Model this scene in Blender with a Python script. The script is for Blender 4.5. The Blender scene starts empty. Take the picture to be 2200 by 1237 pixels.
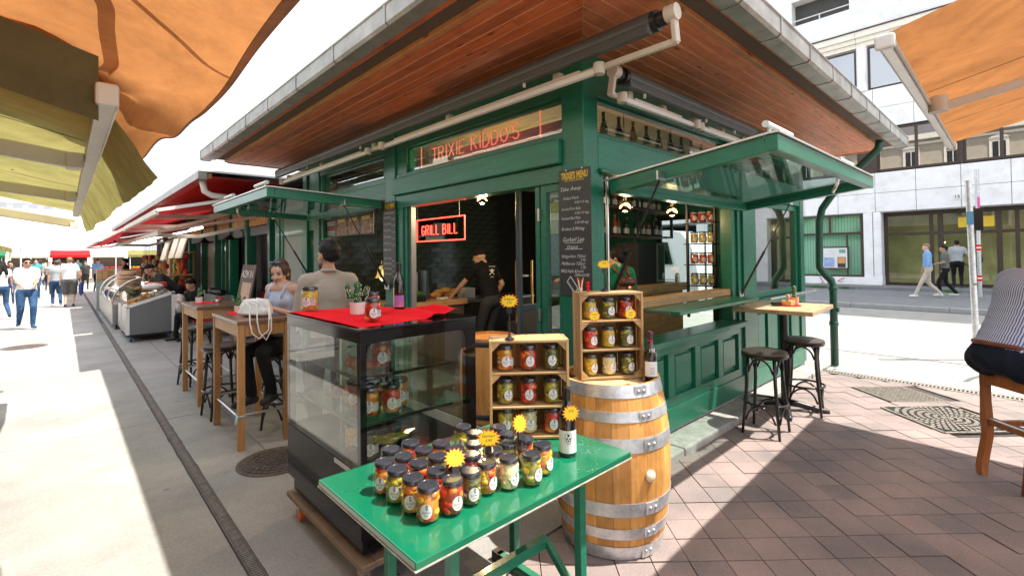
import bpy, bmesh, math, random
import numpy as np
from mathutils import Vector, Matrix, Euler, noise
R = math.radians
rnd = random.Random(7)
sc = bpy.context.scene
COL = sc.collection
# ---------------------------------------------------------------- camera
HCAM = 1.68; YAW = R(43.1); PITCH = R(1.0); ROLL = R(0.7)
cam_d = bpy.data.cameras.new('camera'); cam = bpy.data.objects.new('camera', cam_d); COL.objects.link(cam)
fwd0 = Vector((math.sin(YAW), math.cos(YAW), 0)); right0 = Vector((math.cos(YAW), -math.sin(YAW), 0)); up0 = Vector((0, 0, 1))
fwd = fwd0*math.cos(PITCH) + up0*math.sin(PITCH); up1 = up0*math.cos(PITCH) - fwd0*math.sin(PITCH)
rgt = right0*math.cos(ROLL) - up1*math.sin(ROLL); upv = right0*math.sin(ROLL) + up1*math.cos(ROLL)
mw = Matrix.Identity(4)
for i in range(3):
    mw[i][0] = rgt[i]; mw[i][1] = upv[i]; mw[i][2] = -fwd[i]
mw[2][3] = HCAM
cam.matrix_world = mw
cam_d.sensor_width = 36; cam_d.lens = 36*1030/2200
cam_d.shift_y = -((1237/2) - (548 - 1030*math.tan(PITCH)))/2200
cam_d.clip_start = .05; cam_d.clip_end = 2000
sc.camera = cam
# ---------------------------------------------------------------- sky and sun
SUN = Vector((.335, -.36, 1)).normalized()          # towards the sun
wd = bpy.data.worlds.new('World'); sc.world = wd; wd.use_nodes = True
nt = wd.node_tree; bg = nt.nodes['Background']
sky = nt.nodes.new('ShaderNodeTexSky'); sky.sky_type = 'NISHITA'; sky.sun_disc = False
sky.sun_elevation = math.asin(SUN.z); sky.sun_rotation = math.atan2(SUN.x, SUN.y)
sky.air_density = 1.0; sky.dust_density = 4.0; sky.ozone_density = 1.0; sky.altitude = 200
# thin bright veil of high cloud over the whole dome
tcw = nt.nodes.new('ShaderNodeTexCoord'); nw = nt.nodes.new('ShaderNodeTexNoise'); nw.inputs['Scale'].default_value = 2.2; nw.inputs['Detail'].default_value = 5
rw = nt.nodes.new('ShaderNodeMapRange'); rw.inputs[1].default_value = .35; rw.inputs[2].default_value = .65; rw.inputs[3].default_value = .35; rw.inputs[4].default_value = .75
mxw = nt.nodes.new('ShaderNodeMixRGB'); mxw.inputs[2].default_value = (9.0, 9.3, 9.8, 1)
nt.links.new(tcw.outputs['Generated'], nw.inputs['Vector']); nt.links.new(nw.outputs['Fac'], rw.inputs[0]); nt.links.new(rw.outputs[0], mxw.inputs[0])
nt.links.new(sky.outputs[0], mxw.inputs[1]); nt.links.new(mxw.outputs[0], bg.inputs[0]); bg.inputs[1].default_value = .125
sl = bpy.data.lights.new('sun', 'SUN'); sl.energy = 4.3; sl.angle = R(.53); sl.color = (1, .955, .88)
so = bpy.data.objects.new('sun', sl); COL.objects.link(so); so.location = (10, -10, 30); so.rotation_euler = SUN.to_track_quat('Z', 'Y').to_euler()
sc.view_settings.view_transform = 'Standard'; sc.view_settings.look = 'None'; sc.view_settings.gamma = 1; sc.view_settings.use_curve_mapping = False
sc.view_settings.exposure = 1.1
sc.cycles.max_bounces = 8; sc.cycles.transparent_max_bounces = 24; sc.cycles.caustics_reflective = False; sc.cycles.caustics_refractive = False
# ---------------------------------------------------------------- materials
MT = {}
def _new(name):
    m = bpy.data.materials.new(name); m.use_nodes = True; MT[name] = m
    return m, m.node_tree, m.node_tree.nodes['Principled BSDF']
def L(nt, a, b): nt.links.new(a, b)
def M(name, col, rough=.6, metal=0, var=.12, vs=6, bump=.0, bs=60, spec=.5, coat=0, stretch=None, col2=None, detail=4, dirt=0, scuff=0, scol=(.42, .46, .42)):
    m, nt, b = _new(name); N = nt.nodes.new
    tc = N('ShaderNodeTexCoord'); mp = N('ShaderNodeMapping'); L(nt, tc.outputs['Object'], mp.inputs[0])
    if stretch: mp.inputs['Scale'].default_value = stretch
    n = N('ShaderNodeTexNoise'); n.inputs['Scale'].default_value = vs; n.inputs['Detail'].default_value = detail; n.inputs['Roughness'].default_value = .62
    L(nt, mp.outputs[0], n.inputs['Vector'])
    mr = N('ShaderNodeMapRange'); mr.inputs[1].default_value = .3; mr.inputs[2].default_value = .7; L(nt, n.outputs['Fac'], mr.inputs[0])
    mx = N('ShaderNodeMixRGB'); L(nt, mr.outputs[0], mx.inputs[0])
    c1 = [c*(1-var) for c in col]; c2 = [min(1, c*(1+var)) for c in col] if col2 is None else col2
    mx.inputs[1].default_value = (*c1, 1); mx.inputs[2].default_value = (*c2, 1)
    out = mx.outputs[0]
    if dirt:
        n2 = N('ShaderNodeTexNoise'); n2.inputs['Scale'].default_value = 1.7; n2.inputs['Detail'].default_value = 8; n2.inputs['Roughness'].default_value = .7; L(nt, tc.outputs['Object'], n2.inputs['Vector'])
        r2 = N('ShaderNodeMapRange'); r2.inputs[1].default_value = .48; r2.inputs[2].default_value = .72; r2.inputs[3].default_value = 0; r2.inputs[4].default_value = dirt; L(nt, n2.outputs['Fac'], r2.inputs[0])
        m2 = N('ShaderNodeMixRGB'); m2.inputs[2].default_value = (.07, .06, .05, 1); L(nt, r2.outputs[0], m2.inputs[0]); L(nt, out, m2.inputs[1]); out = m2.outputs[0]
    if scuff:
        n3 = N('ShaderNodeTexNoise'); n3.inputs['Scale'].default_value = 75; n3.inputs['Detail'].default_value = 6; n3.inputs['Roughness'].default_value = .75; L(nt, tc.outputs['Object'], n3.inputs['Vector'])
        n4 = N('ShaderNodeTexNoise'); n4.inputs['Scale'].default_value = 3.5; L(nt, tc.outputs['Object'], n4.inputs['Vector']); ml = N('ShaderNodeMath'); ml.operation = 'MULTIPLY'; L(nt, n3.outputs['Fac'], ml.inputs[0]); L(nt, n4.outputs['Fac'], ml.inputs[1])
        r3 = N('ShaderNodeMapRange'); r3.inputs[1].default_value = .40; r3.inputs[2].default_value = .43; r3.inputs[3].default_value = 0; r3.inputs[4].default_value = scuff; L(nt, ml.outputs[0], r3.inputs[0])
        m3 = N('ShaderNodeMixRGB'); m3.inputs[2].default_value = (*scol, 1); L(nt, r3.outputs[0], m3.inputs[0]); L(nt, out, m3.inputs[1]); out = m3.outputs[0]
    L(nt, out, b.inputs['Base Color'])
    b.inputs['Roughness'].default_value = rough; b.inputs['Metallic'].default_value = metal; b.inputs['Specular IOR Level'].default_value = spec; b.inputs['Coat Weight'].default_value = coat; b.inputs['Coat Roughness'].default_value = .08
    if bump:
        nb = N('ShaderNodeTexNoise'); nb.inputs['Scale'].default_value = bs; nb.inputs['Detail'].default_value = 3; L(nt, mp.outputs[0], nb.inputs['Vector'])
        bp = N('ShaderNodeBump'); bp.inputs['Strength'].default_value = bump; bp.inputs['Distance'].default_value = .01; L(nt, nb.outputs['Fac'], bp.inputs['Height']); L(nt, bp.outputs[0], b.inputs['Normal'])
    return m
def Mglass(name, tint=(.9, .95, .93), ior=1.6, rough=.0, mirror=0):
    m, nt, b = _new(name); nt.nodes.remove(b); N = nt.nodes.new
    o = nt.nodes['Material Output']; t = N('ShaderNodeBsdfTransparent'); t.inputs[0].default_value = (*tint, 1)
    g = N('ShaderNodeBsdfGlossy'); g.inputs['Roughness'].default_value = rough; g.inputs[0].default_value = (1, 1, 1, 1)
    fr = N('ShaderNodeFresnel'); fr.inputs[0].default_value = ior; mx = N('ShaderNodeMixShader')
    ad = N('ShaderNodeMath'); ad.operation = 'ADD'; ad.use_clamp = True; ad.inputs[1].default_value = mirror; L(nt, fr.outputs[0], ad.inputs[0])
    # back faces: same reflectance as the front
    ge = N('ShaderNodeNewGeometry'); mi = N('ShaderNodeMath'); mi.operation = 'MULTIPLY'; iv = N('ShaderNodeMath'); iv.operation = 'SUBTRACT'; iv.inputs[0].default_value = 1; L(nt, ge.outputs['Backfacing'], iv.inputs[1])
    L(nt, ad.outputs[0], mi.inputs[0]); L(nt, iv.outputs[0], mi.inputs[1])
    L(nt, mi.outputs[0], mx.inputs[0]); L(nt, t.outputs[0], mx.inputs[1]); L(nt, g.outputs[0], mx.inputs[2]); L(nt, mx.outputs[0], o.inputs[0])
    return m
def Memit(name, col, s):
    m, nt, b = _new(name); b.inputs['Base Color'].default_value = (*[c*.5 for c in col], 1); b.inputs['Emission Color'].default_value = (*col, 1); b.inputs['Emission Strength'].default_value = s
    return m
def Mcanvas(name, col, trans=.5, scale=400, seam=None, var=.1):
    m, nt, b = _new(name); N = nt.nodes.new; o = nt.nodes['Material Output']
    tc = N('ShaderNodeTexCoord'); n = N('ShaderNodeTexNoise'); n.inputs['Scale'].default_value = 3.0; n.inputs['Detail'].default_value = 8; n.inputs['Roughness'].default_value = .7; L(nt, tc.outputs['Object'], n.inputs[0])
    mr = N('ShaderNodeMapRange'); mr.inputs[1].default_value = .3; mr.inputs[2].default_value = .7; L(nt, n.outputs['Fac'], mr.inputs[0])
    mx = N('ShaderNodeMixRGB'); mx.inputs[1].default_value = (*[c*(1-var) for c in col], 1); mx.inputs[2].default_value = (*[min(1, c*(1+var)) for c in col], 1); L(nt, mr.outputs[0], mx.inputs[0])
    n5 = N('ShaderNodeTexNoise'); n5.inputs['Scale'].default_value = 1.3; n5.inputs['Detail'].default_value = 10; n5.inputs['Roughness'].default_value = .78; n5.inputs['Distortion'].default_value = 1.5; L(nt, tc.outputs['Object'], n5.inputs[0]); r5 = N('ShaderNodeMapRange'); r5.inputs[1].default_value = .42; r5.inputs[2].default_value = .75; r5.inputs[3].default_value = 1.06; r5.inputs[4].default_value = .62; L(nt, n5.outputs['Fac'], r5.inputs[0]); m5 = N('ShaderNodeMixRGB'); m5.blend_type = 'MULTIPLY'; m5.inputs[0].default_value = 1; L(nt, mx.outputs[0], m5.inputs[1]); L(nt, r5.outputs[0], m5.inputs[2]); mx = m5
    L(nt, mx.outputs[0], b.inputs['Base Color']); b.inputs['Roughness'].default_value = .9; b.inputs['Specular IOR Level'].default_value = .1
    t = N('ShaderNodeBsdfTranslucent'); L(nt, mx.outputs[0], t.inputs[0]); ms = N('ShaderNodeMixShader'); ms.inputs[0].default_value = trans
    L(nt, b.outputs[0], ms.inputs[1]); L(nt, t.outputs[0], ms.inputs[2]); L(nt, ms.outputs[0], o.inputs[0])
    nb = N('ShaderNodeTexNoise'); nb.inputs['Scale'].default_value = scale; L(nt, tc.outputs['Object'], nb.inputs[0]); bp = N('ShaderNodeBump'); bp.inputs['Strength'].default_value = .25; bp.inputs['Distance'].default_value = .002; L(nt, nb.outputs['Fac'], bp.inputs['Height']); L(nt, bp.outputs[0], b.inputs['Normal'])
    return m
def Mwood(name, c1, c2, axis=0, scale=1., rough=.55, knots=True, coat=0):
    """long grain along the object's axis, each object shifted by its random number"""
    m, nt, b = _new(name); N = nt.nodes.new
    tc = N('ShaderNodeTexCoord'); mp = N('ShaderNodeMapping'); s = [14*scale]*3; s[axis] = .9*scale; mp.inputs['Scale'].default_value = s
    oi = N('ShaderNodeObjectInfo'); cm = N('ShaderNodeCombineXYZ'); ml = N('ShaderNodeMath'); ml.operation = 'MULTIPLY'; ml.inputs[1].default_value = 37; L(nt, oi.outputs['Random'], ml.inputs[0])
    for i in range(3): L(nt, ml.outputs[0], cm.inputs[i])
    L(nt, cm.outputs[0], mp.inputs['Location']); L(nt, tc.outputs['Object'], mp.inputs[0])
    n = N('ShaderNodeTexNoise'); n.inputs['Scale'].default_value = 2.2; n.inputs['Detail'].default_value = 7; n.inputs['Roughness'].default_value = .65; n.inputs['Distortion'].default_value = .8; L(nt, mp.outputs[0], n.inputs[0])
    mr = N('ShaderNodeMapRange'); mr.inputs[1].default_value = .28; mr.inputs[2].default_value = .72; L(nt, n.outputs['Fac'], mr.inputs[0])
    mx = N('ShaderNodeMixRGB'); mx.inputs[1].default_value = (*c1, 1); mx.inputs[2].default_value = (*c2, 1); L(nt, mr.outputs[0], mx.inputs[0]); out = mx.outputs[0]
    hs = N('ShaderNodeHueSaturation'); vr = N('ShaderNodeMapRange'); vr.inputs[3].default_value = .72; vr.inputs[4].default_value = 1.2; L(nt, oi.outputs['Random'], vr.inputs[0]); L(nt, vr.outputs[0], hs.inputs['Value']); L(nt, out, hs.inputs['Color']); out = hs.outputs[0]
    if knots:
        mk = N('ShaderNodeMapping'); sk = [9*scale]*3; sk[axis] = 3.5*scale; mk.inputs['Scale'].default_value = sk; L(nt, cm.outputs[0], mk.inputs['Location']); L(nt, tc.outputs['Object'], mk.inputs[0])
        vo = N('ShaderNodeTexVoronoi'); vo.inputs['Scale'].default_value = .8; L(nt, mk.outputs[0], vo.inputs[0])
        kr = N('ShaderNodeMapRange'); kr.inputs[1].default_value = .06; kr.inputs[2].default_value = .17; kr.inputs[3].default_value = .85; kr.inputs[4].default_value = 0; L(nt, vo.outputs['Distance'], kr.inputs[0])
        mk2 = N('ShaderNodeMixRGB'); mk2.inputs[2].default_value = (*[c*.25 for c in c1], 1); L(nt, kr.outputs[0], mk2.inputs[0]); L(nt, out, mk2.inputs[1]); out = mk2.outputs[0]
    n6 = N('ShaderNodeTexNoise'); n6.inputs['Scale'].default_value = 4.5; n6.inputs['Detail'].default_value = 8; n6.inputs['Roughness'].default_value = .7; L(nt, tc.outputs['Object'], n6.inputs[0]); r6 = N('ShaderNodeMapRange'); r6.inputs[1].default_value = .52; r6.inputs[2].default_value = .78; r6.inputs[3].default_value = 1; r6.inputs[4].default_value = .5; L(nt, n6.outputs['Fac'], r6.inputs[0]); m6 = N('ShaderNodeMixRGB'); m6.blend_type = 'MULTIPLY'; m6.inputs[0].default_value = 1; L(nt, out, m6.inputs[1]); L(nt, r6.outputs[0], m6.inputs[2]); out = m6.outputs[0]
    L(nt, out, b.inputs['Base Color']); b.inputs['Roughness'].default_value = rough; b.inputs['Coat Weight'].default_value = coat
    bp = N('ShaderNodeBump'); bp.inputs['Strength'].default_value = .25; bp.inputs['Distance'].default_value = .004; L(nt, n.outputs['Fac'], bp.inputs['Height']); L(nt, bp.outputs[0], b.inputs['Normal'])
    return m
GREEN = M('green_paint', (.012, .165, .092), .30, var=.16, vs=9, bump=.14, bs=16, stretch=(1, 1, 6), coat=.12, dirt=.25, scuff=.35, scol=(.10,.20,.14))
GREENH = M('green_paint_grained', (.018, .205, .12), .36, var=.18, vs=7, bump=.35, bs=14, stretch=(1, .25, 3), coat=.08, dirt=.2, scuff=.3, scol=(.10,.22,.15))
GREENT = M('green_table_lacquer', (.003, .145, .068), .16, var=.10, vs=3, coat=.4, dirt=.2, bump=.04, bs=9, scuff=.4)
GREEND = M('green_downpipe', (.008, .075, .045), .35, var=.1)
BLACKP = M('black_lacquer', (.008, .008, .009), .08, var=.2, vs=4, spec=.4)
BLACKM = M('black_metal', (.014, .013, .013), .35, var=.2, coat=.1)
BENT = M('black_bentwood', (.016, .012, .010), .28, var=.3, vs=20, coat=.3)
SEAT = M('dark_leather', (.07, .052, .042), .38, var=.25, vs=30, bump=.15, bs=250)
STEEL = M('brushed_steel', (.62, .62, .62), .3, 1, var=.08, vs=30)
GALV = M('galvanised_steel', (.66, .67, .68), .40, .7, var=.22, vs=22, bump=.08, bs=90, dirt=.3)
ZINC = M('weathered_zinc', (.36, .36, .34), .45, .6, var=.25, vs=5, bump=.05, bs=30)
BEIGEM = M('cream_powder_coat', (.62, .56, .47), .4, var=.05)
WHITEM = M('white_metal', (.78, .77, .74), .4, var=.05)
ALU = M('aluminium', (.72, .70, .67), .35, .7, var=.06)
TUBEG = M('grey_awning_roll', (.075, .085, .085), .38, .0, var=.08, vs=12)
SOFF = Mwood('red_brown_boards', (.36, .080, .028), (.70, .190, .060), 1, 1.2, .42)
SOFX = Mwood('red_brown_boards_across_lit', (.42, .115, .044), (.76, .26, .10), 0, 1.2, .45)  # paler than the lane boards: sun bounce put into the colour
FASC = Mwood('orange_fascia_board', (.42, .17, .06), (.62, .30, .13), 1, 1., .55)
FASX = Mwood('orange_fascia_board_across', (.42, .17, .06), (.62, .30, .13), 0, 1., .55)
MESHD = M('dark_insect_mesh', (.10, .07, .05), .8, var=.2, vs=80)
ROOFM = M('roof_sheet', (.30, .29, .27), .5, .3)
CONC = None
OAKB = Mwood('barrel_oak', (.56, .22, .045), (.85, .43, .12), 2, .8, .5, knots=False)
PINE = Mwood('crate_pine', (.36, .19, .065), (.66, .43, .20), 0, 1.3, .6)
PINEY = Mwood('crate_pine_upright', (.34, .18, .06), (.64, .40, .18), 2, 1.3, .6)
TOPW = Mwood('pale_table_oak', (.55, .37, .19), (.72, .53, .31), 0, .8, .45, knots=False)
TABW = Mwood('bar_table_wood', (.34, .155, .05), (.52, .27, .10), 2, .8, .45, knots=False)
TABT = Mwood('bar_table_top', (.13, .065, .035), (.24, .13, .07), 1, .8, .35, knots=False, coat=.2)
STW = Mwood('stool_wood', (.26, .075, .018), (.46, .16, .04), 2, .8, .38, knots=False, coat=.2)
STWS = Mwood('stool_seat_wood', (.13, .04, .015), (.24, .08, .03), 1, .8, .35, knots=False, coat=.3)
COUNT = Mwood('counter_oak', (.42, .23, .09), (.62, .38, .17), 0, .8, .45, knots=False)
COUNY = Mwood('counter_oak_long', (.42, .23, .09), (.62, .38, .17), 1, .8, .45, knots=False)
RED = M('red_cloth', (.84, .012, .022), .9, var=.06, vs=14, bump=.2, bs=700, spec=.1)
REDA = Mcanvas('red_awning_canvas', (.50, .022, .025), .16)
REDB = M('red_trim', (.50, .03, .03), .6)
PLAID = M('checked_cotton', (.38, .05, .05), .9, var=.5, vs=60)
ORANGE = Mcanvas('orange_canvas', (.42, .175, .060), .42, var=.2)
ORSEAM = Mcanvas('grey_canvas_band', (.55, .38, .26), .6)
YELC = Mcanvas('olive_canvas', (.32, .285, .10), .42, var=.25)
YELD = Mcanvas('brown_canvas_valance', (.13, .11, .055), .3, var=.1)
CREAMC = Mcanvas('cream_canvas', (.85, .80, .70), .5)
PLASTIC = Mglass('clear_plastic_film', (.93, .92, .9), 1.35, .12, .05)
SHOPG = Mglass('window_glass', (.86, .93, .90), 1.75, 0, .06)
STRG = Mglass('street_window_glass', (.78, .85, .83), 1.9, 0, .20)
CASEG = Mglass('display_glass', (.90, .92, .88), 1.65, 0, .02)
TRNG = Mglass('transom_glass', (.85, .90, .88), 1.8, 0, .26)
TROL = Mwood('trolley_timber', (.16, .10, .06), (.28, .19, .12), 1, 1., .7)
HATG = Mglass('hatch_glass', (.72, .80, .77), 1.7, 0, .05)
JARG = Mglass('jar_glass', (.98, .99, .97), 1.5, .02, .0)
MIRG = Mglass('reflecting_glass', (.30, .36, .34), 2.6, 0, .22)
BOTG = M('dark_bottle_glass', (.012, .014, .008), .04, var=.1, spec=.8, coat=.6)
BOTR = M('rose_bottle_glass', (.30, .05, .03), .05, var=.1, spec=.8)
LID = M('black_jar_lid', (.030, .032, .040), .22, var=.15, vs=40, spec=.8, coat=.7)
PAPER = M('white_label', (.80, .80, .78), .6, var=.03)
INK = M('dark_ink', (.03, .03, .035), .7, var=.1)
CHALK = M('chalk_white', (.82, .82, .80), .9, var=.05)
YSIGN = M('yellow_card', (.88, .60, .015), .55, var=.05)
OSIGN = M('orange_red_card_edge', (.85, .16, .02), .55, var=.05)
BOARD = M('chalkboard', (.045, .046, .044), .34, var=.3, vs=3)
YTXT = M('yellow_print', (.85, .58, .05), .6, var=.03)
PURP = M('purple_label', (.24, .13, .55), .5, col2=(.75, .25, .30), vs=14)
NEON = Memit('neon_red', (1, .05, .03), 3.5)
NEONO = Memit('neon_orange', (1, .20, .11), .8)
BULB = Memit('bulb_filament', (1, .55, .15), 14)
LEDW = Memit('led_white', (1, .97, .9), 6)
GOLD = M('brass', (.85, .58, .17), .14, 1, var=.05)
WHITEP = M('white_paint', (.78, .78, .76), .55, var=.06, vs=3)
PANELW = M('white_stone_panel', (.91, .915, .92), .45, var=.07, vs=1.4, bump=.03, bs=60, dirt=.2)
PLAST = M('white_plaster', (.82, .83, .83), .8, var=.10, vs=1.2, bump=.1, bs=70, dirt=.15)
CREAMW = M('cream_trim', (.84, .80, .70), .7, var=.06)
BROWNF = M('brown_window_frame', (.055, .034, .024), .4, var=.15)
DARKI = M('dark_interior', (.03, .03, .03), .8, var=.2)
CURT = M('pale_green_curtain', (.66, .75, .68), .9, var=.08, vs=20, stretch=(1, 8, .2))
TILE = M('dark_green_tile', (.05, .066, .056), .15, var=.6, vs=5, coat=.5)
GROUT = M('tile_grout', (.02, .02, .02), .9)
GREYP = M('grey_panel', (.16, .17, .175), .5, var=.06)
GREYL = M('grey_wall_panel', (.30, .34, .31), .5, var=.08)
BRWNP = M('brown_panel', (.10, .075, .06), .6, var=.1)
BLUEP = M('blue_grey_frame', (.05, .075, .10), .5)
STAINL = M('stainless_counter', (.42, .42, .41), .28, .9, var=.12)
POT = M('white_ceramic', (.80, .76, .72), .35, var=.04)
POTP = M('terracotta_pot', (.75, .33, .20), .6, var=.08)
CACT = M('cactus_green', (.03, .13, .035), .6, var=.3, vs=30)
SPINE = M('cactus_areole', (.75, .74, .62), .9)
LEAF = M('leaf_green', (.05, .20, .03), .55, var=.4, vs=12)
LEATH = M('brown_leather', (.16, .045, .022), .38, var=.3, vs=14, bump=.2, bs=60)
BAGW = M('white_leather_bag', (.78, .75, .70), .45, var=.05, bump=.15, bs=30)
ORW = M('orange_caster', (.80, .13, .02), .4)
STONE = M('kerb_stone', (.36, .34, .31), .85, var=.22, vs=9, bump=.5, bs=40, dirt=.3)
WSTONE = M('pale_plinth', (.55, .53, .50), .8, var=.12, vs=6, bump=.2, bs=60)
IRON = M('cast_iron', (.16, .13, .11), .6, .5, var=.3, vs=20, bump=.2, bs=60)
IRONL = M('pale_iron', (.30, .27, .23), .6, .5, var=.3, vs=20, bump=.2, bs=60)  # lighter tone of the cast iron
VOID = M('dark_gap', (.012, .012, .012), .9)
ASPH = M('asphalt', (.33, .315, .29), .9, var=.12, vs=2, bump=.4, bs=260, detail=9)
CONCL = M('kerb_concrete', (.50, .48, .44), .85, var=.12, vs=3, bump=.2, bs=90)
PAVS = M('far_pavement', (.20, .205, .21), .85, var=.12, vs=2, bump=.2, bs=90)
MARK = M('road_paint', (.78, .78, .75), .7, var=.1, vs=8)
PAVER = None
SKINA = M('skin_light', (.60, .36, .26), .5, var=.06, vs=12)
SKINB = M('skin_tan', (.46, .25, .16), .5, var=.06, vs=12)
HAIRD = M('dark_hair', (.011, .008, .007), .55, spec=.25, var=.5, vs=60, stretch=(3, 3, .4), bump=.4, bs=120)
HAIRB = M('brown_hair', (.075, .038, .022), .45, var=.5, vs=60, stretch=(3, 3, .4), bump=.4, bs=120)
HAIRF = M('fair_hair', (.26, .15, .07), .5, var=.4, vs=60)
def cloth(n, c, var=.1, rough=.85): return M('cloth_'+n, c, rough, var=var, vs=9, bump=.5, bs=22, spec=.2)
CW = cloth('white', (.74, .74, .75)); CB = cloth('beige_linen', (.42, .35, .275)); CK = cloth('black', (.012, .012, .013)); CG = cloth('charcoal', (.045, .048, .05))
CDEN = cloth('denim', (.035, .085, .18), .35); CDND = cloth('dark_denim', (.012, .018, .035), .4); CBL = cloth('light_blue', (.22, .40, .66)); CGRN = cloth('emerald', (.01, .22, .095)); CLAV = cloth('pale_lavender', (.46, .52, .66))
CSAND = cloth('sand', (.55, .48, .40)); CGRY = cloth('grey', (.36, .39, .40)); COL_OLV = cloth('olive_grey', (.14, .16, .15)); CRED = cloth('red', (.5, .04, .03)); CTEAL = cloth('teal', (.05, .28, .30)); CSH = cloth('grey_shorts', (.12, .115, .11))
def Mstripe(name, a, b, freq, axis=0):
    m, nt, p = _new(name); N = nt.nodes.new; tc = N('ShaderNodeTexCoord'); w = N('ShaderNodeTexWave'); w.bands_direction = 'XYZ'[axis]; w.inputs['Scale'].default_value = freq; w.inputs['Distortion'].default_value = .35; w.inputs['Detail Scale'].default_value = 1.2; w.inputs['Detail'].default_value = 0
    L(nt, tc.outputs['Object'], w.inputs[0]); r = N('ShaderNodeValToRGB'); r.color_ramp.elements[0].position = .42; r.color_ramp.elements[0].color = (*a, 1); r.color_ramp.elements[1].position = .52; r.color_ramp.elements[1].color = (*b, 1); L(nt, w.outputs['Fac'], r.inputs[0]); L(nt, r.outputs[0], p.inputs['Base Color']); p.inputs['Roughness'].default_value = .85
    nb = N('ShaderNodeTexNoise'); nb.inputs['Scale'].default_value = 9; L(nt, tc.outputs['Object'], nb.inputs[0]); bp = N('ShaderNodeBump'); bp.inputs['Strength'].default_value = .6; bp.inputs['Distance'].default_value = .02; L(nt, nb.outputs['Fac'], bp.inputs['Height']); L(nt, bp.outputs[0], p.inputs['Normal'])
    return m
STRIPE = Mstripe('striped_cotton', (.10, .17, .44), (.66, .73, .88), 24, 0)
def Mground(name, base, joint=False):
    m, nt, b = _new(name); N = nt.nodes.new; tc = N('ShaderNodeTexCoord')
    n1 = N('ShaderNodeTexNoise'); n1.inputs['Scale'].default_value = .6; n1.inputs['Detail'].default_value = 9; n1.inputs['Roughness'].default_value = .68
    n2 = N('ShaderNodeTexNoise'); n2.inputs['Scale'].default_value = 55; n2.inputs['Detail'].default_value = 6; n2.inputs['Roughness'].default_value = .75
    n3 = N('ShaderNodeTexVoronoi'); n3.inputs['Scale'].default_value = 1.35
    for n in (n1, n2, n3): L(nt, tc.outputs['Object'], n.inputs['Vector'])
    a = N('ShaderNodeMixRGB'); a.inputs[1].default_value = (*[c*.62 for c in base], 1); a.inputs[2].default_value = (*[c*1.15 for c in base], 1)
    r1 = N('ShaderNodeMapRange'); r1.inputs[1].default_value = .3; r1.inputs[2].default_value = .7; L(nt, n1.outputs['Fac'], r1.inputs[0]); L(nt, r1.outputs[0], a.inputs[0])
    c = N('ShaderNodeMixRGB'); c.blend_type = 'MULTIPLY'; c.inputs[0].default_value = 1
    r2 = N('ShaderNodeMapRange'); r2.inputs[1].default_value = .3; r2.inputs[2].default_value = .7; r2.inputs[3].default_value = .8; r2.inputs[4].default_value = 1.14; L(nt, n2.outputs['Fac'], r2.inputs[0]); L(nt, a.outputs[0], c.inputs[1]); L(nt, r2.outputs[0], c.inputs[2])
    # chewing-gum and oil spots
    r3 = N('ShaderNodeMapRange'); r3.inputs[1].default_value = .035; r3.inputs[2].default_value = .05; r3.inputs[3].default_value = .45; r3.inputs[4].default_value = 0; L(nt, n3.outputs['Distance'], r3.inputs[0])
    d = N('ShaderNodeMixRGB'); d.inputs[2].default_value = (.09, .08, .07, 1); L(nt, r3.outputs[0], d.inputs[0]); L(nt, c.outputs[0], d.inputs[1])
    L(nt, d.outputs[0], b.inputs['Base Color']); b.inputs['Roughness'].default_value = .85; b.inputs['Specular IOR Level'].default_value = .3
    bp = N('ShaderNodeBump'); bp.inputs['Strength'].default_value = .35; bp.inputs['Distance'].default_value = .006; L(nt, n2.outputs['Fac'], bp.inputs['Height']); L(nt, bp.outputs[0], b.inputs['Normal'])
    return m
CONC = Mground('market_concrete', (.40, .385, .355))
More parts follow.
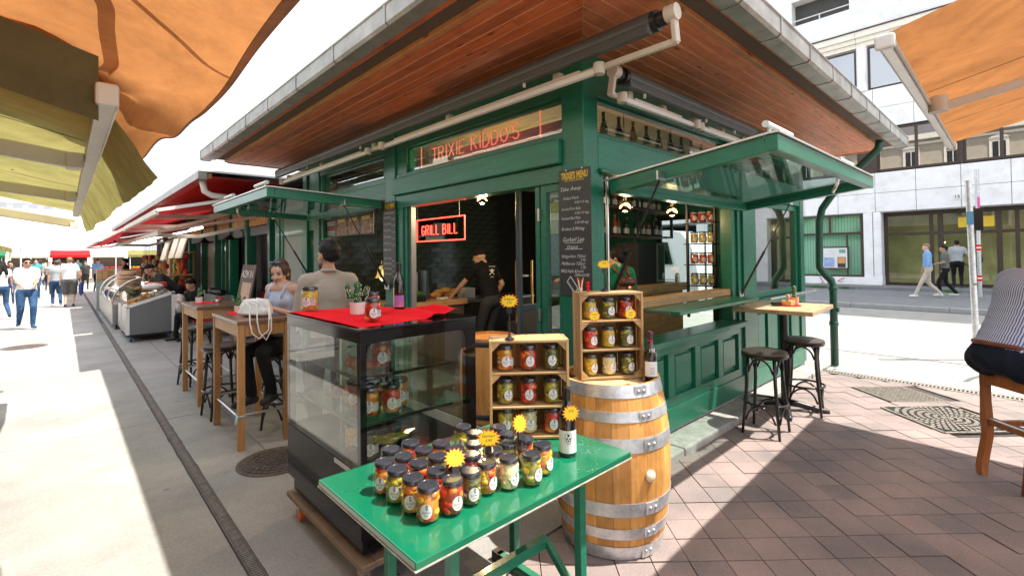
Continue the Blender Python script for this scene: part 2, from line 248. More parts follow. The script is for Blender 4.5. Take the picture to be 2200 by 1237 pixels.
def Mpaver():
    m, nt, b = _new('red_brown_paver'); N = nt.nodes.new; tc = N('ShaderNodeTexCoord'); ge = N('ShaderNodeNewGeometry'); oi = N('ShaderNodeObjectInfo')
    n1 = N('ShaderNodeTexNoise'); n1.inputs['Scale'].default_value = 2.2; n1.inputs['Detail'].default_value = 6; L(nt, ge.outputs['Position'], n1.inputs[0])
    n2 = N('ShaderNodeTexNoise'); n2.inputs['Scale'].default_value = 220; n2.inputs['Detail'].default_value = 4; L(nt, ge.outputs['Position'], n2.inputs[0])
    a = N('ShaderNodeMixRGB'); a.inputs[1].default_value = (.195, .165, .155, 1); a.inputs[2].default_value = (.35, .258, .228, 1)
    s = N('ShaderNodeMath'); s.operation = 'ADD'; r = N('ShaderNodeMapRange'); r.inputs[1].default_value = .35; r.inputs[2].default_value = .68; r.inputs[3].default_value = 0; r.inputs[4].default_value = .75; L(nt, n1.outputs['Fac'], r.inputs[0])
    q = N('ShaderNodeMapRange'); q.inputs[3].default_value = -.1; q.inputs[4].default_value = .4; L(nt, oi.outputs['Random'], q.inputs[0]); L(nt, r.outputs[0], s.inputs[0]); L(nt, q.outputs[0], s.inputs[1]); s.use_clamp = True; L(nt, s.outputs[0], a.inputs[0])
    c = N('ShaderNodeMixRGB'); c.blend_type = 'MULTIPLY'; c.inputs[0].default_value = 1; r2 = N('ShaderNodeMapRange'); r2.inputs[1].default_value = .3; r2.inputs[2].default_value = .7; r2.inputs[3].default_value = .7; r2.inputs[4].default_value = 1.25; L(nt, n2.outputs['Fac'], r2.inputs[0]); L(nt, a.outputs[0], c.inputs[1]); L(nt, r2.outputs[0], c.inputs[2])
    n3 = N('ShaderNodeTexVoronoi'); n3.inputs['Scale'].default_value = 2.1; L(nt, ge.outputs['Position'], n3.inputs[0]); r3 = N('ShaderNodeMapRange'); r3.inputs[1].default_value = .03; r3.inputs[2].default_value = .05; r3.inputs[3].default_value = .5; r3.inputs[4].default_value = 0; L(nt, n3.outputs['Distance'], r3.inputs[0])
    d = N('ShaderNodeMixRGB'); d.inputs[2].default_value = (.05, .045, .04, 1); L(nt, r3.outputs[0], d.inputs[0]); L(nt, c.outputs[0], d.inputs[1])
    L(nt, d.outputs[0], b.inputs['Base Color']); b.inputs['Roughness'].default_value = .75
    bp = N('ShaderNodeBump'); bp.inputs['Strength'].default_value = .3; bp.inputs['Distance'].default_value = .003; L(nt, n2.outputs['Fac'], bp.inputs['Height']); L(nt, bp.outputs[0], b.inputs['Normal'])
    return m
PAVER = Mpaver()
# ---------------------------------------------------------------- mesh builder
class MB:
    def __init__(s): s.v = []; s.f = []; s.m = []; s.cm = 0
    def add(s, vs, fs):
        o = len(s.v); s.v += [Vector(p) for p in vs]; s.f += [[i+o for i in f] for f in fs]; s.m += [s.cm]*len(fs); return s
    def box(s, x0, y0, z0, x1, y1, z1):
        x0, x1 = min(x0, x1), max(x0, x1); y0, y1 = min(y0, y1), max(y0, y1); z0, z1 = min(z0, z1), max(z0, z1)
        return s.add([(x0,y0,z0),(x1,y0,z0),(x1,y1,z0),(x0,y1,z0),(x0,y0,z1),(x1,y0,z1),(x1,y1,z1),(x0,y1,z1)], [(0,3,2,1),(4,5,6,7),(0,1,5,4),(1,2,6,5),(2,3,7,6),(3,0,4,7)])
    def obox(s, c, size, mat):
        k = MB().box(-size[0]/2, -size[1]/2, -size[2]/2, size[0]/2, size[1]/2, size[2]/2); c = Vector(c)
        return s.add([c + mat @ p for p in k.v], k.f)
    def bar(s, p, q, w, h, up=(0, 0, 1)):
        p = Vector(p); q = Vector(q); d = (q-p).normalized(); u = Vector(up); sd = d.cross(u)
        if sd.length < 1e-4: sd = d.cross(Vector((1, 0, 0)))
        sd.normalize(); u = sd.cross(d).normalized(); a = sd*w/2; b = u*h/2
        return s.add([p-a-b, p+a-b, p+a+b, p-a+b, q-a-b, q+a-b, q+a+b, q-a+b], [(0,1,2,3),(7,6,5,4),(0,4,5,1),(1,5,6,2),(2,6,7,3),(3,7,4,0)])
    def cyl(s, p, q, r, r2=None, n=12, caps=True):
        return s.tube([p, q], [r, r if r2 is None else r2], n, caps)
    def tube(s, pts, r, n=8, caps=True, closed=False):
        pts = [Vector(p) for p in pts]; k = len(pts); rr = r if isinstance(r, (list, tuple)) else [r]*k; vs = []; fs = []; ref = None
        for i, p in enumerate(pts):
            a = pts[(i-1) % k] if (i or closed) else p; b = pts[(i+1) % k] if (i < k-1 or closed) else p; d = (b-a).normalized()
            if ref is None: ref = Vector((0, 0, 1)) if abs(d.z) < .9 else Vector((1, 0, 0))
            sd = d.cross(ref).normalized(); u = sd.cross(d).normalized(); ref = u
            for j in range(n):
                t = 2*math.pi*j/n; vs.append(p + (sd*math.cos(t) + u*math.sin(t))*rr[i])
        for i in range(k if closed else k-1):
            for j in range(n):
                i2 = (i+1) % k; fs.append((i*n+j, i*n+(j+1) % n, i2*n+(j+1) % n, i2*n+j))
        if caps and not closed: fs.append(tuple(range(n))[::-1]); fs.append(tuple((k-1)*n+j for j in range(n)))
        return s.add(vs, fs)
    def lathe(s, prof, n=20, c=(0, 0, 0), caps=True):
        c = Vector(c); vs = []; fs = []; k = len(prof)
        for r, z in prof:
            for j in range(n): t = 2*math.pi*j/n; vs.append(c + Vector((r*math.cos(t), r*math.sin(t), z)))
        for i in range(k-1):
            for j in range(n): fs.append((i*n+j, i*n+(j+1) % n, (i+1)*n+(j+1) % n, (i+1)*n+j))
        if caps:
            if prof[0][0] > 1e-5: fs.append(tuple(range(n))[::-1])
            if prof[-1][0] > 1e-5: fs.append(tuple((k-1)*n+j for j in range(n)))
        return s.add(vs, fs)
    def ell(s, c, r, nu=12, nv=7, mat=None):
        c = Vector(c); r = Vector(r) if hasattr(r, '__len__') else Vector((r, r, r)); vs = []; fs = []
        for i in range(1, nv):
            a = math.pi*i/nv
            for j in range(nu): t = 2*math.pi*j/nu; vs.append(Vector((r.x*math.sin(a)*math.cos(t), r.y*math.sin(a)*math.sin(t), r.z*math.cos(a))))
        vs.append(Vector((0, 0, r.z))); vs.append(Vector((0, 0, -r.z))); T = len(vs)-2
        for i in range(nv-2):
            for j in range(nu): fs.append((i*nu+j, (i+1)*nu+j, (i+1)*nu+(j+1) % nu, i*nu+(j+1) % nu))
        for j in range(nu): fs.append((T, j, (j+1) % nu)); fs.append((T+1, (nv-2)*nu+(j+1) % nu, (nv-2)*nu+j))
        if mat is not None: vs = [mat @ p for p in vs]
        return s.add([c+p for p in vs], fs)
    def poly(s, pts, off):
        """flat polygon pushed along off: a plate"""
        pts = [Vector(p) for p in pts]; off = Vector(off); n = len(pts)
        return s.add(pts + [p+off for p in pts], [tuple(range(n))[::-1], tuple(range(n, 2*n))] + [(i, (i+1) % n, n+(i+1) % n, n+i) for i in range(n)])
    def grid(s, fn, nu, nv, closed_u=False):
        vs = [fn(i/nu, j/nv) for j in range(nv+1) for i in range(nu+1)]; w = nu+1
        return s.add(vs, [(j*w+i, j*w+i+1, (j+1)*w+i+1, (j+1)*w+i) for j in range(nv) for i in range(nu)])
    def mesh(s, name, mats):
        me = bpy.data.meshes.new(name); me.from_pydata([tuple(p) for p in s.v], [], s.f)
        for m in (mats if isinstance(mats, (list, tuple)) else [mats]): me.materials.append(m)
        if max(s.m, default=0): me.polygons.foreach_set('material_index', s.m)
        me.validate(); me.update(); return me
    def build(s, name, mats, parent=None, smooth=False, bevel=0, solid=0, sub=0):
        me = s.mesh(name, mats); return place(name, me, parent, smooth, bevel, solid, sub)
def pm(p): return Matrix.LocRotScale(p.location, p.rotation_euler, p.scale)
def wmat(p): return (wmat(p.parent) @ p.matrix_parent_inverse @ pm(p)) if p.parent else pm(p)
def place(name, me, parent=None, smooth=False, bevel=0, solid=0, sub=0):
    o = bpy.data.objects.new(name, me); COL.objects.link(o)
    if smooth:
        me.polygons.foreach_set('use_smooth', [True]*len(me.polygons))
        if smooth != 'all' and hasattr(me, 'set_sharp_from_angle'): me.set_sharp_from_angle(angle=R(38))
    if parent is not None: o.parent = parent; o.matrix_parent_inverse = wmat(parent).inverted()
    if solid: d = o.modifiers.new('s', 'SOLIDIFY'); d.thickness = solid; d.offset = 0
    if bevel: d = o.modifiers.new('b', 'BEVEL'); d.width = bevel; d.segments = 2; d.limit_method = 'ANGLE'
    if sub: d = o.modifiers.new('u', 'SUBSURF'); d.levels = sub; d.render_levels = sub
    return o
def tag(o, label, cat, group=None, kind=None):
    o['label'] = label; o['category'] = cat
    if group: o['group'] = group
    if kind: o['kind'] = kind
    return o
def thing(name, label, cat, loc=(0, 0, 0), rz=0, group=None):
    o = bpy.data.objects.new(name, None); COL.objects.link(o); o.location = loc; o.rotation_euler = (0, 0, rz); o.empty_display_size = .1
    return tag(o, label, cat, group)
def struct(o): o['kind'] = 'structure'; return o
def kids(o): return [c for c in bpy.data.objects if c.parent == o]
def dup(o, loc=None, rz=None, label=None, group=None, parent=None, ch=None):
    c = o.copy(); COL.objects.link(c)
    if parent is not None: c.parent = parent
    if loc is not None: c.location = loc
    if rz is not None: c.rotation_euler = (0, 0, rz)
    if label: c['label'] = label
    if group: c['group'] = group
    for k in list(kids(o)): dup(k, parent=c)
    return c
TS = bpy.data.scenes.new('workbench'); TVL = TS.view_layers[0]      # scratch scene for baking text and modifiers
def bake(o):
    TS.collection.objects.link(o); TVL.update(); dg = TVL.depsgraph; dg.update(); return bpy.data.meshes.new_from_object(o.evaluated_get(dg))
_tx = {}
def text(s, size=.1, shear=0, bold=0):
    k = (s, size, shear, bold)
    if k not in _tx:
        cu = bpy.data.curves.new('t', 'FONT'); cu.body = s; cu.size = size; cu.shear = shear; cu.align_x = 'CENTER'; cu.align_y = 'CENTER'; cu.offset = bold; cu.resolution_u = 3
        o = bpy.data.objects.new('t', cu); me = bake(o)
        _tx[k] = ([v.co.copy() for v in me.vertices], [tuple(p.vertices) for p in me.polygons])
        bpy.data.objects.remove(o); bpy.data.curves.remove(cu); bpy.data.meshes.remove(me)
    return _tx[k]
def puttext(mb, s, o, u, v, size=.1, width=None, shear=0, bold=0, align=0, fn=None):
    """lay flat lettering on a plane: o origin, u to the right, v up"""
    vs, fs = text(s, size, shear, bold)
    xs = [p.x for p in vs]; w = max(xs)-min(xs); k = 1 if width is None else width/w; dx = -min(xs)*k*(1 if align < 0 else 0) if align <= 0 else -max(xs)*k
    if fn: return mb.add([fn(p.x*k+dx, p.y) for p in vs], fs)
    o = Vector(o); u = Vector(u).normalized(); v = Vector(v).normalized()
    return mb.add([o + u*(p.x*k+dx) + v*p.y for p in vs], fs)
# ================================================================ setting: ground, road, pavements
struct(MB().add([(-900,-900,-.03),(900,-900,-.03),(900,900,-.03),(-900,900,-.03)], [(0,1,2,3)]).build('ground', CONC))
gl = struct(MB().box(-22,-14,-.02,1.30,72,-.012).build('market_floor', VOID))
def slab(x0, y0, x1, y1, n='slab', par=gl, mt=CONC, g=.004): return MB().box(x0+g, y0+g, -.02, x1-g, y1-g, rnd.uniform(-.001, .001)).build(n, mt, par)
ys = [-14, -6, .3, 6.2, 12.1, 18, 24, 31, 40, 55, 72]
for a, b in zip(ys, ys[1:]):
    slab(-22, a, -10, b); slab(-10, a, -4.4, b); slab(-4.4, a, .723, b); slab(.797, a, 1.30, b)
    slab(1.30, max(a, 2.0), 9.5, b) if b > 2.0 else None
# slot drain
dr = thing('slot_drain', 'long narrow slotted steel drain running down the market lane', 'drain', (.76, 6, 0))
def edge(y, s): return .012*noise.noise((y*2.1, s*9, 0)) + .008*noise.noise((y*9, s*3, 4))
m = MB()
yy = [-4+.12*i for i in range(420)]
m.add([(x, y, .003) for y in yy for x in (.722-abs(edge(y, 1)), .798+abs(edge(y, 2)))], [(2*i, 2*i+1, 2*i+3, 2*i+2) for i in range(len(yy)-1)])
m.build('tar_filler', M('tar', (.05, .05, .052), .8, var=.3, vs=30, bump=.6, bs=80), dr)
MB().box(.727,-4,-.01,.735,46,.006).box(.785,-4,-.01,.793,46,.006).build('drain_rail', IRON, dr)
m = MB()
for i in range(900): y = -3+.022*i; m.box(.738, y, .001, .782, y+.009, .007)
o = m.build('drain_bars', IRONL, dr); o['kind'] = 'stuff'
def manhole(label, x, y, r):
    t = thing('manhole_cover', label, 'manhole cover', (x, y, 0), rnd.random())
    MB().lathe([(r, 0), (r, .006), (r*.93, .008), (r*.9, .003), (0, .003)], 36, (x, y, 0)).build('rim', IRON, t, True)
    m = MB()
    for k in range(1, 6):
        n = 6*k
        for j in range(n):
            a0 = 2*math.pi*(j+.12)/n; a1 = 2*math.pi*(j+.88)/n; ra, rb = r*.88*(k-.75)/5.2, r*.88*(k-.05)/5.2
            m.poly([(x+rr*math.cos(a), y+rr*math.sin(a), .003) for rr, a in ((ra, a0), (rb, a0), (rb, (a0+a1)/2), (rb, a1), (ra, a1))], (0, 0, .006))
    o = m.build('studs', IRON, t); o['kind'] = 'stuff'
manhole('round iron manhole cover beside the black display case', 1.30, 4.28, .30)
manhole('round iron manhole cover in the sunlit lane by the man in white', -.55, 13.4, .34)
# diagonal pavers
pv = struct(MB().box(1.30,-14,-.03,7.74,2.0,-.014).build('paving_bed', M('joint_sand', (.055, .045, .04), .95, var=.3, vs=40)))
S = .2035; ang = R(-42.2); ex = Vector((math.cos(ang), math.sin(ang), 0)); ey = Vector((-ex.y, ex.x, 0)); o0 = Vector((2.5, 1.286, 0))
near = []
for i in range(-60, 70):
    for j in range(-70, 60):
        c = o0 + ex*(i+.5)*S + ey*(j+.5)*S
        if 1.30 < c.x < 7.8 and -3.2 < c.y < 2.1:
            d = c.dot(fwd0); lat = c.dot(right0)
            if d > .6 and abs(lat)/d < 1.25: near.append((d, c, i, j))
near.sort(key=lambda t: t[0])
HOLES = [((7.15, 1.04), .31), ((6.42, .56), .37)]
def inhole(c): return any(abs((c.xy-Vector(h)).dot(ex.xy)) < s+.06 and abs((c.xy-Vector(h)).dot(ey.xy)) < s+.06 for h, s in HOLES)
def clipquad(c):
    q = [c + ex*a*(S/2-.003) + ey*b*(S/2-.003) for a, b in ((-1,-1),(1,-1),(1,1),(-1,1))]
    for nrm, lim in ((Vector((1,0,0)), 7.74), (Vector((-1,0,0)), -1.30), (Vector((0,1,0)), 1.985)):
        r = []
        for k in range(len(q)):
            a, b = q[k], q[(k+1) % len(q)]; da, db = a.dot(nrm)-lim, b.dot(nrm)-lim
            if da <= 0: r.append(a)
            if da*db < 0: r.append(a + (b-a)*(da/(da-db)))
        q = r
        if len(q) < 3: return None
    return q
pme = MB().poly([ex*a*(S/2-.003)+ey*b*(S/2-.003)+Vector((0,0,-.02)) for a, b in ((-1,-1),(1,-1),(1,1),(-1,1))], (0,0,.02)).mesh('paver', PAVER)
rest = MB(); cnt = 0
for d, c, i, j in near:
    if inhole(c): continue
    q = clipquad(c); dz = rnd.uniform(-.004, .002)
    if q is None: continue
    if cnt < 298:
        whole = len(q) == 4 and all(1.31 < p.x < 7.73 and p.y < 1.98 for p in q)
        if whole: o = place('paver', pme, pv); o.location = (c.x, c.y, dz)
        else: MB().poly([p+Vector((0,0,-.02)) for p in q], (0,0,.02+dz)).build('paver', PAVER, pv)
        cnt += 1
    else: rest.poly([p+Vector((0,0,-.02)) for p in q], (0,0,.02+dz))
rest.build('paver_field', PAVER, pv)['kind'] = 'stuff'
# iron covers in the paving
def plate(name, label, cx, cy, s):
    t = thing(name, label, 'grate', (cx, cy, 0)); P = lambda a, b, z: Vector((cx, cy, z)) + ex*a*s + ey*b*s
    MB().poly([P(-1,-1,-.02), P(1,-1,-.02), P(1,1,-.02), P(-1,1,-.02)], (0,0,.021)).build('plate', IRONL, t); return t, P
t, P = plate('access_cover', 'square studded metal cover set in the sunlit pavers', 7.15, 1.04, .31)
m = MB()
for a in range(-12, 13):
    for b in range(-12, 13):
        c = P(a/13, b/13, .001); k = ex*.011 if (a+b) % 2 else ey*.011; w = (ey if (a+b) % 2 else ex)*.004
        m.poly([c-k-w, c+k-w, c+k+w, c-k+w], (0,0,.004))
m.build('tread_pattern', IRONL, t)['kind'] = 'stuff'
t, P = plate('tree_grate', 'square iron grate with a round sunburst pattern in the pavers', 6.42, .56, .37)
kids(t)[0].data.materials[0] = VOID
m = MB()
for k in range(1, 8):
    n = 8+6*k
    for j in range(n):
        a0 = 2*math.pi*(j+.15)/n; a1 = 2*math.pi*(j+.8)/n; ra, rb = (k-.72)/6.2, (k-.12)/6.2
        pts = [P(r*math.cos(a), r*math.sin(a), .001) for r, a in ((ra, a0), (rb, a0), (rb, a1), (ra, a1))]
        if all(abs((p.xy-Vector((6.42, .56))).dot(ex.xy)) < .36 and abs((p.xy-Vector((6.42, .56))).dot(ey.xy)) < .36 for p in pts): m.poly(pts, (0,0,.012))
m.build('grate_ribs', IRONL, t)['kind'] = 'stuff'
for a, b in (((-1,-1),(1,-1)),((1,-1),(1,1)),((1,1),(-1,1)),((-1,1),(-1,-1))): MB().bar(P(*a,.006), P(*b,.006), .02, .014).build('rim_bar', IRONL, t)
# slotted channel, kerb, road
t = thing('drainage_channel', 'slotted iron drainage channel between the pavers and the road kerb', 'drain', (7.83, 0, 0))
MB().box(7.745,-14,-.03,7.945,2.3,-.012).build('channel_bed', VOID, t)
m = MB().box(7.75,-14,-.012,7.785,2.3,.001).box(7.875,-14,-.012,7.94,2.3,.001)
for i in range(330): y = -10+.037*i; m.box(7.785, y, -.012, 7.875, y+.016, .001)
m.build('channel_bars', IRONL, t)['kind'] = 'stuff'
kb = struct(MB().box(7.95,-30,-.05,8.32,1.9,-.02).build('kerb', CONCL))
for i in range(24): y0 = 1.9-1.3*(i+1); MB().box(7.952, y0+.004, -.03, 8.318, y0+1.296, .006).build('kerb_stone', CONCL, kb, bevel=.01)
struct(MB().box(8.325,-200,-.03,17.2,220,-.004).build('road', ASPH))
m = MB().box(9.62,-200,-.01,9.66,220,.0).build('road_seam', M('tar_seam', (.11,.105,.1), .8, bump=.3), None); struct(m)
m = MB().box(13.1,-200,-.01,13.24,220,.0005).build('road_line', MARK); struct(m)
m = MB()
def crack(pts, w):
    for p, q in zip(pts, pts[1:]): m.bar((*p, -.001), (*q, -.001), w, .004)
crack([(8.42,.55),(8.7,.5),(8.95,.42),(9.3,.36),(9.6,.30),(9.9,.31)], .05); crack([(8.45,.26),(8.7,.28),(9.0,.24)], .045)
struct(m.build('tar_repair', MT['tar_seam']))
pvf = struct(MB().box(17.45,-200,-.05,26,220,.118).build('far_pavement', PAVS))
kf = struct(MB().box(17.2,-200,-.05,17.45,220,.09).build('far_kerb', PAVS))
for i in range(20): y0 = -14+2.2*i; MB().box(17.19, y0+.006, .0, 17.452, y0+2.194, .126).build('kerb_stone', M('far_kerb_stone', (.30,.30,.295), .8, var=.1) if i == 0 else MT['far_kerb_stone'], kf, bevel=.015)
MB().box(23.6,-60,.1,25.2,60,.24).build('building_step', PAVS, pvf)
# ================================================================ kiosk
XK, YK, XE, YE = 2.79, 2.2, 7.9, 7.85
K = thing('market_kiosk', 'dark green market kiosk with brown boarded eaves and raised glass hatches', 'kiosk', (XK, YK, 0))
def kb_(name, mt, *b, bevel=.004, par=None): return MB().box(*b).build(name, mt, par or K, bevel=bevel)
# plinth and step
kb_('plinth', WSTONE, XK+.02, YK+.02, -.02, XE, 9.2, .10)
x = 2.75
while x < 7.7:
    x2 = min(x+rnd.uniform(.75, 1.05), 7.72); kb_('step_stone', STONE, x, 1.95+rnd.uniform(-.008, .008), -.03, x2-.006, 2.215, .07+rnd.uniform(-.008, .006), bevel=.015); x = x2
kb_('floor', M('kiosk_floor', (.09,.085,.08), .5), XK+.03, YK+.03, .10, XE-.01, 9.1, .112)
# posts
kb_('corner_post', GREEN, XK, YK, .10, 2.97, 2.41, 3.17, bevel=.008)
kb_('post', GREEN, XK-.003, 4.94, .10, 2.97, 5.16, 3.17, bevel=.008)
kb_('post', GREEN, XK, 7.2, .10, 2.97, 7.42, 3.17, bevel=.008)
kb_('post', GREEN, XK, 7.70, .10, 2.97, 7.86, 3.17, bevel=.008)
kb_('post', GREEN, XK, 9.02, .10, 2.97, 9.25, 2.9, bevel=.008)
kb_('post', GREEN, 5.53, YK-.004, .10, 5.62, 2.40, 2.60, bevel=.006)
kb_('post', GREEN, 5.62, YK-.03, .10, 5.99, 2.40, 2.60, bevel=.006)
kb_('post', GREEN, 7.74, YK-.005, .10, XE, 2.42, 3.17, bevel=.006)
# front face beams
kb_('beam', GREENH, XK-.045, 2.412, 2.375, 2.95, 4.938, 2.565, bevel=.01)
kb_('transom_rail', GREEN, XK+.01, 2.412, 2.567, 2.93, 4.938, 2.615)
kb_('top_rail', GREEN, XK+.012, 2.412, 2.895, 2.95, 7.2, 3.165)
kb_('door_head', GREEN, XK+.005, 2.412, 2.235, 2.93, 4.938, 2.373, bevel=.006)
kb_('beam', GREENH, XK+.02, 5.162, 2.36, 2.95, 7.2, 2.565, bevel=.008)
kb_('transom_rail', GREEN, XK+.04, 5.162, 2.567, 2.93, 7.2, 2.62)
def framewin(nm, plane, c, a0, a1, z0, z1, w=.045, d=.05, gm=SHOPG, fm=GREEN, glass=True):
    """window with four frame bars and a pane, in the plane X=c ('x') or Y=c ('y')"""
    def B(a, b, za, zb, d0, d1): return MB().box(d0, a, za, d1, b, zb) if plane == 'x' else MB().box(a, d0, za, b, d1, zb)
    f = B(a0, a0+w, z0, z1, c, c+d).build(nm, fm, K, bevel=.004)
    for q in ((a1-w, a1, z0, z1), (a0+w, a1-w, z0, z0+w), (a0+w, a1-w, z1-w, z1)): B(*q, c+.001, c+d-.001).build('frame_bar', fm, f, bevel=.003)
    if glass: B(a0+w-.005, a1-w+.005, z0+w-.005, z1-w+.005, c+d*.45, c+d*.45+.006).build('pane', gm, f)
    return f
framewin('transom_window', 'x', XK+.05, 2.42, 4.72, 2.617, 2.893, .018, gm=TRNG)
kb_('transom_stile', GREEN, XK+.02, 4.72, 2.615, 2.93, 4.938, 2.895)
framewin('transom_window', 'x', XK+.06, 5.25, 7.12, 2.622, 2.893, .02, gm=TRNG)
kb_('transom_stile', GREEN, XK+.02, 5.162, 2.62, 2.93, 5.25, 2.895); kb_('transom_stile', GREEN, XK+.02, 7.12, 2.62, 2.93, 7.2, 2.895)
kb_('upper_panel', GREEN, XK+.03, 7.42, 2.10, 2.93, 7.70, 3.16)
# door opening
kb_('door_jamb', GREEN, XK+.01, 4.80, .10, 2.93, 4.938, 2.234, bevel=.006); kb_('door_jamb', GREEN, XK+.03, 4.745, .10, 2.925, 4.80, 2.234, bevel=.004)
kb_('door_jamb', M('grey_jamb', (.16,.17,.18), .4), XK+.06, 4.70, .10, 2.915, 4.744, 2.234, bevel=.003)
dl = framewin('door_leaf', 'x', XK+.02, 2.412, 2.66, .115, 2.233, .06, .055)
for z in (.3, 1.15, 1.95): MB().box(XK-.004, 2.655, z, XK+.02, 2.675, z+.10).build('hinge', STEEL, dl)
d2 = framewin('door_leaf', 'y', 2.68, XK+.03, 3.42, .115, 2.233, .07, .05)
# window bay on the lane side
kb_('window_sill', GREEN, XK-.03, 5.162, 1.02, 2.97, 7.2, 1.07); kb_('lane_wall', GREEN, XK+.02, 5.162, .10, 2.93, 7.2, 1.02)
kb_('stile', GREEN, XK+.02, 5.162, 1.07, 2.93, 5.22, 2.36); kb_('stile', GREEN, XK+.02, 7.10, 1.07, 2.93, 7.2, 2.36)
# closed panel bay
pb = kb_('panel_frame', GREEN, XK+.02, 7.86, .10, 2.9, 7.98, 2.55); kb_('panel_frame', GREEN, XK+.02, 8.90, .10, 2.9, 9.02, 2.55); kb_('panel_frame', GREEN, XK+.03, 7.98, 2.05, 2.9, 8.90, 2.55)
kb_('grey_panel', GREYL, XK+.045, 7.98, .10, 2.88, 8.90, 2.05)
# right face: lower wall with panels
kb_('kick_board', GREEN, 2.972, YK-.02, .10, 7.74, 2.30, .30, bevel=.006)
def panelwall(x0, x1, z0, z1, n):
    kb_('wall_board', GREEN, x0, YK+.03, z0, x1, 2.30, z1, bevel=0)
    w = (x1-x0)/n
    for i in range(n+1): c = x0+i*w; kb_('stile', GREEN, max(x0, c-.055), YK-.012, z0+.085, min(x1, c+.055), YK+.03, z1-.085, bevel=.004)
    kb_('rail', GREEN, x0, YK-.013, z0, x1, YK+.03, z0+.085); kb_('rail', GREEN, x0, YK-.013, z1-.085, x1, YK+.03, z1)
    for i in range(n): c = x0+i*w; kb_('panel', GREEN, c+.10, YK+.005, z0+.13, c+w-.10, YK+.031, z1-.13, bevel=.012)
panelwall(2.972, 5.528, .302, .865, 5); panelwall(5.992, 7.738, .302, 1.06, 4)
kb_('sill', GREEN, 2.972, YK-.10, .866, 5.53, 2.36, .925, bevel=.01); kb_('sill', GREEN, 5.992, YK-.05, 1.062, 7.738, 2.36, 1.11, bevel=.01)
MB().cyl((6.05, 2.05, 1.13), (7.85, 2.05, 1.13), .013).cyl((6.3, 2.05, 1.13), (6.3, 2.2, 1.10), .01).cyl((7.5, 2.05, 1.13), (7.5, 2.2, 1.10), .01).build('hand_rail', STEEL, K, True)
kb_('lintel', GREENH, 2.972, YK+.0, 2.33, 7.738, 2.36, 2.58, bevel=.008); kb_('lintel_lip', GREEN, 2.972, YK-.03, 2.30, 5.53, 2.36, 2.328)
kb_('transom_rail', GREEN, 2.972, YK+.02, 2.582, 7.738, 2.34, 2.612); kb_('top_rail', GREEN, 2.972, YK+.012, 2.895, 7.738, 2.36, 3.165)
framewin('transom_window', 'y', YK+.06, 2.975, 5.35, 2.614, 2.893, .018, gm=TRNG); framewin('transom_window', 'y', YK+.06, 5.40, 7.73, 2.614, 2.893, .018); kb_('transom_stile', GREEN, 5.35, YK+.02, 2.613, 5.40, 2.34, 2.894)
framewin('shop_window', 'y', YK+.04, 5.995, 7.735, 1.115, 2.325, .07, .06, STRG)
kb_('stile', GREEN, 2.972, YK+.02, .926, 3.06, 2.34, 2.30); kb_('stile', GREEN, 5.42, YK+.02, .926, 5.53, 2.34, 2.30)
MB().cyl((3.10, 2.22, 1.0), (3.10, 2.22, 2.28), .012, n=8).build('steel_rod', STEEL, K, True)
# folding shelf and oak counter edge
sh = kb_('folding_shelf', GREEN, 3.62, 1.90, 1.175, 5.30, 2.235, 1.205, bevel=.006)
kb_('shelf_runner', STEEL, 3.612, 1.98, 1.178, 3.618, 2.22, 1.198, par=sh, bevel=0); kb_('shelf_runner', STEEL, 5.302, 1.98, 1.178, 5.308, 2.22, 1.198, par=sh, bevel=0)
kb_('counter_edge', COUNT, 3.05, 2.24, 1.206, 5.42, 2.42, 1.275, bevel=.006)
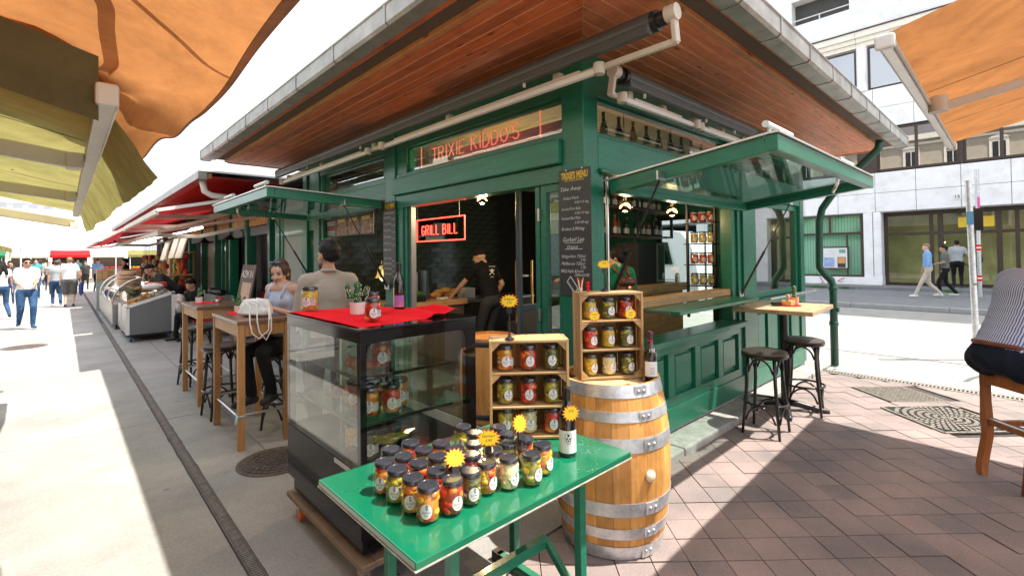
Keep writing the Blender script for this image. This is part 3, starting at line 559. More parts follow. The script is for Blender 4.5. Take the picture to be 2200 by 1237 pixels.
# hatches -----------------------------------------------------------------
def hatch(face, a0, a1, hin, zin, hout, zout, arms, nm='hatch_frame'):
    """raised glazed hatch; a0..a1 along the wall, hinge at hin/zin, outer edge at hout/zout"""
    def Q(a, t, dz): 
        h = hin+(hout-hin)*t; z = zin+(zout-zin)*t+dz
        return Vector((h, a, z)) if face == 'x' else Vector((a, h, z))
    def B(nm, mt, p, q, w, h, par, bv=.004): return MB().bar(p, q, w, h).build(nm, mt, par, bevel=bv)
    fr = B(nm, GREEN, Q(a0, 1, 0), Q(a1, 1, 0), .07, .095, K, .006)
    for a in (a0+.035, a1-.035): B('side_bar', GREEN, Q(a, .035, 0), Q(a, .97, 0), .07, .093, fr)
    B('hinge_bar', GREEN, Q(a0+.07, .035, 0), Q(a1-.07, .035, 0), .09, .093, fr)
    m = MB(); n = 1
    c = [Q(a0+.06, .07, -.01), Q(a1-.06, .07, -.01), Q(a1-.06, .955, -.01), Q(a0+.06, .955, -.01)]; m.poly(c, (0, 0, .008)); m.build('pane', HATG, fr)
    B('cover_strip', ALU, Q(a0-.01, 1.015, .055), Q(a1+.01, 1.015, .055), .06, .012, fr, 0)
    for a in (a0, a1): B('cover_strip', ALU, Q(a, .0, .055), Q(a, 1.0, .055), .04, .012, fr, 0)
    L_ = (hin-hout)
    for a in arms: B('glazing_bead', GREEN, Q(a, .08, -.02), Q(a, .95, -.02), .03, .03, fr) if False else None
    for u in (.06, .72) if face == 'y' else (.18, .78):
        a = a0+(a1-a0)*u; ln = .45 if face == 'y' else .42
        MB().cyl(Q(a, .93, .16), Q(a+ln, .93, .16), .022, n=10).cyl(Q(a+.06, .93, .06), Q(a+.06, .93, .16), .012, n=8).cyl(Q(a+ln-.06, .93, .06), Q(a+ln-.06, .93, .16), .012, n=8).build('grab_bar', WHITEM, fr, True)
    a = (a0+a1)/2+(.3 if face == 'y' else .25)
    hk = [Q(a, .97, -.05), Q(a, .97, -.085), Q(a+.02, .95, -.115), Q(a+.07, .93, -.125), Q(a+.13, .92, -.125)]
    MB().tube(hk, .013, 8).build('pull_handle', STEEL, fr, True)
    for i, a in enumerate((a0+.05, a1-.05)):
        top = Q(a, .42, -.03); bot = Vector((hin+.02, a, zin-.95)) if face == 'x' else Vector((a, hin+.02, zin-.95))
        sgn = -1 if i == 0 else 1
        top += (Vector((0, sgn*.09, 0)) if face == 'x' else Vector((sgn*.09, 0, 0))); bot += (Vector((0, sgn*.06, 0)) if face == 'x' else Vector((sgn*.06, 0, 0)))
        mid = top.lerp(bot, .52)
        st = MB().cyl(top, mid, .007, n=8).build('gas_strut', BLACKM, fr, True)
        MB().cyl(mid, bot, .0135, n=10).build('gas_strut', BLACKM, fr, True)
        w = Vector((.0, .045, 0)) if face == 'x' else Vector((.045, 0, 0))
        for c in (top, bot): MB().box(*(c-w-Vector((.006,.006,.03))), *(c+w+Vector((.006,.006,.03)))).build('strut_plate', STEEL, fr)
    return fr
hatch('y', 2.95, 5.47, 2.13, 2.17, .975, 2.305, [])
hatch('x', 5.10, 7.40, 2.74, 2.28, 1.50, 2.335, [])
# eaves --------------------------------------------------------------------
ZS = 3.20; SX, SY = 1.88, 1.45; GX, GY = 1.60, 1.20; ZG = 3.27
REX, REY = 9.15, 8.70
HIP = lambda x: YK + (x-XK)*(YK-SY)/(XK-SX)      # hip line under the eaves
nb = 9
for i in range(nb):      # boards along the lane side, mitred at the hip
    x0 = SX+.02+(2.86-SX)*i/nb; x1 = SX+.02+(2.86-SX)*(i+1)/nb-.011
    z = ZS+rnd.uniform(-.0015, .0015)
    MB().poly([(x0, HIP(x0)+.002, z), (x1, HIP(x1)+.002, z), (x1, REY-.1, z), (x0, REY-.1, z)], (0, 0, .02)).build('soffit_board', SOFF, K, bevel=.002)
HIX = lambda y: XK + (y-YK)*(XK-SX)/(YK-SY)
nb = 7
for i in range(nb):
    y0 = SY+.02+(2.28-SY)*i/nb; y1 = SY+.02+(2.28-SY)*(i+1)/nb-.011
    z = ZS+rnd.uniform(-.0015, .0015)
    MB().poly([(HIX(y0)+.002, y0, z), (REX-.15, y0, z), (REX-.15, y1, z), (HIX(y1)+.002, y1, z)], (0, 0, .02)).build('soffit_board', SOFX, K, bevel=.002)
kb_('soffit_back', M('groove_highlight', (.74,.56,.38), .7), SX+.03, SY+.03, ZS+.005, REX-.16, REY-.11, ZS+.018, bevel=0)  # pale sheet paints the light caught by the board grooves
kb_('eaves_end', SOFX, SX+.02, REY-.098, ZS-.01, XE+.5, REY-.06, ZS+.06); kb_('eaves_end', SOFF, REX-.148, SY+.02, ZS-.01, REX-.11, REY-.1, ZS+.06)
# fascia boards, mesh strip, gutter
kb_('fascia', FASC, SX-.03, SY-.03, ZS-.005, SX+.018, REY-.1, ZS+.10, bevel=.004); kb_('fascia', FASX, SX+.02, SY-.03, ZS-.005, REX-.15, SY+.018, ZS+.10, bevel=.004)
kb_('vent_mesh', MESHD, SX-.15, SY-.15, ZS+.03, SX-.032, REY-.1, ZS+.04, bevel=0); kb_('vent_mesh', MESHD, SX-.03, SY-.15, ZS+.03, REX-.15, SY-.032, ZS+.04, bevel=0)
kb_('fascia_board', SOFF, SX-.20, SY-.20, ZS+.015, SX-.152, REY-.1, ZS+.11, bevel=.003); kb_('fascia_board', SOFX, SX-.15, SY-.20, ZS+.015, REX-.15, SY-.152, ZS+.11, bevel=.003)
def gutter(along, n, c0, c1, g):
    """box gutter in lengths with raised joints"""
    prof = [(0, .075), (0, -.045), (.02, -.06), (.125, -.06), (.135, -.05), (.135, .06)]
    for i in range(n):
        a = c0+(c1-c0)*i/n; b = c0+(c1-c0)*(i+1)/n-.006
        P = (lambda s, q: Vector((g+q[0], s, ZG+q[1]))) if along == 'y' else (lambda s, q: Vector((s, g+q[0], ZG+q[1])))
        m = MB(); k = len(prof); m.add([P(a, q) for q in prof]+[P(b, q) for q in prof], [(j, j+1, k+j+1, k+j) for j in range(k-1)]); m.build('gutter', ZINC, K, solid=.006)
        m = MB(); pr = [(q[0]+(-.006 if q[0] < .06 else .006), q[1]-.006*(q[1] < 0)) for q in prof]; m.add([P(b-.012, q) for q in pr]+[P(b+.014, q) for q in pr], [(j, j+1, k+j+1, k+j) for j in range(k-1)]); m.build('gutter_joint', ZINC, K, solid=.005)
    s = (lambda q, w: Vector((g+q, w, ZG+.078))) if along == 'y' else (lambda q, w: Vector((w, g+q, ZG+.078)))
    MB().tube([s(.0, c0), s(.0, c1)], .012, 8).build('gutter_bead', ZINC, K, True)
gutter('y', 9, GY+.0, REY, GX-.05); gutter('x', 11, GX+.09, REX, GY-.05)
# roof: low hipped sheet
hp = [Vector(p) for p in ((GX, GY, ZG+.06), (REX, GY, ZG+.06), (REX, REY, ZG+.06), (GX, REY, ZG+.06))]
mx_, my_ = (GX+REX)/2, (GY+REY)/2
MB().add(hp+[Vector((mx_, my_-.6, 4.5)), Vector((mx_, my_+.6, 4.5))], [(0,1,4), (1,2,5,4), (2,3,5), (3,0,4,5), (3,2,1,0)]).build('roof', ROOFM, K)
kb_('wall_plate', GREEN, XK+.02, YK+.02, 3.166, XE-.02, 7.84, 3.198, bevel=0)
# downpipe at the street corner
MB().tube([(8.05, 1.30, ZG-.10), (8.05, 1.33, ZG-.22), (8.02, 1.55, ZG-.45), (7.99, 1.85, ZG-.78), (7.98, 1.98, ZG-.98), (7.98, 2.02, ZG-1.15), (7.98, 2.03, 1.55), (7.98, 2.03, 1.45), (8.0, 1.98, 1.36), (8.03, 1.90, 1.26), (8.03, 1.88, 1.18), (8.03, 1.88, .06)], .05, 12).build('downpipe', GREEND, K, 'all')
for z in (1.12, .62): MB().lathe([(.052, 0), (.06, .01), (.06, .05), (.052, .06)], 14, (8.03, 1.88, z)).build('pipe_collar', GREEND, K, True)
MB().cyl((8.03, 1.83, .85), (8.03, 1.81, .85), .035, n=14).build('pipe_cap', GREEND, K, True)
# side wall of the street end, inside walls
kb_('end_wall', GREEN, XE-.06, 2.42, .10, XE, 3.45, 3.16); kb_('end_wall', GREEN, XE-.06, 4.55, .10, XE, 7.85, 3.16); kb_('end_wall', GREEN, XE-.06, 3.45, 2.35, XE, 4.55, 3.16)
f = framewin('glass_door', 'x', XE-.055, 3.45, 4.55, .10, 2.35, .09, .05, SHOPG, BLACKM); MB().cyl((XE-.12, 3.62, .9), (XE-.12, 3.62, 1.9), .016).build('door_pull', STEEL, f, True)
kb_('ceiling', M('kiosk_ceiling', (.55,.53,.50), .8), XK+.12, YK+.12, 3.10, XE-.05, 8.9, 3.13, bevel=0)
kb_('back_wall', DARKI, XK+.12, 7.72, .10, XE-.06, 7.84, 3.10, bevel=0)
tw = kb_('tile_backing', GROUT, 2.98, 7.60, .10, XE-.06, 7.72, 3.10, bevel=0)
tme = MB().box(-.117, -.012, -.0465, .117, .0, .0465).mesh('tile', TILE)
cnt = 0
for j in range(31):
    for i in range(20):
        x = 3.1+.24*i+(.12 if j % 2 else 0); z = .17+.096*j
        if x > 7.7 or z > 3.0 or z < .95: continue
        if cnt >= 296: break
        if x > 6.6: continue
        o = place('tile', tme, tw); o.location = (x, 7.6, z); o.rotation_euler = (rnd.uniform(-.012, .012), 0, rnd.uniform(-.012, .012)); cnt += 1
# kitchen counter inside
kc = kb_('kitchen_counter', BRWNP, 3.05, 5.80, .11, 4.42, 6.40, .96); kb_('counter_top', COUNT, 3.0, 5.75, .96, 4.45, 6.45, 1.04, par=kc)
kc2 = kb_('kitchen_counter', BLACKM, 4.46, 5.85, .11, 5.9, 6.45, .96); kb_('counter_top', STAINL, 4.46, 5.80, .96, 5.95, 6.50, 1.0, par=kc2)
pt = kb_('partition', BLUEP, 3.30, 3.42, .11, 3.34, 3.47, 2.4); kb_('partition_post', BLUEP, 3.62, 3.42, .11, 3.66, 3.47, 2.4, par=pt); kb_('partition_panel', BRWNP, 3.34, 3.43, .15, 3.62, 3.46, 1.12, par=pt); kb_('partition_rail', BLUEP, 3.34, 3.42, 1.12, 3.62, 3.47, 1.18, par=pt); kb_('partition_rail', BLUEP, 3.34, 3.42, 2.34, 3.62, 3.47, 2.4, par=pt)
bc = kb_('bar_counter', COUNT, 5.3, 3.42, 1.14, 6.75, 4.0, 1.25); kb_('bar_front', COUNT, 5.35, 3.47, .11, 6.7, 3.95, 1.14, par=bc)
# hanging shelf of bottles, jar rack: see small things
rk = kb_('steel_rack', BLACKM, 7.58, 4.10, 1.93, 7.62, 4.14, 3.05)
for x in (5.55, 6.55, 7.59):
    for y in (4.11, 4.46): kb_('rack_post', BLACKM, x, y, 1.93, x+.03, y+.03, 3.05, par=rk) if (x, y) != (7.59, 4.11) else None
for z in (1.93, 2.36, 2.80): kb_('rack_shelf', BRWNP, 5.55, 4.10, z, 7.62, 4.48, z+.03, par=rk)
rp = kb_('jar_rack', BLACKM, 5.56, 2.46, .9, 5.59, 2.49, 2.35)
kb_('rack_post', BLACKM, 5.56, 2.80, .9, 5.59, 2.83, 2.35, par=rp)
for z in (1.28, 1.53, 1.78, 2.03, 2.28): kb_('rack_shelf', BLACKM, 5.50, 2.46, z, 5.74, 2.83, z+.012, par=rp)
# wall lamp bracket bulbs
def bulb(label, x, y, z):
    t = thing('glass_bulb_lamp', label, 'lamp', (x, y, z))
    MB().cyl((x, y, z+.08), (x, y, 3.1), .004, n=6).build('cord', BLACKM, t); MB().cyl((x, y, z+.05), (x, y, z+.1), .018).build('socket', GOLD, t, True)
    MB().ell((x, y, z), (.075, .075, .06), 16, 10).build('bulb', Mglass('amber_glass', (1, .85, .6), 1.6) if 'amber_glass' not in MT else MT['amber_glass'], t, 'all')
    pl = bpy.data.lights.new('bulb_light', 'POINT'); pl.energy = 2.5 if 'hatch' in label else 32; pl.color = (1, .72, .42); pl.shadow_soft_size = .05; po = bpy.data.objects.new('bulb_light', pl); COL.objects.link(po); po.parent = t; po.location = (0, 0, -.08)
    MB().tube([(x+.05*math.cos(a), y+.05*math.sin(a), z+.02*math.sin(2*a)) for a in [i*math.pi/8 for i in range(17)]], .004, 6).build('filament', BULB, t, True)
bulb('round amber bulb glowing behind the right hatch, nearer the menu post', 3.95, 2.62, 2.14); bulb('round amber bulb glowing behind the right hatch, nearer the jar rack', 4.85, 2.62, 2.14); bulb('amber bulb glowing at the top of the doorway', 3.35, 4.05, 2.30)
# retracted awnings ------------------------------------------------------------
def awning(label, face, a0, a1, h, z, tube_a0):
    P = (lambda a, dh, dz: Vector((h+dh, a, z+dz))) if face == 'x' else (lambda a, dh, dz: Vector((a, h+dh, z+dz)))
    t = thing('retracted_awning', label, 'awning', P((a0+a1)/2, 0, 0))
    MB().cyl(P(tube_a0, .0, .07), P(a1, .0, .07), .062, n=20).build('fabric_roll', TUBEG, t, True)
    MB().bar(P(tube_a0, -.035, .02), P(a1, -.035, .02), .05, .06).build('cover_profile', TUBEG, t, bevel=.01); MB().cyl(P(tube_a0-.03, .0, .07), P(tube_a0, .0, .07), .060, n=20).cyl(P(tube_a0-.08, .0, .07), P(tube_a0-.03, .0, .07), .042, n=16).build('roll_end', BLACKM, t, True)
    MB().bar(P(tube_a0-.12, .0, .10), P(tube_a0-.12, .03, -.08), .03, .05).build('end_bracket', BEIGEM, t, bevel=.006); MB().cyl(P(tube_a0-.145, .0, .08), P(tube_a0-.08, .0, .08), .045, n=18).build('end_cap', BEIGEM, t, True)
    MB().bar(P(tube_a0-.13, .03, -.07), P(a1, .03, -.07), .03, .035).build('square_bar', BEIGEM, t, bevel=.004)
    s = 1 if a1 > a0 else -1; span = a1-a0; k = a0+.18*span
    n = 2
    for i in range(n):
        b = a0+span*(.04+.49*i); e = a0+span*(.47+.49*i)
        MB().bar(P(b, -.01, -.10), P(e, -.01, -.10), .045, .04).build('folding_arm', WHITEM, t, bevel=.012)
        MB().bar(P(b+.15, .0, -.065), P(e-.2, .0, -.065), .025, .025).build('folding_arm', BEIGEM, t, bevel=.006)
        MB().lathe([(0, -.035), (.035, -.035), (.04, 0), (.035, .035), (0, .035)], 14, P(b, .0, -.085)).build('arm_joint', BEIGEM, t, True)
        MB().lathe([(0, -.045), (.035, -.045), (.035, .03), (0, .03)], 12, P(e, -.04, -.09)).build('arm_joint', BEIGEM, t, True)
    for u in (.1, .3, .52, .75, .95): c = P(a0+span*u, .05, -.03); MB().box(*(c-Vector((.03,.03,.05))), *(c+Vector((.03,.03,.035)))).build('wall_bracket', BEIGEM, t, bevel=.008)
    for u in (.14, .55, .8): c = P(a0+span*u, -.03, .02); MB().cyl(c-Vector((0,0,.06)), c+Vector((0,0,.05)), .012, n=8).cyl(c+Vector((0,0,.05)), c+Vector((0,0,.06)), .022, n=10).build('clamp_pin', BEIGEM, t, True)
awning('long grey retracted awning roll on cream arms above the lane front', 'x', 1.55, 7.95, 2.46, 2.93, 1.42)
awning('shorter grey retracted awning roll on cream arms above the right hatch', 'y', 2.80, 5.25, 1.93, 2.87, 2.92)
# ================================================================ jars
def fruit(n, c, rough=.3): return M('food_'+n, c, rough, var=.2, vs=40, coat=.3)
FR = dict(red=fruit('red', (.62,.02,.012)), ora=fruit('orange', (.85,.22,.015)), yel=fruit('yellow', (.82,.50,.02)), ylg=fruit('yellow_green', (.48,.42,.03)), olv=fruit('olive', (.10,.12,.025)), whi=fruit('white', (.72,.64,.44)), cre=fruit('cream', (.66,.55,.33)), bro=fruit('brown_green', (.16,.12,.03)))
KIND = {'red': (['red', 'red', 'red', 'ora'], 'brown_red', (.16,.02,.01), 'b', 'red peppers'), 'mixed': (['ora', 'yel', 'red', 'ora'], 'x', (.30,.12,.02), 'b', 'orange and yellow peppers'), 'long': (['yel', 'yel', 'ylg'], 'y', (.30,.20,.02), 'l', 'long yellow peppers'), 'green': (['olv', 'bro', 'olv', 'ylg'], 'g', (.07,.07,.015), 'l', 'green gherkins'), 'white': (['whi', 'cre', 'whi'], 'w', (.45,.36,.18), 's', 'white pearl onions'), 'pick': (['ylg', 'yel', 'olv', 'ylg'], 'p', (.15,.13,.02), 'b', 'pale green peppers')}
CONT = {}
def contents(kind, var):
    cols, _, core, shp, _ = KIND[kind]; r = random.Random(kind+str(var)); m = MB(); names = list(dict.fromkeys(cols))
    m.cm = len(names); m.lathe([(.034, .004), (.036, .01), (.036, .095), (.030, .102)], 14)
    for k in range({'b': 26, 'l': 30, 's': 60}[shp]):
        c = r.choice(cols); m.cm = names.index(c); a = r.uniform(0, 6.28); z = .014+.082*r.random()
        if shp == 's': rad = (.0085, .0085, .0085); q = .0325
        elif shp == 'l': rad = (.006, .023, .0065); q = .031
        else: rad = (.009+.006*r.random(), .014+.007*r.random(), .011+.007*r.random()); q = .029
        mt = Matrix.Rotation(a, 3, 'Z') @ Matrix.Rotation(r.uniform(-.55, .55), 3, 'X')
        m.ell((q*math.cos(a), q*math.sin(a), z), rad, 8, 6, mt)
    lim = .0415
    for p in m.v:
        rr = math.hypot(p.x, p.y)
        if rr > lim: p.x *= lim/rr; p.y *= lim/rr
        p.z = min(max(p.z, .006), .103)
    cm = MT.get('brine_'+kind) or M('brine_'+kind, [min(.8, c*1.9) for c in core], .3, var=.3, vs=30)
    return m.mesh('contents_'+kind, [FR[n] for n in names]+[cm])
GLASSME = MB().lathe([(0, .0), (.036, .0), (.0425, .003), (.044, .008), (.044, .088), (.041, .098), (.0365, .104), (.0365, .112)], 24, caps=False).mesh('glass', JARG)
LIDME = MB().lathe([(.0375, .106), (.0395, .107), (.0395, .119), (.038, .1215), (.033, .1222), (.0325, .1210), (0, .1210)], 28).mesh('lid', LID)
def cylfn(r, z0): return lambda x, y: Vector((r*math.sin(x/r), -r*math.cos(x/r), z0+y))
def labelmesh(kind='round'):
    m = MB(); f = cylfn(.0447, .048)
    if kind == 'round': m.add([f(0, 0)]+[f(.0215*math.cos(2*math.pi*i/28), .0255*math.sin(2*math.pi*i/28)) for i in range(28)]+[f(.011*math.cos(2*math.pi*i/28), .0125*math.sin(2*math.pi*i/28)) for i in range(28)], [(0, 29+i, 29+(i+1) % 28) for i in range(28)]+[(29+i, 1+i, 1+(i+1) % 28, 29+(i+1) % 28) for i in range(28)])
    else: m.grid(lambda u, v: f(.017+.03*u, -.02+.034*v), 5, 1)
    m.cm = 1; g = cylfn(.0451, .048)
    if kind == 'round':
        puttext(m, 'Gurkerl', 0, (1,0,0), (0,0,1), .0105, .03, .25, fn=lambda x, y: g(x, y-.003)); puttext(m, 'Leo', 0, (1,0,0), (0,0,1), .0105, .014, .25, fn=lambda x, y: g(x+.001, y-.0125))
        for (a, b, w, h) in ((.003, .0205, .004, .0022), (.0055, .0165, .0015, .003), (.0, .0145, .002, .003), (.003, .010, .0035, .002), (.0015, .006, .0012, .002), (.005, .006, .0012, .002)): m.add([g(a+w*math.cos(t), b+h*math.sin(t)) for t in [k*math.pi/4 for k in range(8)]], [tuple(range(8))])
    else:
        for i in range(5): m.grid(lambda u, v, i=i: g(.019+.024*u, .008-.006*i+.0018*v), 3, 1)
        puttext(m, 'PFEFFERONI', 0, (1,0,0), (0,0,1), .005, .024, fn=lambda x, y: g(x+.0315, y+.0105))
    return m.mesh('label_'+kind, [PAPER, INK])
LABR, LABS = labelmesh(), labelmesh('sq')
PRICE = []
for s in ('5,90', '5,90', '6,90'):
    m = MB(); g = cylfn(.0449, .045); puttext(m, s, 0, (1,0,0), (0,0,1), .016, .026, .2, bold=.0003, fn=lambda x, y: g(x, y)); PRICE.append(m.mesh('price_writing', CHALK))
def jar(label, kind, loc, rz, s=1, sq=False, group=None, price=None, jt=.0):
    t = thing('preserve_jar', label, 'jar', loc, rz, group); t.scale = (s, s, s)
    v = rnd.randrange(4)
    if (kind, v) not in CONT: CONT[kind, v] = contents(kind, v)
    for n, me, sm in (('glass', GLASSME, True), ('contents', CONT[kind, v], 'all'), ('lid', LIDME, True), ('label', LABR, False)):
        o = bpy.data.objects.new(n, me); COL.objects.link(o); o.parent = t
        if sm and not me.polygons[0].use_smooth: me.polygons.foreach_set('use_smooth', [True]*len(me.polygons)); (me.set_sharp_from_angle(angle=R(40)) if n != 'contents' else None)
        if n == 'contents': o.rotation_euler.z = rnd.uniform(0, 6)
        if n == 'label': o.rotation_euler.z = jt
    if sq: o = bpy.data.objects.new('label', LABS); COL.objects.link(o); o.parent = t; o.rotation_euler.z = jt
    if price is not None: o = bpy.data.objects.new('price_writing', PRICE[price]); COL.objects.link(o); o.parent = t; o.rotation_euler.z = jt-.95
    return t
ORD = ['first', 'second', 'third', 'fourth', 'fifth', 'sixth', 'seventh']
TJ = [(.945,1.459,'mixed'),(1.035,1.44,'red'),(.939,1.551,'mixed'),(.934,1.653,'pick'),(.933,1.754,'mixed'),(1.127,1.446,'green'),(1.036,1.541,'red'),(1.026,1.649,'red'),(1.018,1.753,'red'),(1.013,1.85,'green'),(1.219,1.465,'mixed'),(1.127,1.543,'green'),(1.115,1.653,'green'),(1.113,1.751,'pick'),(1.109,1.848,'red'),(1.308,1.432,'white'),(1.217,1.56,'red'),(1.207,1.658,'mixed'),(1.203,1.754,'mixed'),(1.396,1.391,'pick'),(1.313,1.531,'white'),(1.302,1.648,'white'),(1.497,1.425,'mixed'),(1.408,1.543,'pick'),(1.393,1.64,'green'),(1.379,1.735,'green'),(1.387,1.84,'pick'),(1.482,1.632,'green'),(1.500,1.535,'red'),(1.512,1.728,'mixed')]
cols = {}
for x, y, k in TJ: cols.setdefault(round((x-.94)/.093), []).append((y, x, k))
for ci in sorted(cols):
    for n, (y, x, k) in enumerate(sorted(cols[ci])):
        jar(f'{KIND[k][4]} jar, {ORD[n]} from the front in the {ORD[ci]} row from the left', k, (x, y, .752), -.62+rnd.uniform(-.35, .35), rnd.uniform(.97, 1.02), group='jars on the green table', jt=rnd.uniform(-.1, .1)+(.35 if ci >= 1 and n == 0 else -.2), price=0 if (ci, n) in ((2, 0), (5, 0)) else None)
# ---------------------------------------------------------------- green folding table
t = thing('green_table', 'green lacquered folding table covered with pickle jars', 'table', (1.37, 1.66, 0))
MB().box(.784,1.283,.722,1.952,2.045,.750).build('table_top', GREENT, t, bevel=.004)
MB().box(.781,1.281,.719,1.955,2.048,.724).build('edge_strip', M('worn_edge', (.42,.40,.34), .6, var=.3, vs=30), t)
for x in (1.03, 1.76):
    l = MB().box(x-.02,1.42,.06,x+.02,1.46,.718).build('leg', GREENT if 0 else GREEN, t, bevel=.003); MB().box(x-.02,1.87,.06,x+.02,1.91,.718).build('leg', GREEN, t, bevel=.003)
    MB().bar((x,1.30,.025), (x,2.02,.025), .04, .05).build('foot_bar', GREEN, t, bevel=.003); MB().box(x-.018,1.46,.60,x+.018,1.87,.64).build('end_rail', GREEN, t)
    for y in (1.30, 2.02): MB().box(x-.024,y-.03,.0,x+.024,y+.03,.05).build('rubber_foot', PAPER if y < 1.5 else BLACKM, t)
MB().bar((1.03,1.66,.26), (1.76,1.66,.26), .035, .05).build('stretcher', GREEN, t); MB().bar((1.76,1.44,.06), (1.76,1.66,.26), .03, .03).build('brace', GREEN, t)
MB().bar((1.03,1.44,.1), (1.76,1.89,.1), .02, .03).build('brace', ALU, t)
# ---------------------------------------------------------------- barrel
BX, BY = 2.448, 1.755
t = thing('oak_barrel', 'upright oak wine barrel with galvanised hoops beside the green table', 'barrel', (BX, BY, 0))
def br(z): return .292+.058*(1-((z-.475)/.475)**2)
NS = 26; a = 0
ws = [rnd.uniform(.8, 1.25) for _ in range(NS)]; tot = sum(ws); ang0 = .2
for w in ws:
    a0 = ang0; a1 = ang0+2*math.pi*w/tot; ang0 = a1; m = MB(); zz = [i*.945/14 for i in range(15)]; vs = []; e = .0007/.32
    for z in zz:
        for th in (a0+e, (a0+a1)/2, a1-e): vs.append((BX+br(z)*math.cos(th), BY+br(z)*math.sin(th), z+.003))
        for th in (a1-e, a0+e): vs.append((BX+(br(z)-.025)*math.cos(th), BY+(br(z)-.025)*math.sin(th), z+.003))
    fs = [(5*i+j, 5*i+(j+1) % 5, 5*i+5+(j+1) % 5, 5*i+5+j) for i in range(14) for j in range(5)]+[(0,4,3,2,1), (70,71,72,73,74)]
    m.add(vs, fs); m.build('stave', OAKB, t, True)
m = MB()
for i in range(5): y0 = -.262+.105*i; y1 = y0+.102; m = MB(); xs = [(-math.sqrt(max(.0, .262**2-min(abs(y0), abs(y1), key=lambda q: -q)**2)))]; h = math.sqrt(max(.001, .266**2-max(abs(y0), abs(y1))**2)); m.box(BX-h, BY+y0, .905, BX+h, BY+y1, .925).build('head_board', M('barrel_head', (.62,.42,.20), .6, var=.15, vs=6, stretch=(1,10,1)) if i == 0 else MT['barrel_head'], t)
for za, zb, tw in ((.885,.952,0),(.76,.815,.1),(.60,.675,.25),(.255,.33,.3),(.125,.185,.3),(.003,.078,.28)):
    m = MB(); n = 48; pr = [(br(za)+.004, za), (br(zb)+.004, zb), (br(zb)+.001, zb), (br(za)+.001, za)]; vs = [(BX+r*math.cos(2*math.pi*i/n), BY+r*math.sin(2*math.pi*i/n), z) for i in range(n) for r, z in pr]
    m.add(vs, [(4*i+j, 4*((i+1) % n)+j, 4*((i+1) % n)+(j+1) % 4, 4*i+(j+1) % 4) for i in range(n) for j in range(4)]); h = m.build('hoop', GALV, t, True)
    aa = R(-112)+tw*.35; zc = (za+zb)/2
    m = MB()
    ln = [(BX+(br(zc)+.0065)*math.cos(aa+q), BY+(br(zc)+.0065)*math.sin(aa+q)) for q in (-.11, -.05, .02, .09, .15)]
    m.add([(*p, z) for p in ln for z in (za+.006, zb-.006)], [(2*i, 2*i+2, 2*i+3, 2*i+1) for i in range(4)]); m.build('hoop_lap', GALV, h, solid=.003)
    for q in (-.03, .08): c = Vector((BX+(br(zc)+.008)*math.cos(aa+q), BY+(br(zc)+.008)*math.sin(aa+q), zc)); MB().ell(c, .0105, 10, 6).build('rivet', STEEL, h, 'all')
aa = R(-108); c = Vector((BX+br(.47)*math.cos(aa), BY+br(.47)*math.sin(aa), .47)); d = Vector((math.cos(aa), math.sin(aa), 0))
m = MB().ell((0, 0, 0), (.033, .033, .016), 16, 8, Matrix.Rotation(math.pi/2, 3, 'Y')); m.v = [c + d*.006 + Matrix.Rotation(aa, 3, 'Z') @ p for p in m.v]; m.build('bung', M('silicone_bung', (.80,.66,.46), .4, var=.05), t, 'all')
# ---------------------------------------------------------------- crates on end with shelves
def crate(label, p0, p1, h, dep, sy):
    """open-front crate standing on end: p0 front-left, p1 front-right at base height"""
    p0 = Vector(p0); p1 = Vector(p1); u = (p1-p0).normalized(); n = Vector((-u.y, u.x, 0)); W = (p1-p0).length; rz = math.atan2(u.y, u.x)
    t = thing('wooden_crate', label, 'crate', p0, rz); Mx = Matrix.Rotation(rz, 3, 'Z'); inv = pm(t)
    def bx(nm, mt, *b, bevel=.002): k = MB().box(*b); o = bpy.data.objects.new(nm, k.mesh(nm, mt)); COL.objects.link(o); o.parent = t; d = o.modifiers.new('b', 'BEVEL'); d.width = bevel; d.segments = 2; return o
    th = .013; k = (dep-.012)/2
    for x in (0, W-th):
        for i in range(2): bx('side_slat', PINEY, x, i*(k+.012), 0, x+th, i*(k+.012)+k, h)
    for z in (.003, h-th-.001):
        for i in range(2): bx('end_slat', PINE, th, i*(k+.012), z, W-th, i*(k+.012)+k, z+th)
    for i in range(4): q = (W-2*th)/4; bx('back_slat', PINEY, th+q*i+.003, dep, .0, th+q*(i+1)-.003, dep+.008, h)
    for z in sy:
        for i in range(2): bx('shelf_slat', PINE, th+.001, .004+i*(k+.01), z, W-th-.001, .004+i*(k+.01)+k-.006, z+.011)
    for x, sx in ((th, 1), (W-th, -1)):
        for z, sz in ((h-th-.001, -1), (.016, 1), (sy[-1]-.001, -1)):
            tri = MB().poly([(x, .004, z), (x+sx*.045, .004, z), (x, .004, z+sz*.045)], (0, .016, 0)); o = bpy.data.objects.new('corner_block', tri.mesh('corner_block', PINE)); COL.objects.link(o); o.parent = t
    return t, (lambda a, b, z: p0 + u*a + n*b + Vector((0, 0, z))), rz, W
t1, C1, rz1, W1 = crate('low wooden crate of jars standing on the back of the green table', (1.560, 1.845, .752), (1.868, 1.585, .752), .50, .17, (.155, .325))
t2, C2, rz2, W2 = crate('wooden crate of jars standing on the oak barrel', (2.245, 1.815, .927), (2.565, 1.585, .927), .52, .17, (.17, .345))
RN = ['bottom', 'middle', 'top']
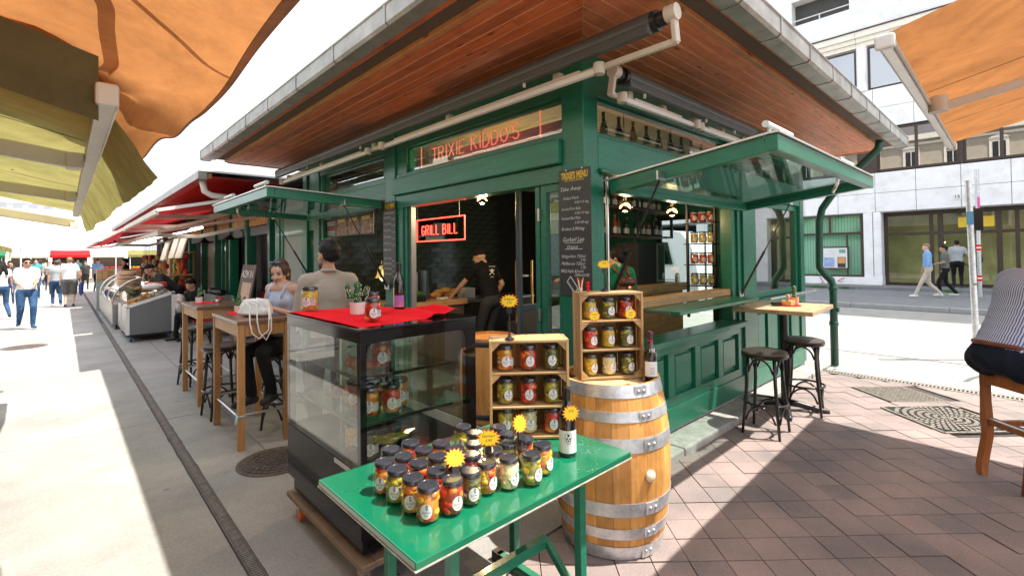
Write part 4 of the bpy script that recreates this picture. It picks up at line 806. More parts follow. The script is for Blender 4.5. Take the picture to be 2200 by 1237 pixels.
for C, rz, W, zz, kinds, nm in ((C1, rz1, W1, (.018, .168, .338), (('pick', 'white', 'red'), ('pick', 'red', 'pick'), ('mixed', 'red', 'green')), 'crate on the table'), (C2, rz2, W2, (.018, .183, .358), (('long', 'white', 'green'), ('red', 'long', 'green'), ('long', 'green', 'red')), 'crate on the barrel')):
    for r in range(3):
        for c in range(3):
            k = kinds[r][c]; p = C(.082+(W-.164)*c/2, .065+rnd.uniform(-.005, .01), zz[r])
            jar(f'{KIND[k][4]} jar, {("left", "middle", "right")[c]} on the {RN[r]} shelf of the {nm}', k, p, rz, 1.05, group='jars in the wooden crates', jt=rnd.uniform(.0, .35), price=1 if (r == 2 and c == 0 and 'table' in nm) else None, sq=(r == 2 and c == 0))
# ---------------------------------------------------------------- bottles and price stars
def bottle(name, label, loc, h=.30, r=.038, mt=BOTG, lab=None, cap=None, rz=-.65, extra=None, band=True):
    t = thing(name, label, 'bottle', loc, rz)
    def put(nm, mb, mtt, sm=True): o = bpy.data.objects.new(nm, mb.mesh(nm, mtt)); COL.objects.link(o); o.parent = t; (o.data.polygons.foreach_set('use_smooth', [True]*len(o.data.polygons)), o.data.set_sharp_from_angle(angle=R(40))) if sm else None; return o
    put('glass', MB().lathe([(0, .002), (r*.9, 0), (r, .006), (r, h*.56), (r*.93, h*.63), (r*.6, h*.72), (r*.40, h*.79), (r*.37, h*.96), (r*.44, h*.965), (r*.44, h*.985), (r*.36, h)], 22), mt)
    if cap: put('capsule', MB().lathe([(r*.40, h*.80), (r*.41, h*.96), (r*.46, h*.965), (r*.46, h*.99), (r*.38, h*1.004), (0, h*1.004)], 18), cap)
    if lab:
        f = cylfn(r+.0006, 0); put('label', MB().grid(lambda u, v: f((u-.5)*lab[1], h*lab[2]+v*h*lab[3]), 10, 1), lab[0], False)
    if extra: extra(put, r, h)
    return t
def skull(put, r, h):
    m = MB(); g = cylfn(r+.0011, h*.28); E = lambda cx, cy, w, k, n=12: m.add([g(cx+w*math.cos(2*math.pi*i/n), cy+k*math.sin(2*math.pi*i/n)) for i in range(n)], [tuple(range(n))])
    def ring(cx, cy, w, k, q, n=24): m.add([g(cx+s*w*math.cos(2*math.pi*i/n), cy+s*k*math.sin(2*math.pi*i/n)) for i in range(n) for s in (1, q)], [(2*i, 2*((i+1) % n), 2*((i+1) % n)+1, 2*i+1) for i in range(n)])
    ring(0, .006, .017, .020, .92); ring(0, -.012, .011, .014, .86); E(0, .014, .006, .006); E(-.007, -.0, .0045, .004); E(.007, 0, .0045, .004); E(0, -.010, .003, .005)
    for i in range(24): a = 2*math.pi*i/24; m.add([g(.0195*math.cos(a), .006+.023*math.sin(a)), g(.0195*math.cos(a+.05), .006+.023*math.sin(a+.05)), g(.024*math.cos(a+.03), .006+.028*math.sin(a+.03))], [(0,1,2)])
    put('label_drawing', m, INK, False)
bottle('wine_bottle', 'dark wine bottle with white skull-drawing label on the green table', (1.715, 1.47, .752), .31, .039, BOTG, (PAPER, .13, .06, .33), BLACKM, -.75, skull)
def nineteen(put, r, h):
    m = MB(); g = cylfn(r+.0012, h*.67); puttext(m, '19€', 0, 0, 0, .03, .035, .1, bold=.0006, fn=None) if False else None
    vs, fs = text('19€', .03, .1, .0005); m.add([g(p.x*.8, p.y-.012) for p in vs], fs); put('price_writing', m, CHALK, False)
    m = MB(); g2 = cylfn(r+.0012, h*.10); vs, fs = text('gluhuz', .018, .2, .0004); m.add([g2(p.x, p.y-.004) for p in vs], fs)
    for i in range(6): m.grid(lambda u, v, i=i: g2(-.016+.03*u, .05-.007*i+.0014*v), 3, 1)
    put('label_print', m, INK, False)
    put('capsule_ring', MB().lathe([(r*.42, h*.80), (r*.425, h*.83)], 16, caps=False), RED)
bottle('wine_bottle', 'red wine bottle marked 19€ standing on the oak barrel', (2.555, 1.535, .927), .29, .037, BOTG, (PAPER, .10, .10, .30), M('dark_red_foil', (.09,.02,.02), .35), -.75, nineteen)
bottle('wine_bottle', 'wine bottle with purple label on the red cloth of the display case', (1.64, 2.865, 1.330), .31, .036, BOTG, (PURP, .075, .05, .25), BLACKM, -.45, lambda put, r, h: put('side_label', MB().grid(lambda u, v: cylfn(r+.0008, 0)(-.052+.012*u, h*.05+v*h*.42), 2, 1), PAPER, False))
def star(label, c, w, h, lines, stand=None, face=-.75, tilt=0.0, name='price_star', n=15):
    t = thing(name, label, 'price sign', c, face); t.rotation_euler = (tilt, 0, face)
    def outline(s, y): return [((1 if k % 2 else .74)*s*w/2*math.cos(math.pi*k/n+.1)*(1+.05*math.sin(k*1.7)), y, (1 if k % 2 else .72)*s*h/2*math.sin(math.pi*k/n+.1)*(1+.06*math.cos(k*2.3))) for k in range(2*n)]
    def put(nm, mb, mt): o = bpy.data.objects.new(nm, mb.mesh(nm, mt)); COL.objects.link(o); o.parent = t; return o
    put('star_card', MB().poly(outline(1, 0)[::-1], (0, .0015, 0)), OSIGN)
    put('star_face', MB().poly(outline(.9, -.0006)[::-1], (0, .0005, 0)), YSIGN)
    m = MB()
    for i, s in enumerate(lines): puttext(m, s, (0, -.0009, h*(.13-.24*i)), (1, 0, 0), (0, 0, 1), h*.2, w*.5 if len(s) > 4 else None, .2)
    put('handwriting', m, INK)
    if stand:
        k = MB().box(-.013, -.006, -h*.5-.022, .013, .012, -h*.5+.008); put('clip', k, BLACKM)
        if stand > .03: put('stem', MB().cyl((0, .004, -h*.5-.02), (0, .004, -h*.5-stand), .004, n=8), BLACKM); put('foot', MB().lathe([(.026, 0), (.024, .004), (.008, .014), (.004, .03)], 16, (0, .004, -h*.5-stand)), BLACKM)
    return t
star('yellow price star on a tall clip stand on top of the low crate', (1.65, 1.79, 1.447), .10, .075, ['9 Spezi', '5,90'], .155)
star('yellow price star on a clip stand on top of the barrel crate', (2.46, 1.79, 1.615), .095, .06, ['6,90'], .135)
star('yellow price star stuck on the top left jar of the barrel crate', C2(.085, -.012, .385), .075, .068, ['SOMMER', 'MIX', '€ 5,-'], face=rz2)
star('yellow price star stuck on the top right jar of the barrel crate', C2(W2-.085, -.012, .39), .080, .070, ['RED', 'HOT', '€ 5,-'], face=rz2)
star('yellow price star reading 31€ on the bottle of the green table', (1.696, 1.432, .955), .085, .08, ['31€'], face=-.6)
star('yellow price star lying clipped among the middle jars of the green table', (1.085, 1.49, .915), .085, .075, ['5,90'], .02, -.5, -.5)
star('yellow price star clipped over the back jars of the green table', (1.285, 1.53, .925), .105, .075, ['Gurkerl', '5,90'], .05, -.7, -.1)
star('pale yellow price star tilted on a clip near the low crate', (1.437, 1.50, .955), .07, .085, ['5,-'], .06, -.35, -.25)
# ================================================================ black display case on castors
X0, X1, Y0, Y1, ZT, ZG_ = 1.08, 1.815, 2.27, 3.335, 1.316, .60
t = D = thing('display_case', 'black glass-sided refrigerated display case on a wheeled trolley', 'display case', ((X0+X1)/2, (Y0+Y1)/2, 0))
MB().box(X0,Y0,.27,X1,Y1,ZG_).build('cabinet', BLACKP, t, bevel=.004); MB().box(X0+.03,Y0+.05,.17,X1-.03,Y1-.03,.27).build('plinth', BLACKP, t)
for (x, y, w, d) in ((X0, Y0, .035, .04), (X1-.075, Y0, .075, .04), (X0, Y1-.045, .04, .045), (X1-.05, Y1-.045, .05, .045)): MB().box(x, y, ZG_+.001, x+w, y+d, ZT-.0705).build('corner_post', BLACKP, t, bevel=.003)
MB().box(X0-.004,Y0-.004,ZT-.014,X1+.004,Y1+.004,ZT).build('top_glass', BLACKP, t, bevel=.003)
for q in ((X0,Y0,X1,Y0+.03),(X0,Y1-.03,X1,Y1),(X0,Y0+.03,X0+.03,Y1-.03),(X1-.03,Y0+.03,X1,Y1-.03)): MB().box(q[0],q[1],ZT-.07,q[2],q[3],ZT-.015).build('top_rail', BLACKP, t)
MB().box(X0+.001,Y0+.04,ZG_+.002,X0+.008,Y1-.045,ZT-.072).build('side_pane', CASEG, t); MB().box(X0+.034,Y0+.002,ZG_+.002,X1-.076,Y0+.01,ZT-.072).build('front_pane', CASEG, t); MB().box(X1-.009,Y0+.04,ZG_+.002,X1-.002,Y1-.045,ZT-.072).build('side_pane', CASEG, t)
for c, s in (((X0+.035, Y0+.004), 1), ((X1-.075, Y0+.004), -1)):     # rounded pane corners
    r = .05; pts = [(c[0], c[1], ZT-.071)]+[(c[0]+s*(r-r*math.sin(a)), c[1], ZT-.071-(r-r*math.cos(a))) for a in [k*math.pi/12 for k in range(7)]]; MB().poly(pts, (0, -.006, 0)).build('corner_fillet', BLACKP, t)
for y0 in (Y0+.05, (Y0+Y1)/2): pass
for k, yy in enumerate((Y1-.02, Y1-.035)): MB().box(X0+.04+.3*k, yy-.006, ZG_, X0+.42+.31*k, yy, ZT-.07).build('sliding_door', SHOPG, t)
MB().box((X0+X1)/2-.02, Y1-.045, ZG_, (X0+X1)/2+.02, Y1-.015, ZT-.07).build('door_stile', ALU, t)
for z in (.79, 1.035):
    s = MB().box(X0+.05,Y0+.12,z,X1-.09,Y1-.08,z+.008).build('glass_shelf', Mglass('shelf_glass', (.80,.90,.86), 1.6) if 'shelf_glass' not in MT else MT['shelf_glass'], t)
    for a in ((X0+.05,Y0+.115,X1-.09,Y0+.122),(X0+.048,Y0+.12,X0+.056,Y1-.08)): MB().box(a[0],a[1],z-.006,a[2],a[3],z+.012).build('shelf_trim', BLACKM, s)
m = MB()
for i in range(28): y = Y0+.10+.008*i; m.box(X0-.0015, y, ZG_-.03, X0+.001, y+.004, ZG_-.005)
o = m.build('vent_slots', ALU, t); o['kind'] = 'stuff'
for q in ((X0-.004,Y0-.01,X0+.07,Y1+.01),(X1-.07,Y0-.01,X1+.004,Y1+.01),(X0+.072,Y0-.008,X1-.072,Y0+.06),(X0+.072,Y1-.06,X1-.072,Y1+.008)): MB().box(q[0],q[1],.118,q[2],q[3],.15).build('trolley_rail', TROL, t, bevel=.003)
for x in (X0+.04, X1-.04):
    for y in (Y0+.06, Y1-.12):
        c = MB().box(x-.022,y-.03,.07,x+.022,y+.03,.114).build('castor', STEEL, t); MB().cyl((x-.016,y,.045),(x+.016,y,.045),.044,n=20).build('wheel', ORW, c, True); MB().cyl((x-.018,y,.045),(x+.018,y,.045),.02,n=14).build('hub', M('grey_hub', (.35,.35,.34), .5) if 'grey_hub' not in MT else MT['grey_hub'], c, True)
CJ = [(1.34,2.55,1.047,'red','jar of red peppers on the upper glass shelf of the display case'),(1.24,2.50,.803,'mixed','front left jar on the lower glass shelf of the display case'),(1.36,2.47,.803,'red','front jar of red peppers on the lower glass shelf of the display case'),(1.33,2.62,.803,'mixed','middle jar of peppers on the lower glass shelf of the display case'),(1.25,2.70,.803,'red','rear jar of red peppers on the lower glass shelf of the display case'),(1.46,2.56,.803,'mixed','right jar of peppers on the lower glass shelf of the display case'),(1.19,2.42,.605,'green','green gherkin jar standing on the floor of the display case'),(1.20,2.60,.605,'long','yellow pepper jar on the floor of the display case')]
for x, y, z, k, lb in CJ: jar(lb, k, (x, y, z), -.5, 1.3, sq=True, group='jars inside the display case', jt=rnd.uniform(-.2, .4))
# plastic-wrapped food in the case
def wrapped(label, c, r, seed, mt):
    t = thing('wrapped_food', label, 'food package', c); q = random.Random(seed); m = MB()
    for i in range(9): m.ell(Vector(c)+Vector((q.uniform(-1,1)*r[0]*.55, q.uniform(-1,1)*r[1]*.55, r[2]*.55+q.uniform(-.3,.3)*r[2])), (r[0]*.35, r[1]*.35, r[2]*.4), 8, 6)
    m.build('food', mt, t, 'all'); b = MB().ell(Vector(c)+Vector((0,0,r[2])), r, 16, 9)
    for p in b.v: k = 1+.16*noise.noise(p*24+Vector((seed, 0, 0))); p.xy = Vector(c).xy+(p.xy-Vector(c).xy)*k
    b.build('wrapping', PLASTIC, t)
wrapped('pale ham in clear wrapping on the upper shelf of the display case', (1.24, 2.62, 1.044), (.09,.08,.06), 1, M('ham', (.55,.20,.14), .5, var=.2, vs=20))
wrapped('clear bag of peppers on the lower shelf of the display case', (1.42, 2.75, .80), (.13,.12,.05), 2, FR['ora'])
wrapped('clear bag lying on the floor of the display case', (1.40, 2.55, .602), (.17,.10,.035), 3, FR['ylg'])
wrapped('brown bread in a clear bag at the back of the display case', (1.28, 3.0, .80), (.10,.09,.05), 4, M('bread', (.40,.20,.07), .7, var=.3, vs=15))
# red cloth on the case
def drape(u, v):
    a = Vector((1.095, 3.33)).lerp(Vector((1.108, 2.315)), v); b = Vector((1.66, 3.25)).lerp(Vector((1.80, 2.42)), v); p = a.lerp(b, u); z = ZT+.004
    f = max(0, min(1, (u-.55)/.3))*max(0, min(1, (v-.35)/.4)); z += f*(.024+.022*math.sin(u*23+v*5)+.022*noise.noise((u*7, v*8, 1))); z += .004*abs(noise.noise((u*5, v*5, 3)))
    e = max(0, (v-.93)/.07); z -= e*e*.010*(1 if u < .7 else 0)
    return (p.x+.01*noise.noise((u*4, v*4, 9)), p.y+.012*noise.noise((u*5, v*3, 5)), z)
tag(MB().grid(drape, 44, 40).build('red_tablecloth', RED, None, 'all', solid=.003), 'creased red cloth lying on top of the black display case', 'cloth')
jar('tall jar of long yellow peppers on the red cloth, left of the cactus', 'long', (1.215, 3.30, 1.325), -.35, 1.30, sq=True, group='jars on the display case', jt=-.45)
jar('nearer jar of red peppers on the red cloth beside the cactus', 'red', (1.245, 2.46, 1.325), -.45, 1.05, sq=True, group='jars on the display case', jt=.1)
jar('rear jar of red peppers on the red cloth, partly behind the nearer one', 'red', (1.45, 2.86, 1.325), -.4, 1.05, sq=True, group='jars on the display case', jt=.2)
def cactus(label, loc, s=1, pot=POT, arms=2, square=True):
    t = thing('potted_cactus', label, 'cactus', loc, -.5); t.scale = (s, s, s)
    def put(nm, mb, mt, sm='all', bev=0): o = bpy.data.objects.new(nm, mb.mesh(nm, mt)); COL.objects.link(o); o.parent = t; o.data.polygons.foreach_set('use_smooth', [bool(sm)]*len(o.data.polygons)); (o.data.set_sharp_from_angle(angle=R(40)) if sm is True else None); return o
    put('pot', MB().lathe([(0, 0), (.034, 0), (.038, .004), (.042, .065), (.042, .068), (.037, .068), (.036, .055), (0, .055)], 24), pot, True)
    put('soil', MB().lathe([(.036, .056), (.02, .06), (0, .061)], 14), DARKI)
    st = [((0, 0, .05), (.0, 0, .165), .020)]+([((.005, 0, .10), (.048, .0, .125), .014), ((.045, 0, .10), (.052, 0, .145), .014)] if arms else [])+([((-.005, 0, .085), (-.045, 0, .115), .014), ((-.042, 0, .09), (-.052, 0, .155), .015)] if arms > 1 else [])
    b = MB(); sp = MB(); q = random.Random(5)
    for a, c, r in st:
        a = Vector(a); c = Vector(c); n = 7; b.tube([a.lerp(c, i/n) for i in range(n+1)]+[c+(c-a).normalized()*r*.6, c+(c-a).normalized()*r*.95], [r*(.9+.1*math.sin(i*2)) for i in range(n+1)]+[r*.75, r*.2], 12)
        d = (c-a).normalized(); sd = d.orthogonal().normalized(); u = d.cross(sd)
        for k in range(int(36*(c-a).length/.1)): h = q.random(); th = q.uniform(0, 6.28); sp.ell(a.lerp(c, h)+(sd*math.cos(th)+u*math.sin(th))*r*1.0, .0032, 6, 4)
    put('stem', b, CACT); put('areoles', sp, SPINE)
    return t
cactus('cactus in a white pot on the red cloth of the display case', (1.345, 2.86, 1.322), 1.12)
# ---------------------------------------------------------------- tall wooden bar tables by the lane
def bartable(label, x0, y0):
    w, l, h = .44, .96, 1.13
    t = thing('wooden_bar_table', label, 'table', (x0+w/2, y0+l/2, 0), 0, 'tall wooden tables along the lane')
    MB().box(x0-.01,y0-.01,h-.03,x0+w+.01,y0+l+.01,h).build('table_top', TABT, t, bevel=.003)
    for x in (x0, x0+w-.055):
        for y in (y0, y0+l-.055): MB().box(x,y,0,x+.055,y+.055,h-.032).build('leg', TABW, t, bevel=.003)
    for x in (x0+.006, x0+w-.03): MB().box(x,y0+.057,h-.14,x+.024,y0+l-.057,h-.032).build('apron', Mwood('apron_wood', (.40,.20,.07), (.58,.33,.13), 1, .8, .45, knots=False) if 'apron_wood' not in MT else MT['apron_wood'], t)
    for y in (y0+.006, y0+l-.03): MB().box(x0+.057,y,h-.14,x0+w-.057,y+.024,h-.032).build('apron', TABW, t)
    for x in (x0+.027, x0+w-.027): MB().cyl((x,y0+.03,.27),(x,y0+l-.03,.27),.012,n=12).build('foot_rail', STEEL, t, True)
    for y in (y0+.027, y0+l-.027): MB().cyl((x0+.03,y,.30),(x0+w-.03,y,.30),.012,n=12).build('foot_rail', STEEL, t, True)
    return t
bartable('tall wooden bar table holding the white handbag', 1.115, 4.70); bartable('tall wooden bar table behind the one with the handbag', 1.115, 6.44)
m = MB(); c = Vector((1.14, 4.735, .31))
m.tube([c+Vector((.036*math.cos(a), .036*math.sin(a), .01*math.sin(a))) for a in [k*math.pi/5 for k in range(11)]], .008, 6); m.grid(lambda u, v: (1.10-.02*u+.012*v, 4.70-.01*u-.02*v, .31-.07*u+.02*math.sin(u*3)), 5, 2); tag(m.build('ribbon', M('pale_blue_ribbon', (.42,.66,.72), .6), None, 'all', solid=.002), 'pale blue ribbon knotted round the leg of the nearer bar table', 'ribbon')
cactus('small cactus in a white pot on the nearer bar table', (1.30, 5.45, 1.135), 1.0); cactus('small cactus in a white pot on the farther bar table', (1.24, 7.05, 1.135), 1.0, arms=1)
for lb, x, y in (('red paper mat under the cactus of the nearer bar table', 1.32, 5.42), ('red paper mat under the cactus of the farther bar table', 1.30, 7.0)): tag(MB().poly([(x-.12,y-.16,1.131),(x+.12,y-.14,1.131),(x+.12,y+.16,1.131),(x-.11,y+.15,1.131)], (0,0,.002)).build('paper_mat', RED), lb, 'mat')
tt = thing('ashtray', 'round steel ashtray on the farther bar table', 'ashtray', (1.42, 7.02, 1.134)); MB().lathe([(0,.0),(.055,0),(.06,.006),(.058,.03),(.052,.03),(.05,.008),(0,.008)], 24, (1.42,7.02,1.134)).build('bowl', STEEL, tt, True)
# white handbag
t = thing('white_handbag', 'white leather handbag lying on the nearer bar table, straps hanging down', 'handbag', (1.33, 4.98, 1.132), .25)
def bagf(u, v):
    a = 2*math.pi*u; k = min(1, (v+.001)*9)**.5*min(1, (1.001-v)*14)**.5; w = .19*(1-.22*v)*k; d = (.075*(1-.8*v)+.012)*k; z = .165*v
    n_ = .012*noise.noise((math.cos(a)*2.4, math.sin(a)*2.4, v*4)); return Vector((1.33, 4.98, 1.134))+Matrix.Rotation(R(118), 3, 'Z') @ Vector(((w+n_)*math.copysign(abs(math.cos(a))**.55, math.cos(a)), (d+n_)*math.copysign(abs(math.sin(a))**.8, math.sin(a)), z+.025*v*noise.noise((math.cos(a)*3, 2, v))))
MB().grid(bagf, 40, 14).build('bag_body', BAGW, t, 'all')
for dx in (0, .06): MB().tube([(1.22+dx*.6,4.88,1.27),(1.215+dx,4.74,1.26),(1.20+dx,4.675,1.12),(1.215+dx,4.665,1.02),(1.27+dx,4.66,.965-dx*.3),(1.35+dx*.4,4.665,1.03),(1.36+dx*.3,4.68,1.13),(1.38,4.75,1.24)], .0065, 6).build('strap', BAGW, t, 'all')
# menu holder behind the bag
# ---------------------------------------------------------------- bentwood bar stools
def stool_proto():
    t = thing('bentwood_bar_stool', '', 'bar stool'); H = .76
    def put(nm, mb, mt, sm=True): return mb.build(nm, mt, t, sm)
    put('seat', MB().lathe([(0, H-.035), (.165, H-.035), (.19, H-.03), (.195, H-.018), (.19, H-.006), (.15, H+.006), (0, H+.010)], 32), SEAT); put('seat_ring', MB().lathe([(.165, H-.055), (.192, H-.055), (.198, H-.045), (.198, H-.022), (.165, H-.022)], 32), BENT)
    for k in range(4):
        a = math.pi/4+k*math.pi/2; e = lambda r, z: (r*math.cos(a), r*math.sin(a), z)
        put('leg', MB().tube([e(.160, H-.04), e(.172, H*.6), e(.195, H*.3), e(.222, 0)], [.016, .016, .015, .012], 8), BENT, 'all')
        b = a+math.pi/2; am = (a+b)/2
        f = lambda th, r, z: (r*math.cos(th), r*math.sin(th), z)
        for z0, z1, r0 in ((H-.19, H-.065, .165), (.13, .27, .20)):
            pts = []
            for i in range(11): u = i/10; th = a+(b-a)*(.06+.88*u); zz = z0+(z1-z0)*math.sin(math.pi*u)**.55; pts.append(f(th, r0*(.99-.16*math.sin(math.pi*u)), zz))
            put('bentwood_arch', MB().tube(pts, .0095, 6), BENT, 'all')
    put('foot_ring', MB().tube([(.185*math.cos(2*math.pi*i/32), .185*math.sin(2*math.pi*i/32), .285) for i in range(32)], .011, 8, closed=True), BENT, 'all')
    return t
sp = stool_proto(); G = 'black bentwood bar stools'
sp['label'] = 'black bentwood bar stool on the pavers, nearer the barrel'; sp['group'] = G; sp.location = (4.80, 1.685, 0); sp.rotation_euler.z = .05
dup(sp, (5.72, 1.62, 0), .2, 'black bentwood bar stool at the far side of the pale bar table')
dup(sp, (1.62, 5.05, 0), .4, 'black bentwood bar stool under the woman with the ice pack napkin'.replace('ice pack ', ''))
dup(sp, (1.26, 5.95, 0), .1, 'black bentwood bar stool standing between the two wooden bar tables'); dup(sp, (1.68, 6.0, 0), .7, 'black bentwood bar stool behind the handbag table, by the kiosk wall'); dup(sp, (1.32, 7.7, 0), .3, 'black bentwood bar stool behind the farther bar table')
dup(sp, (4.3, 2.75, .11), .3, 'black bar stool inside the kiosk behind the folding shelf')
# pale oak bar table at the right face
t = thing('pedestal_bar_table', 'pale oak square bar table on a black pedestal beside two stools', 'table', (5.58, 1.79, 0))
ca, sa = math.cos(R(2)), math.sin(R(2)); TB = Matrix.Rotation(R(3), 3, 'Z'); tc_ = Vector((5.64, 1.78, 0))
MB().obox(tc_+Vector((0,0,1.08)), (.92, .74, .042), TB).build('table_top', TOPW, t, bevel=.003); MB().cyl(tc_+Vector((0,0,.05)), tc_+Vector((0,0,1.058)), .04, n=20).build('column', BLACKM, t, True)
for k in range(4):
    d = TB @ Vector((math.cos(k*math.pi/2+.35), math.sin(k*math.pi/2+.35), 0)); MB().tube([tc_+Vector((0,0,.085)), tc_+d*.12+Vector((0,0,.07)), tc_+d*.36+Vector((0,0,.02)), tc_+d*.40+Vector((0,0,.012))], [.035,.034,.026,.018], 8).build('foot', BLACKM, t, 'all')
cactus('small cactus in a terracotta pot on the pale oak bar table', (5.83, 1.73, 1.108), 1.1, POTP, 0)
m = MB().lathe([(.0,0),(.13,0),(.135,.004),(0,.004)], 24, (5.70,1.76,1.103)); tag(m.build('red_mat', RED, None, True), 'round red mat on the pale oak bar table', 'mat')
t = thing('cutlery_box', 'small wooden box of napkins on the pale oak bar table', 'box', (5.66,1.74,1.108)); MB().box(5.60,1.69,1.108,5.73,1.79,1.16).build('box', COUNT, t, bevel=.003); MB().ell((5.66,1.74,1.185), (.05,.012,.045), 12, 8, Matrix.Rotation(.5, 3, 'Z')).build('napkins', M('kraft_napkin', (.55,.38,.26), .9), t, 'all')
t = thing('black_ashtray', 'black ashtray on the red mat of the pale oak bar table', 'ashtray', (5.59,1.80,1.108)); MB().lathe([(0,0),(.05,0),(.055,.03),(.048,.03),(.044,.008),(0,.008)], 20, (5.585,1.83,1.108)).build('bowl', BLACKP, t, True)
# ================================================================ signs and boards on the kiosk
def neon_rect(t, P, w, h, r, mt, nm='neon_frame'):
    c = [P(-w/2, -h/2), P(w/2, -h/2), P(w/2, h/2), P(-w/2, h/2)]
    for i in range(4): MB().cyl(c[i], c[(i+1) % 4], r, n=8).build(nm, mt, t, True)
LET = {'T': [[(0,1),(.7,1)],[(.35,1),(.35,0)]], 'R': [[(0,0),(0,1),(.45,1),(.6,.88),(.6,.65),(.45,.52),(0,.52)],[(.3,.52),(.62,0)]], 'I': [[(.1,0),(.1,1)]], 'X': [[(0,0),(.65,1)],[(0,1),(.65,0)]], 'E': [[(.55,1),(0,1),(0,0),(.55,0)],[(0,.52),(.45,.52)]], 'K': [[(0,0),(0,1)],[(.6,1),(0,.45)],[(.2,.6),(.62,0)]], 'D': [[(0,0),(0,1),(.35,1),(.6,.75),(.6,.25),(.35,0),(0,0)]], 'O': [[(.35,0),(.1,.15),(0,.5),(.1,.85),(.35,1),(.6,.85),(.7,.5),(.6,.15),(.35,0)]], "'": [[(.1,1),(.05,.75)]], 'S': [[(.55,.85),(.4,1),(.15,1),(.02,.8),(.1,.6),(.45,.42),(.56,.2),(.42,0),(.15,0),(0,.15)]], 'G': [[(.6,.82),(.4,1),(.15,.95),(0,.5),(.15,.05),(.4,0),(.6,.18),(.6,.45),(.35,.45)]], 'L': [[(0,1),(0,0),(.5,0)]], 'B': [[(0,0),(0,1),(.4,1),(.55,.85),(.55,.65),(.4,.53),(0,.53)],[(.4,.53),(.6,.4),(.6,.15),(.42,0),(0,0)]]}
ADV = {'I': .42, "'": .3, ' ': .5}
def neon_text(t, s, P, w, h, r, mt):
    adv = [ADV.get(c, .92) for c in s]; tot = sum(adv); x = 0
    for c, a in zip(s, adv):
        if c != ' ':
            m = MB()
            for st in LET[c]: m.tube([P((x+q[0])/tot*w-w/2, q[1]*h-h/2) for q in st], r, 6)
            m.build('neon_letter', mt, t, True)
        x += a
t = thing('neon_sign', 'red neon sign reading GRILL BILL hanging in the doorway', 'neon sign', (3.3, 4.80, 2.0))
P = lambda x, y: Vector((3.3, 4.80-x, 2.0+y))
neon_rect(t, P, 1.0, .27, .0065, NEON); neon_text(t, 'GRILL BILL', P, .78, .115, .0055, NEON)
MB().box(3.31,4.33,1.86,3.314,5.35,2.14).build('backing_plate', Mglass('dark_acrylic', (.25,.25,.25), 1.4) if 'dark_acrylic' not in MT else MT['dark_acrylic'], t)
for y in (4.4, 5.28): MB().cyl((3.3, y, 2.135), (3.3, y, 3.1), .002, n=5).build('wire', STEEL, t)
t = thing('neon_sign', 'orange neon TRIXIE KIDDO\'S sign behind the transom window over the door'.replace("TRIXIE KIDDO'S ", 'lettered '), 'neon sign', (2.9, 3.65, 2.80))
P = lambda x, y: Vector((2.905, 3.65-x, 2.77+y))
neon_rect(t, P, 1.82, .235, .006, NEONO); neon_text(t, "TRIXIE KIDDO'S", P, 1.40, .13, .0065, NEONO)
for y in (2.9, 3.65, 4.4): MB().cyl((2.905, y, 2.885), (2.905, y, 2.96), .002, n=5).build('wire', GOLD, t)
MB().box(2.97,2.44,2.60,2.975,3.9,2.78).build('banner_reflection', M('banner_reflection', (.86,.46,.78), .5, var=.2, vs=3), K)  # pink sheet standing in for the opposite banner's reflection in the transom
m = MB(); puttext(m, "WIR SIND HIER & BEISST NICHT", (2.9685,3.2,2.645), (0,-1,0), (0,0,1), .075, 1.3, bold=.002); m.build('reflection_print', CHALK, K)  # lettering of the mirrored banner, painted onto that sheet
# chalk menus
def board(label, y0, y1, z0, z1, lines, nm='menu_board', x=XK-.014):
    t = thing(nm, label, 'menu board', (x, (y0+y1)/2, z0)); MB().box(x,y0,z0,x+.008,y1,z1).build('slate', BOARD, t, bevel=.002)
    w = y1-y0; P = Vector((x-.0008, y1, 0)); m = MB(); y = MB()
    puttext(y, "TRIXIE'S MENU", P+Vector((0,-w/2,z1-.05)), (0,-1,0), (0,0,1), .07, w*.84, bold=.0025); puttext(y, 'NEW SMOKED BARBECUE', P+Vector((0,-w/2,z1-.085)), (0,-1,0), (0,0,1), .022, w*.6); y.build('heading', YTXT, t)
    for a, z, s, sz, wd in lines: puttext(m, s, P+Vector((0,-w*a,z)), (0,-1,0), (0,0,1), sz, w*wd, .3, -.0003, align=-1)
    m.build('chalk_writing', CHALK, t)
    for q in (.25, .75): MB().cyl((x-.006, y1-w*q, z1-.004), (x+.01, y1-w*q, z1-.004), .006, n=8).build('hook', STEEL, t)
    return t
b1 = board('tall chalk menu board with a cleaver drawing on the corner post', 2.128, 2.432, 1.368, 2.318, [(.06,2.17,'Take Away',.042,.66),(.14,2.10,'Pulled Pork',.032,.5),(.5,2.065,'4,90/110 dag',.026,.44),(.08,2.02,'Smoked Pork Belly',.03,.62),(.5,1.985,'4,90/110 dag',.026,.44),(.08,1.95,'Smoked Beef Ribs',.03,.6),(.5,1.915,'5,90/100 dag',.026,.42),(.08,1.87,'Brisket 5,90/dag',.034,.72),(.12,1.79,'Gurkerl Leo',.048,.66),(.25,1.735,'Original',.036,.34),(.06,1.665,'Salzgurken 720ml',.034,.76),(.66,1.638,'5,90',.028,.16),(.06,1.61,'Pfefferoni 720ml',.034,.74),(.66,1.583,'5,90',.028,.16),(.04,1.555,'BBQ-Style Kimchi',.034,.72),(.48,1.527,'300ml/4,90',.03,.44)])
m = MB(); x = XK-.0155
def seg(a, b, w=.005): m.bar((x, 2.432-a[0], 1.40+a[1]), (x, 2.432-b[0], 1.40+b[1]), .0015, w, (0, 0, 1)) if abs(a[0]-b[0]) > 1e-4 else m.bar((x, 2.432-a[0], 1.40+a[1]), (x, 2.432-b[0]-.001, 1.40+b[1]), .0015, w)
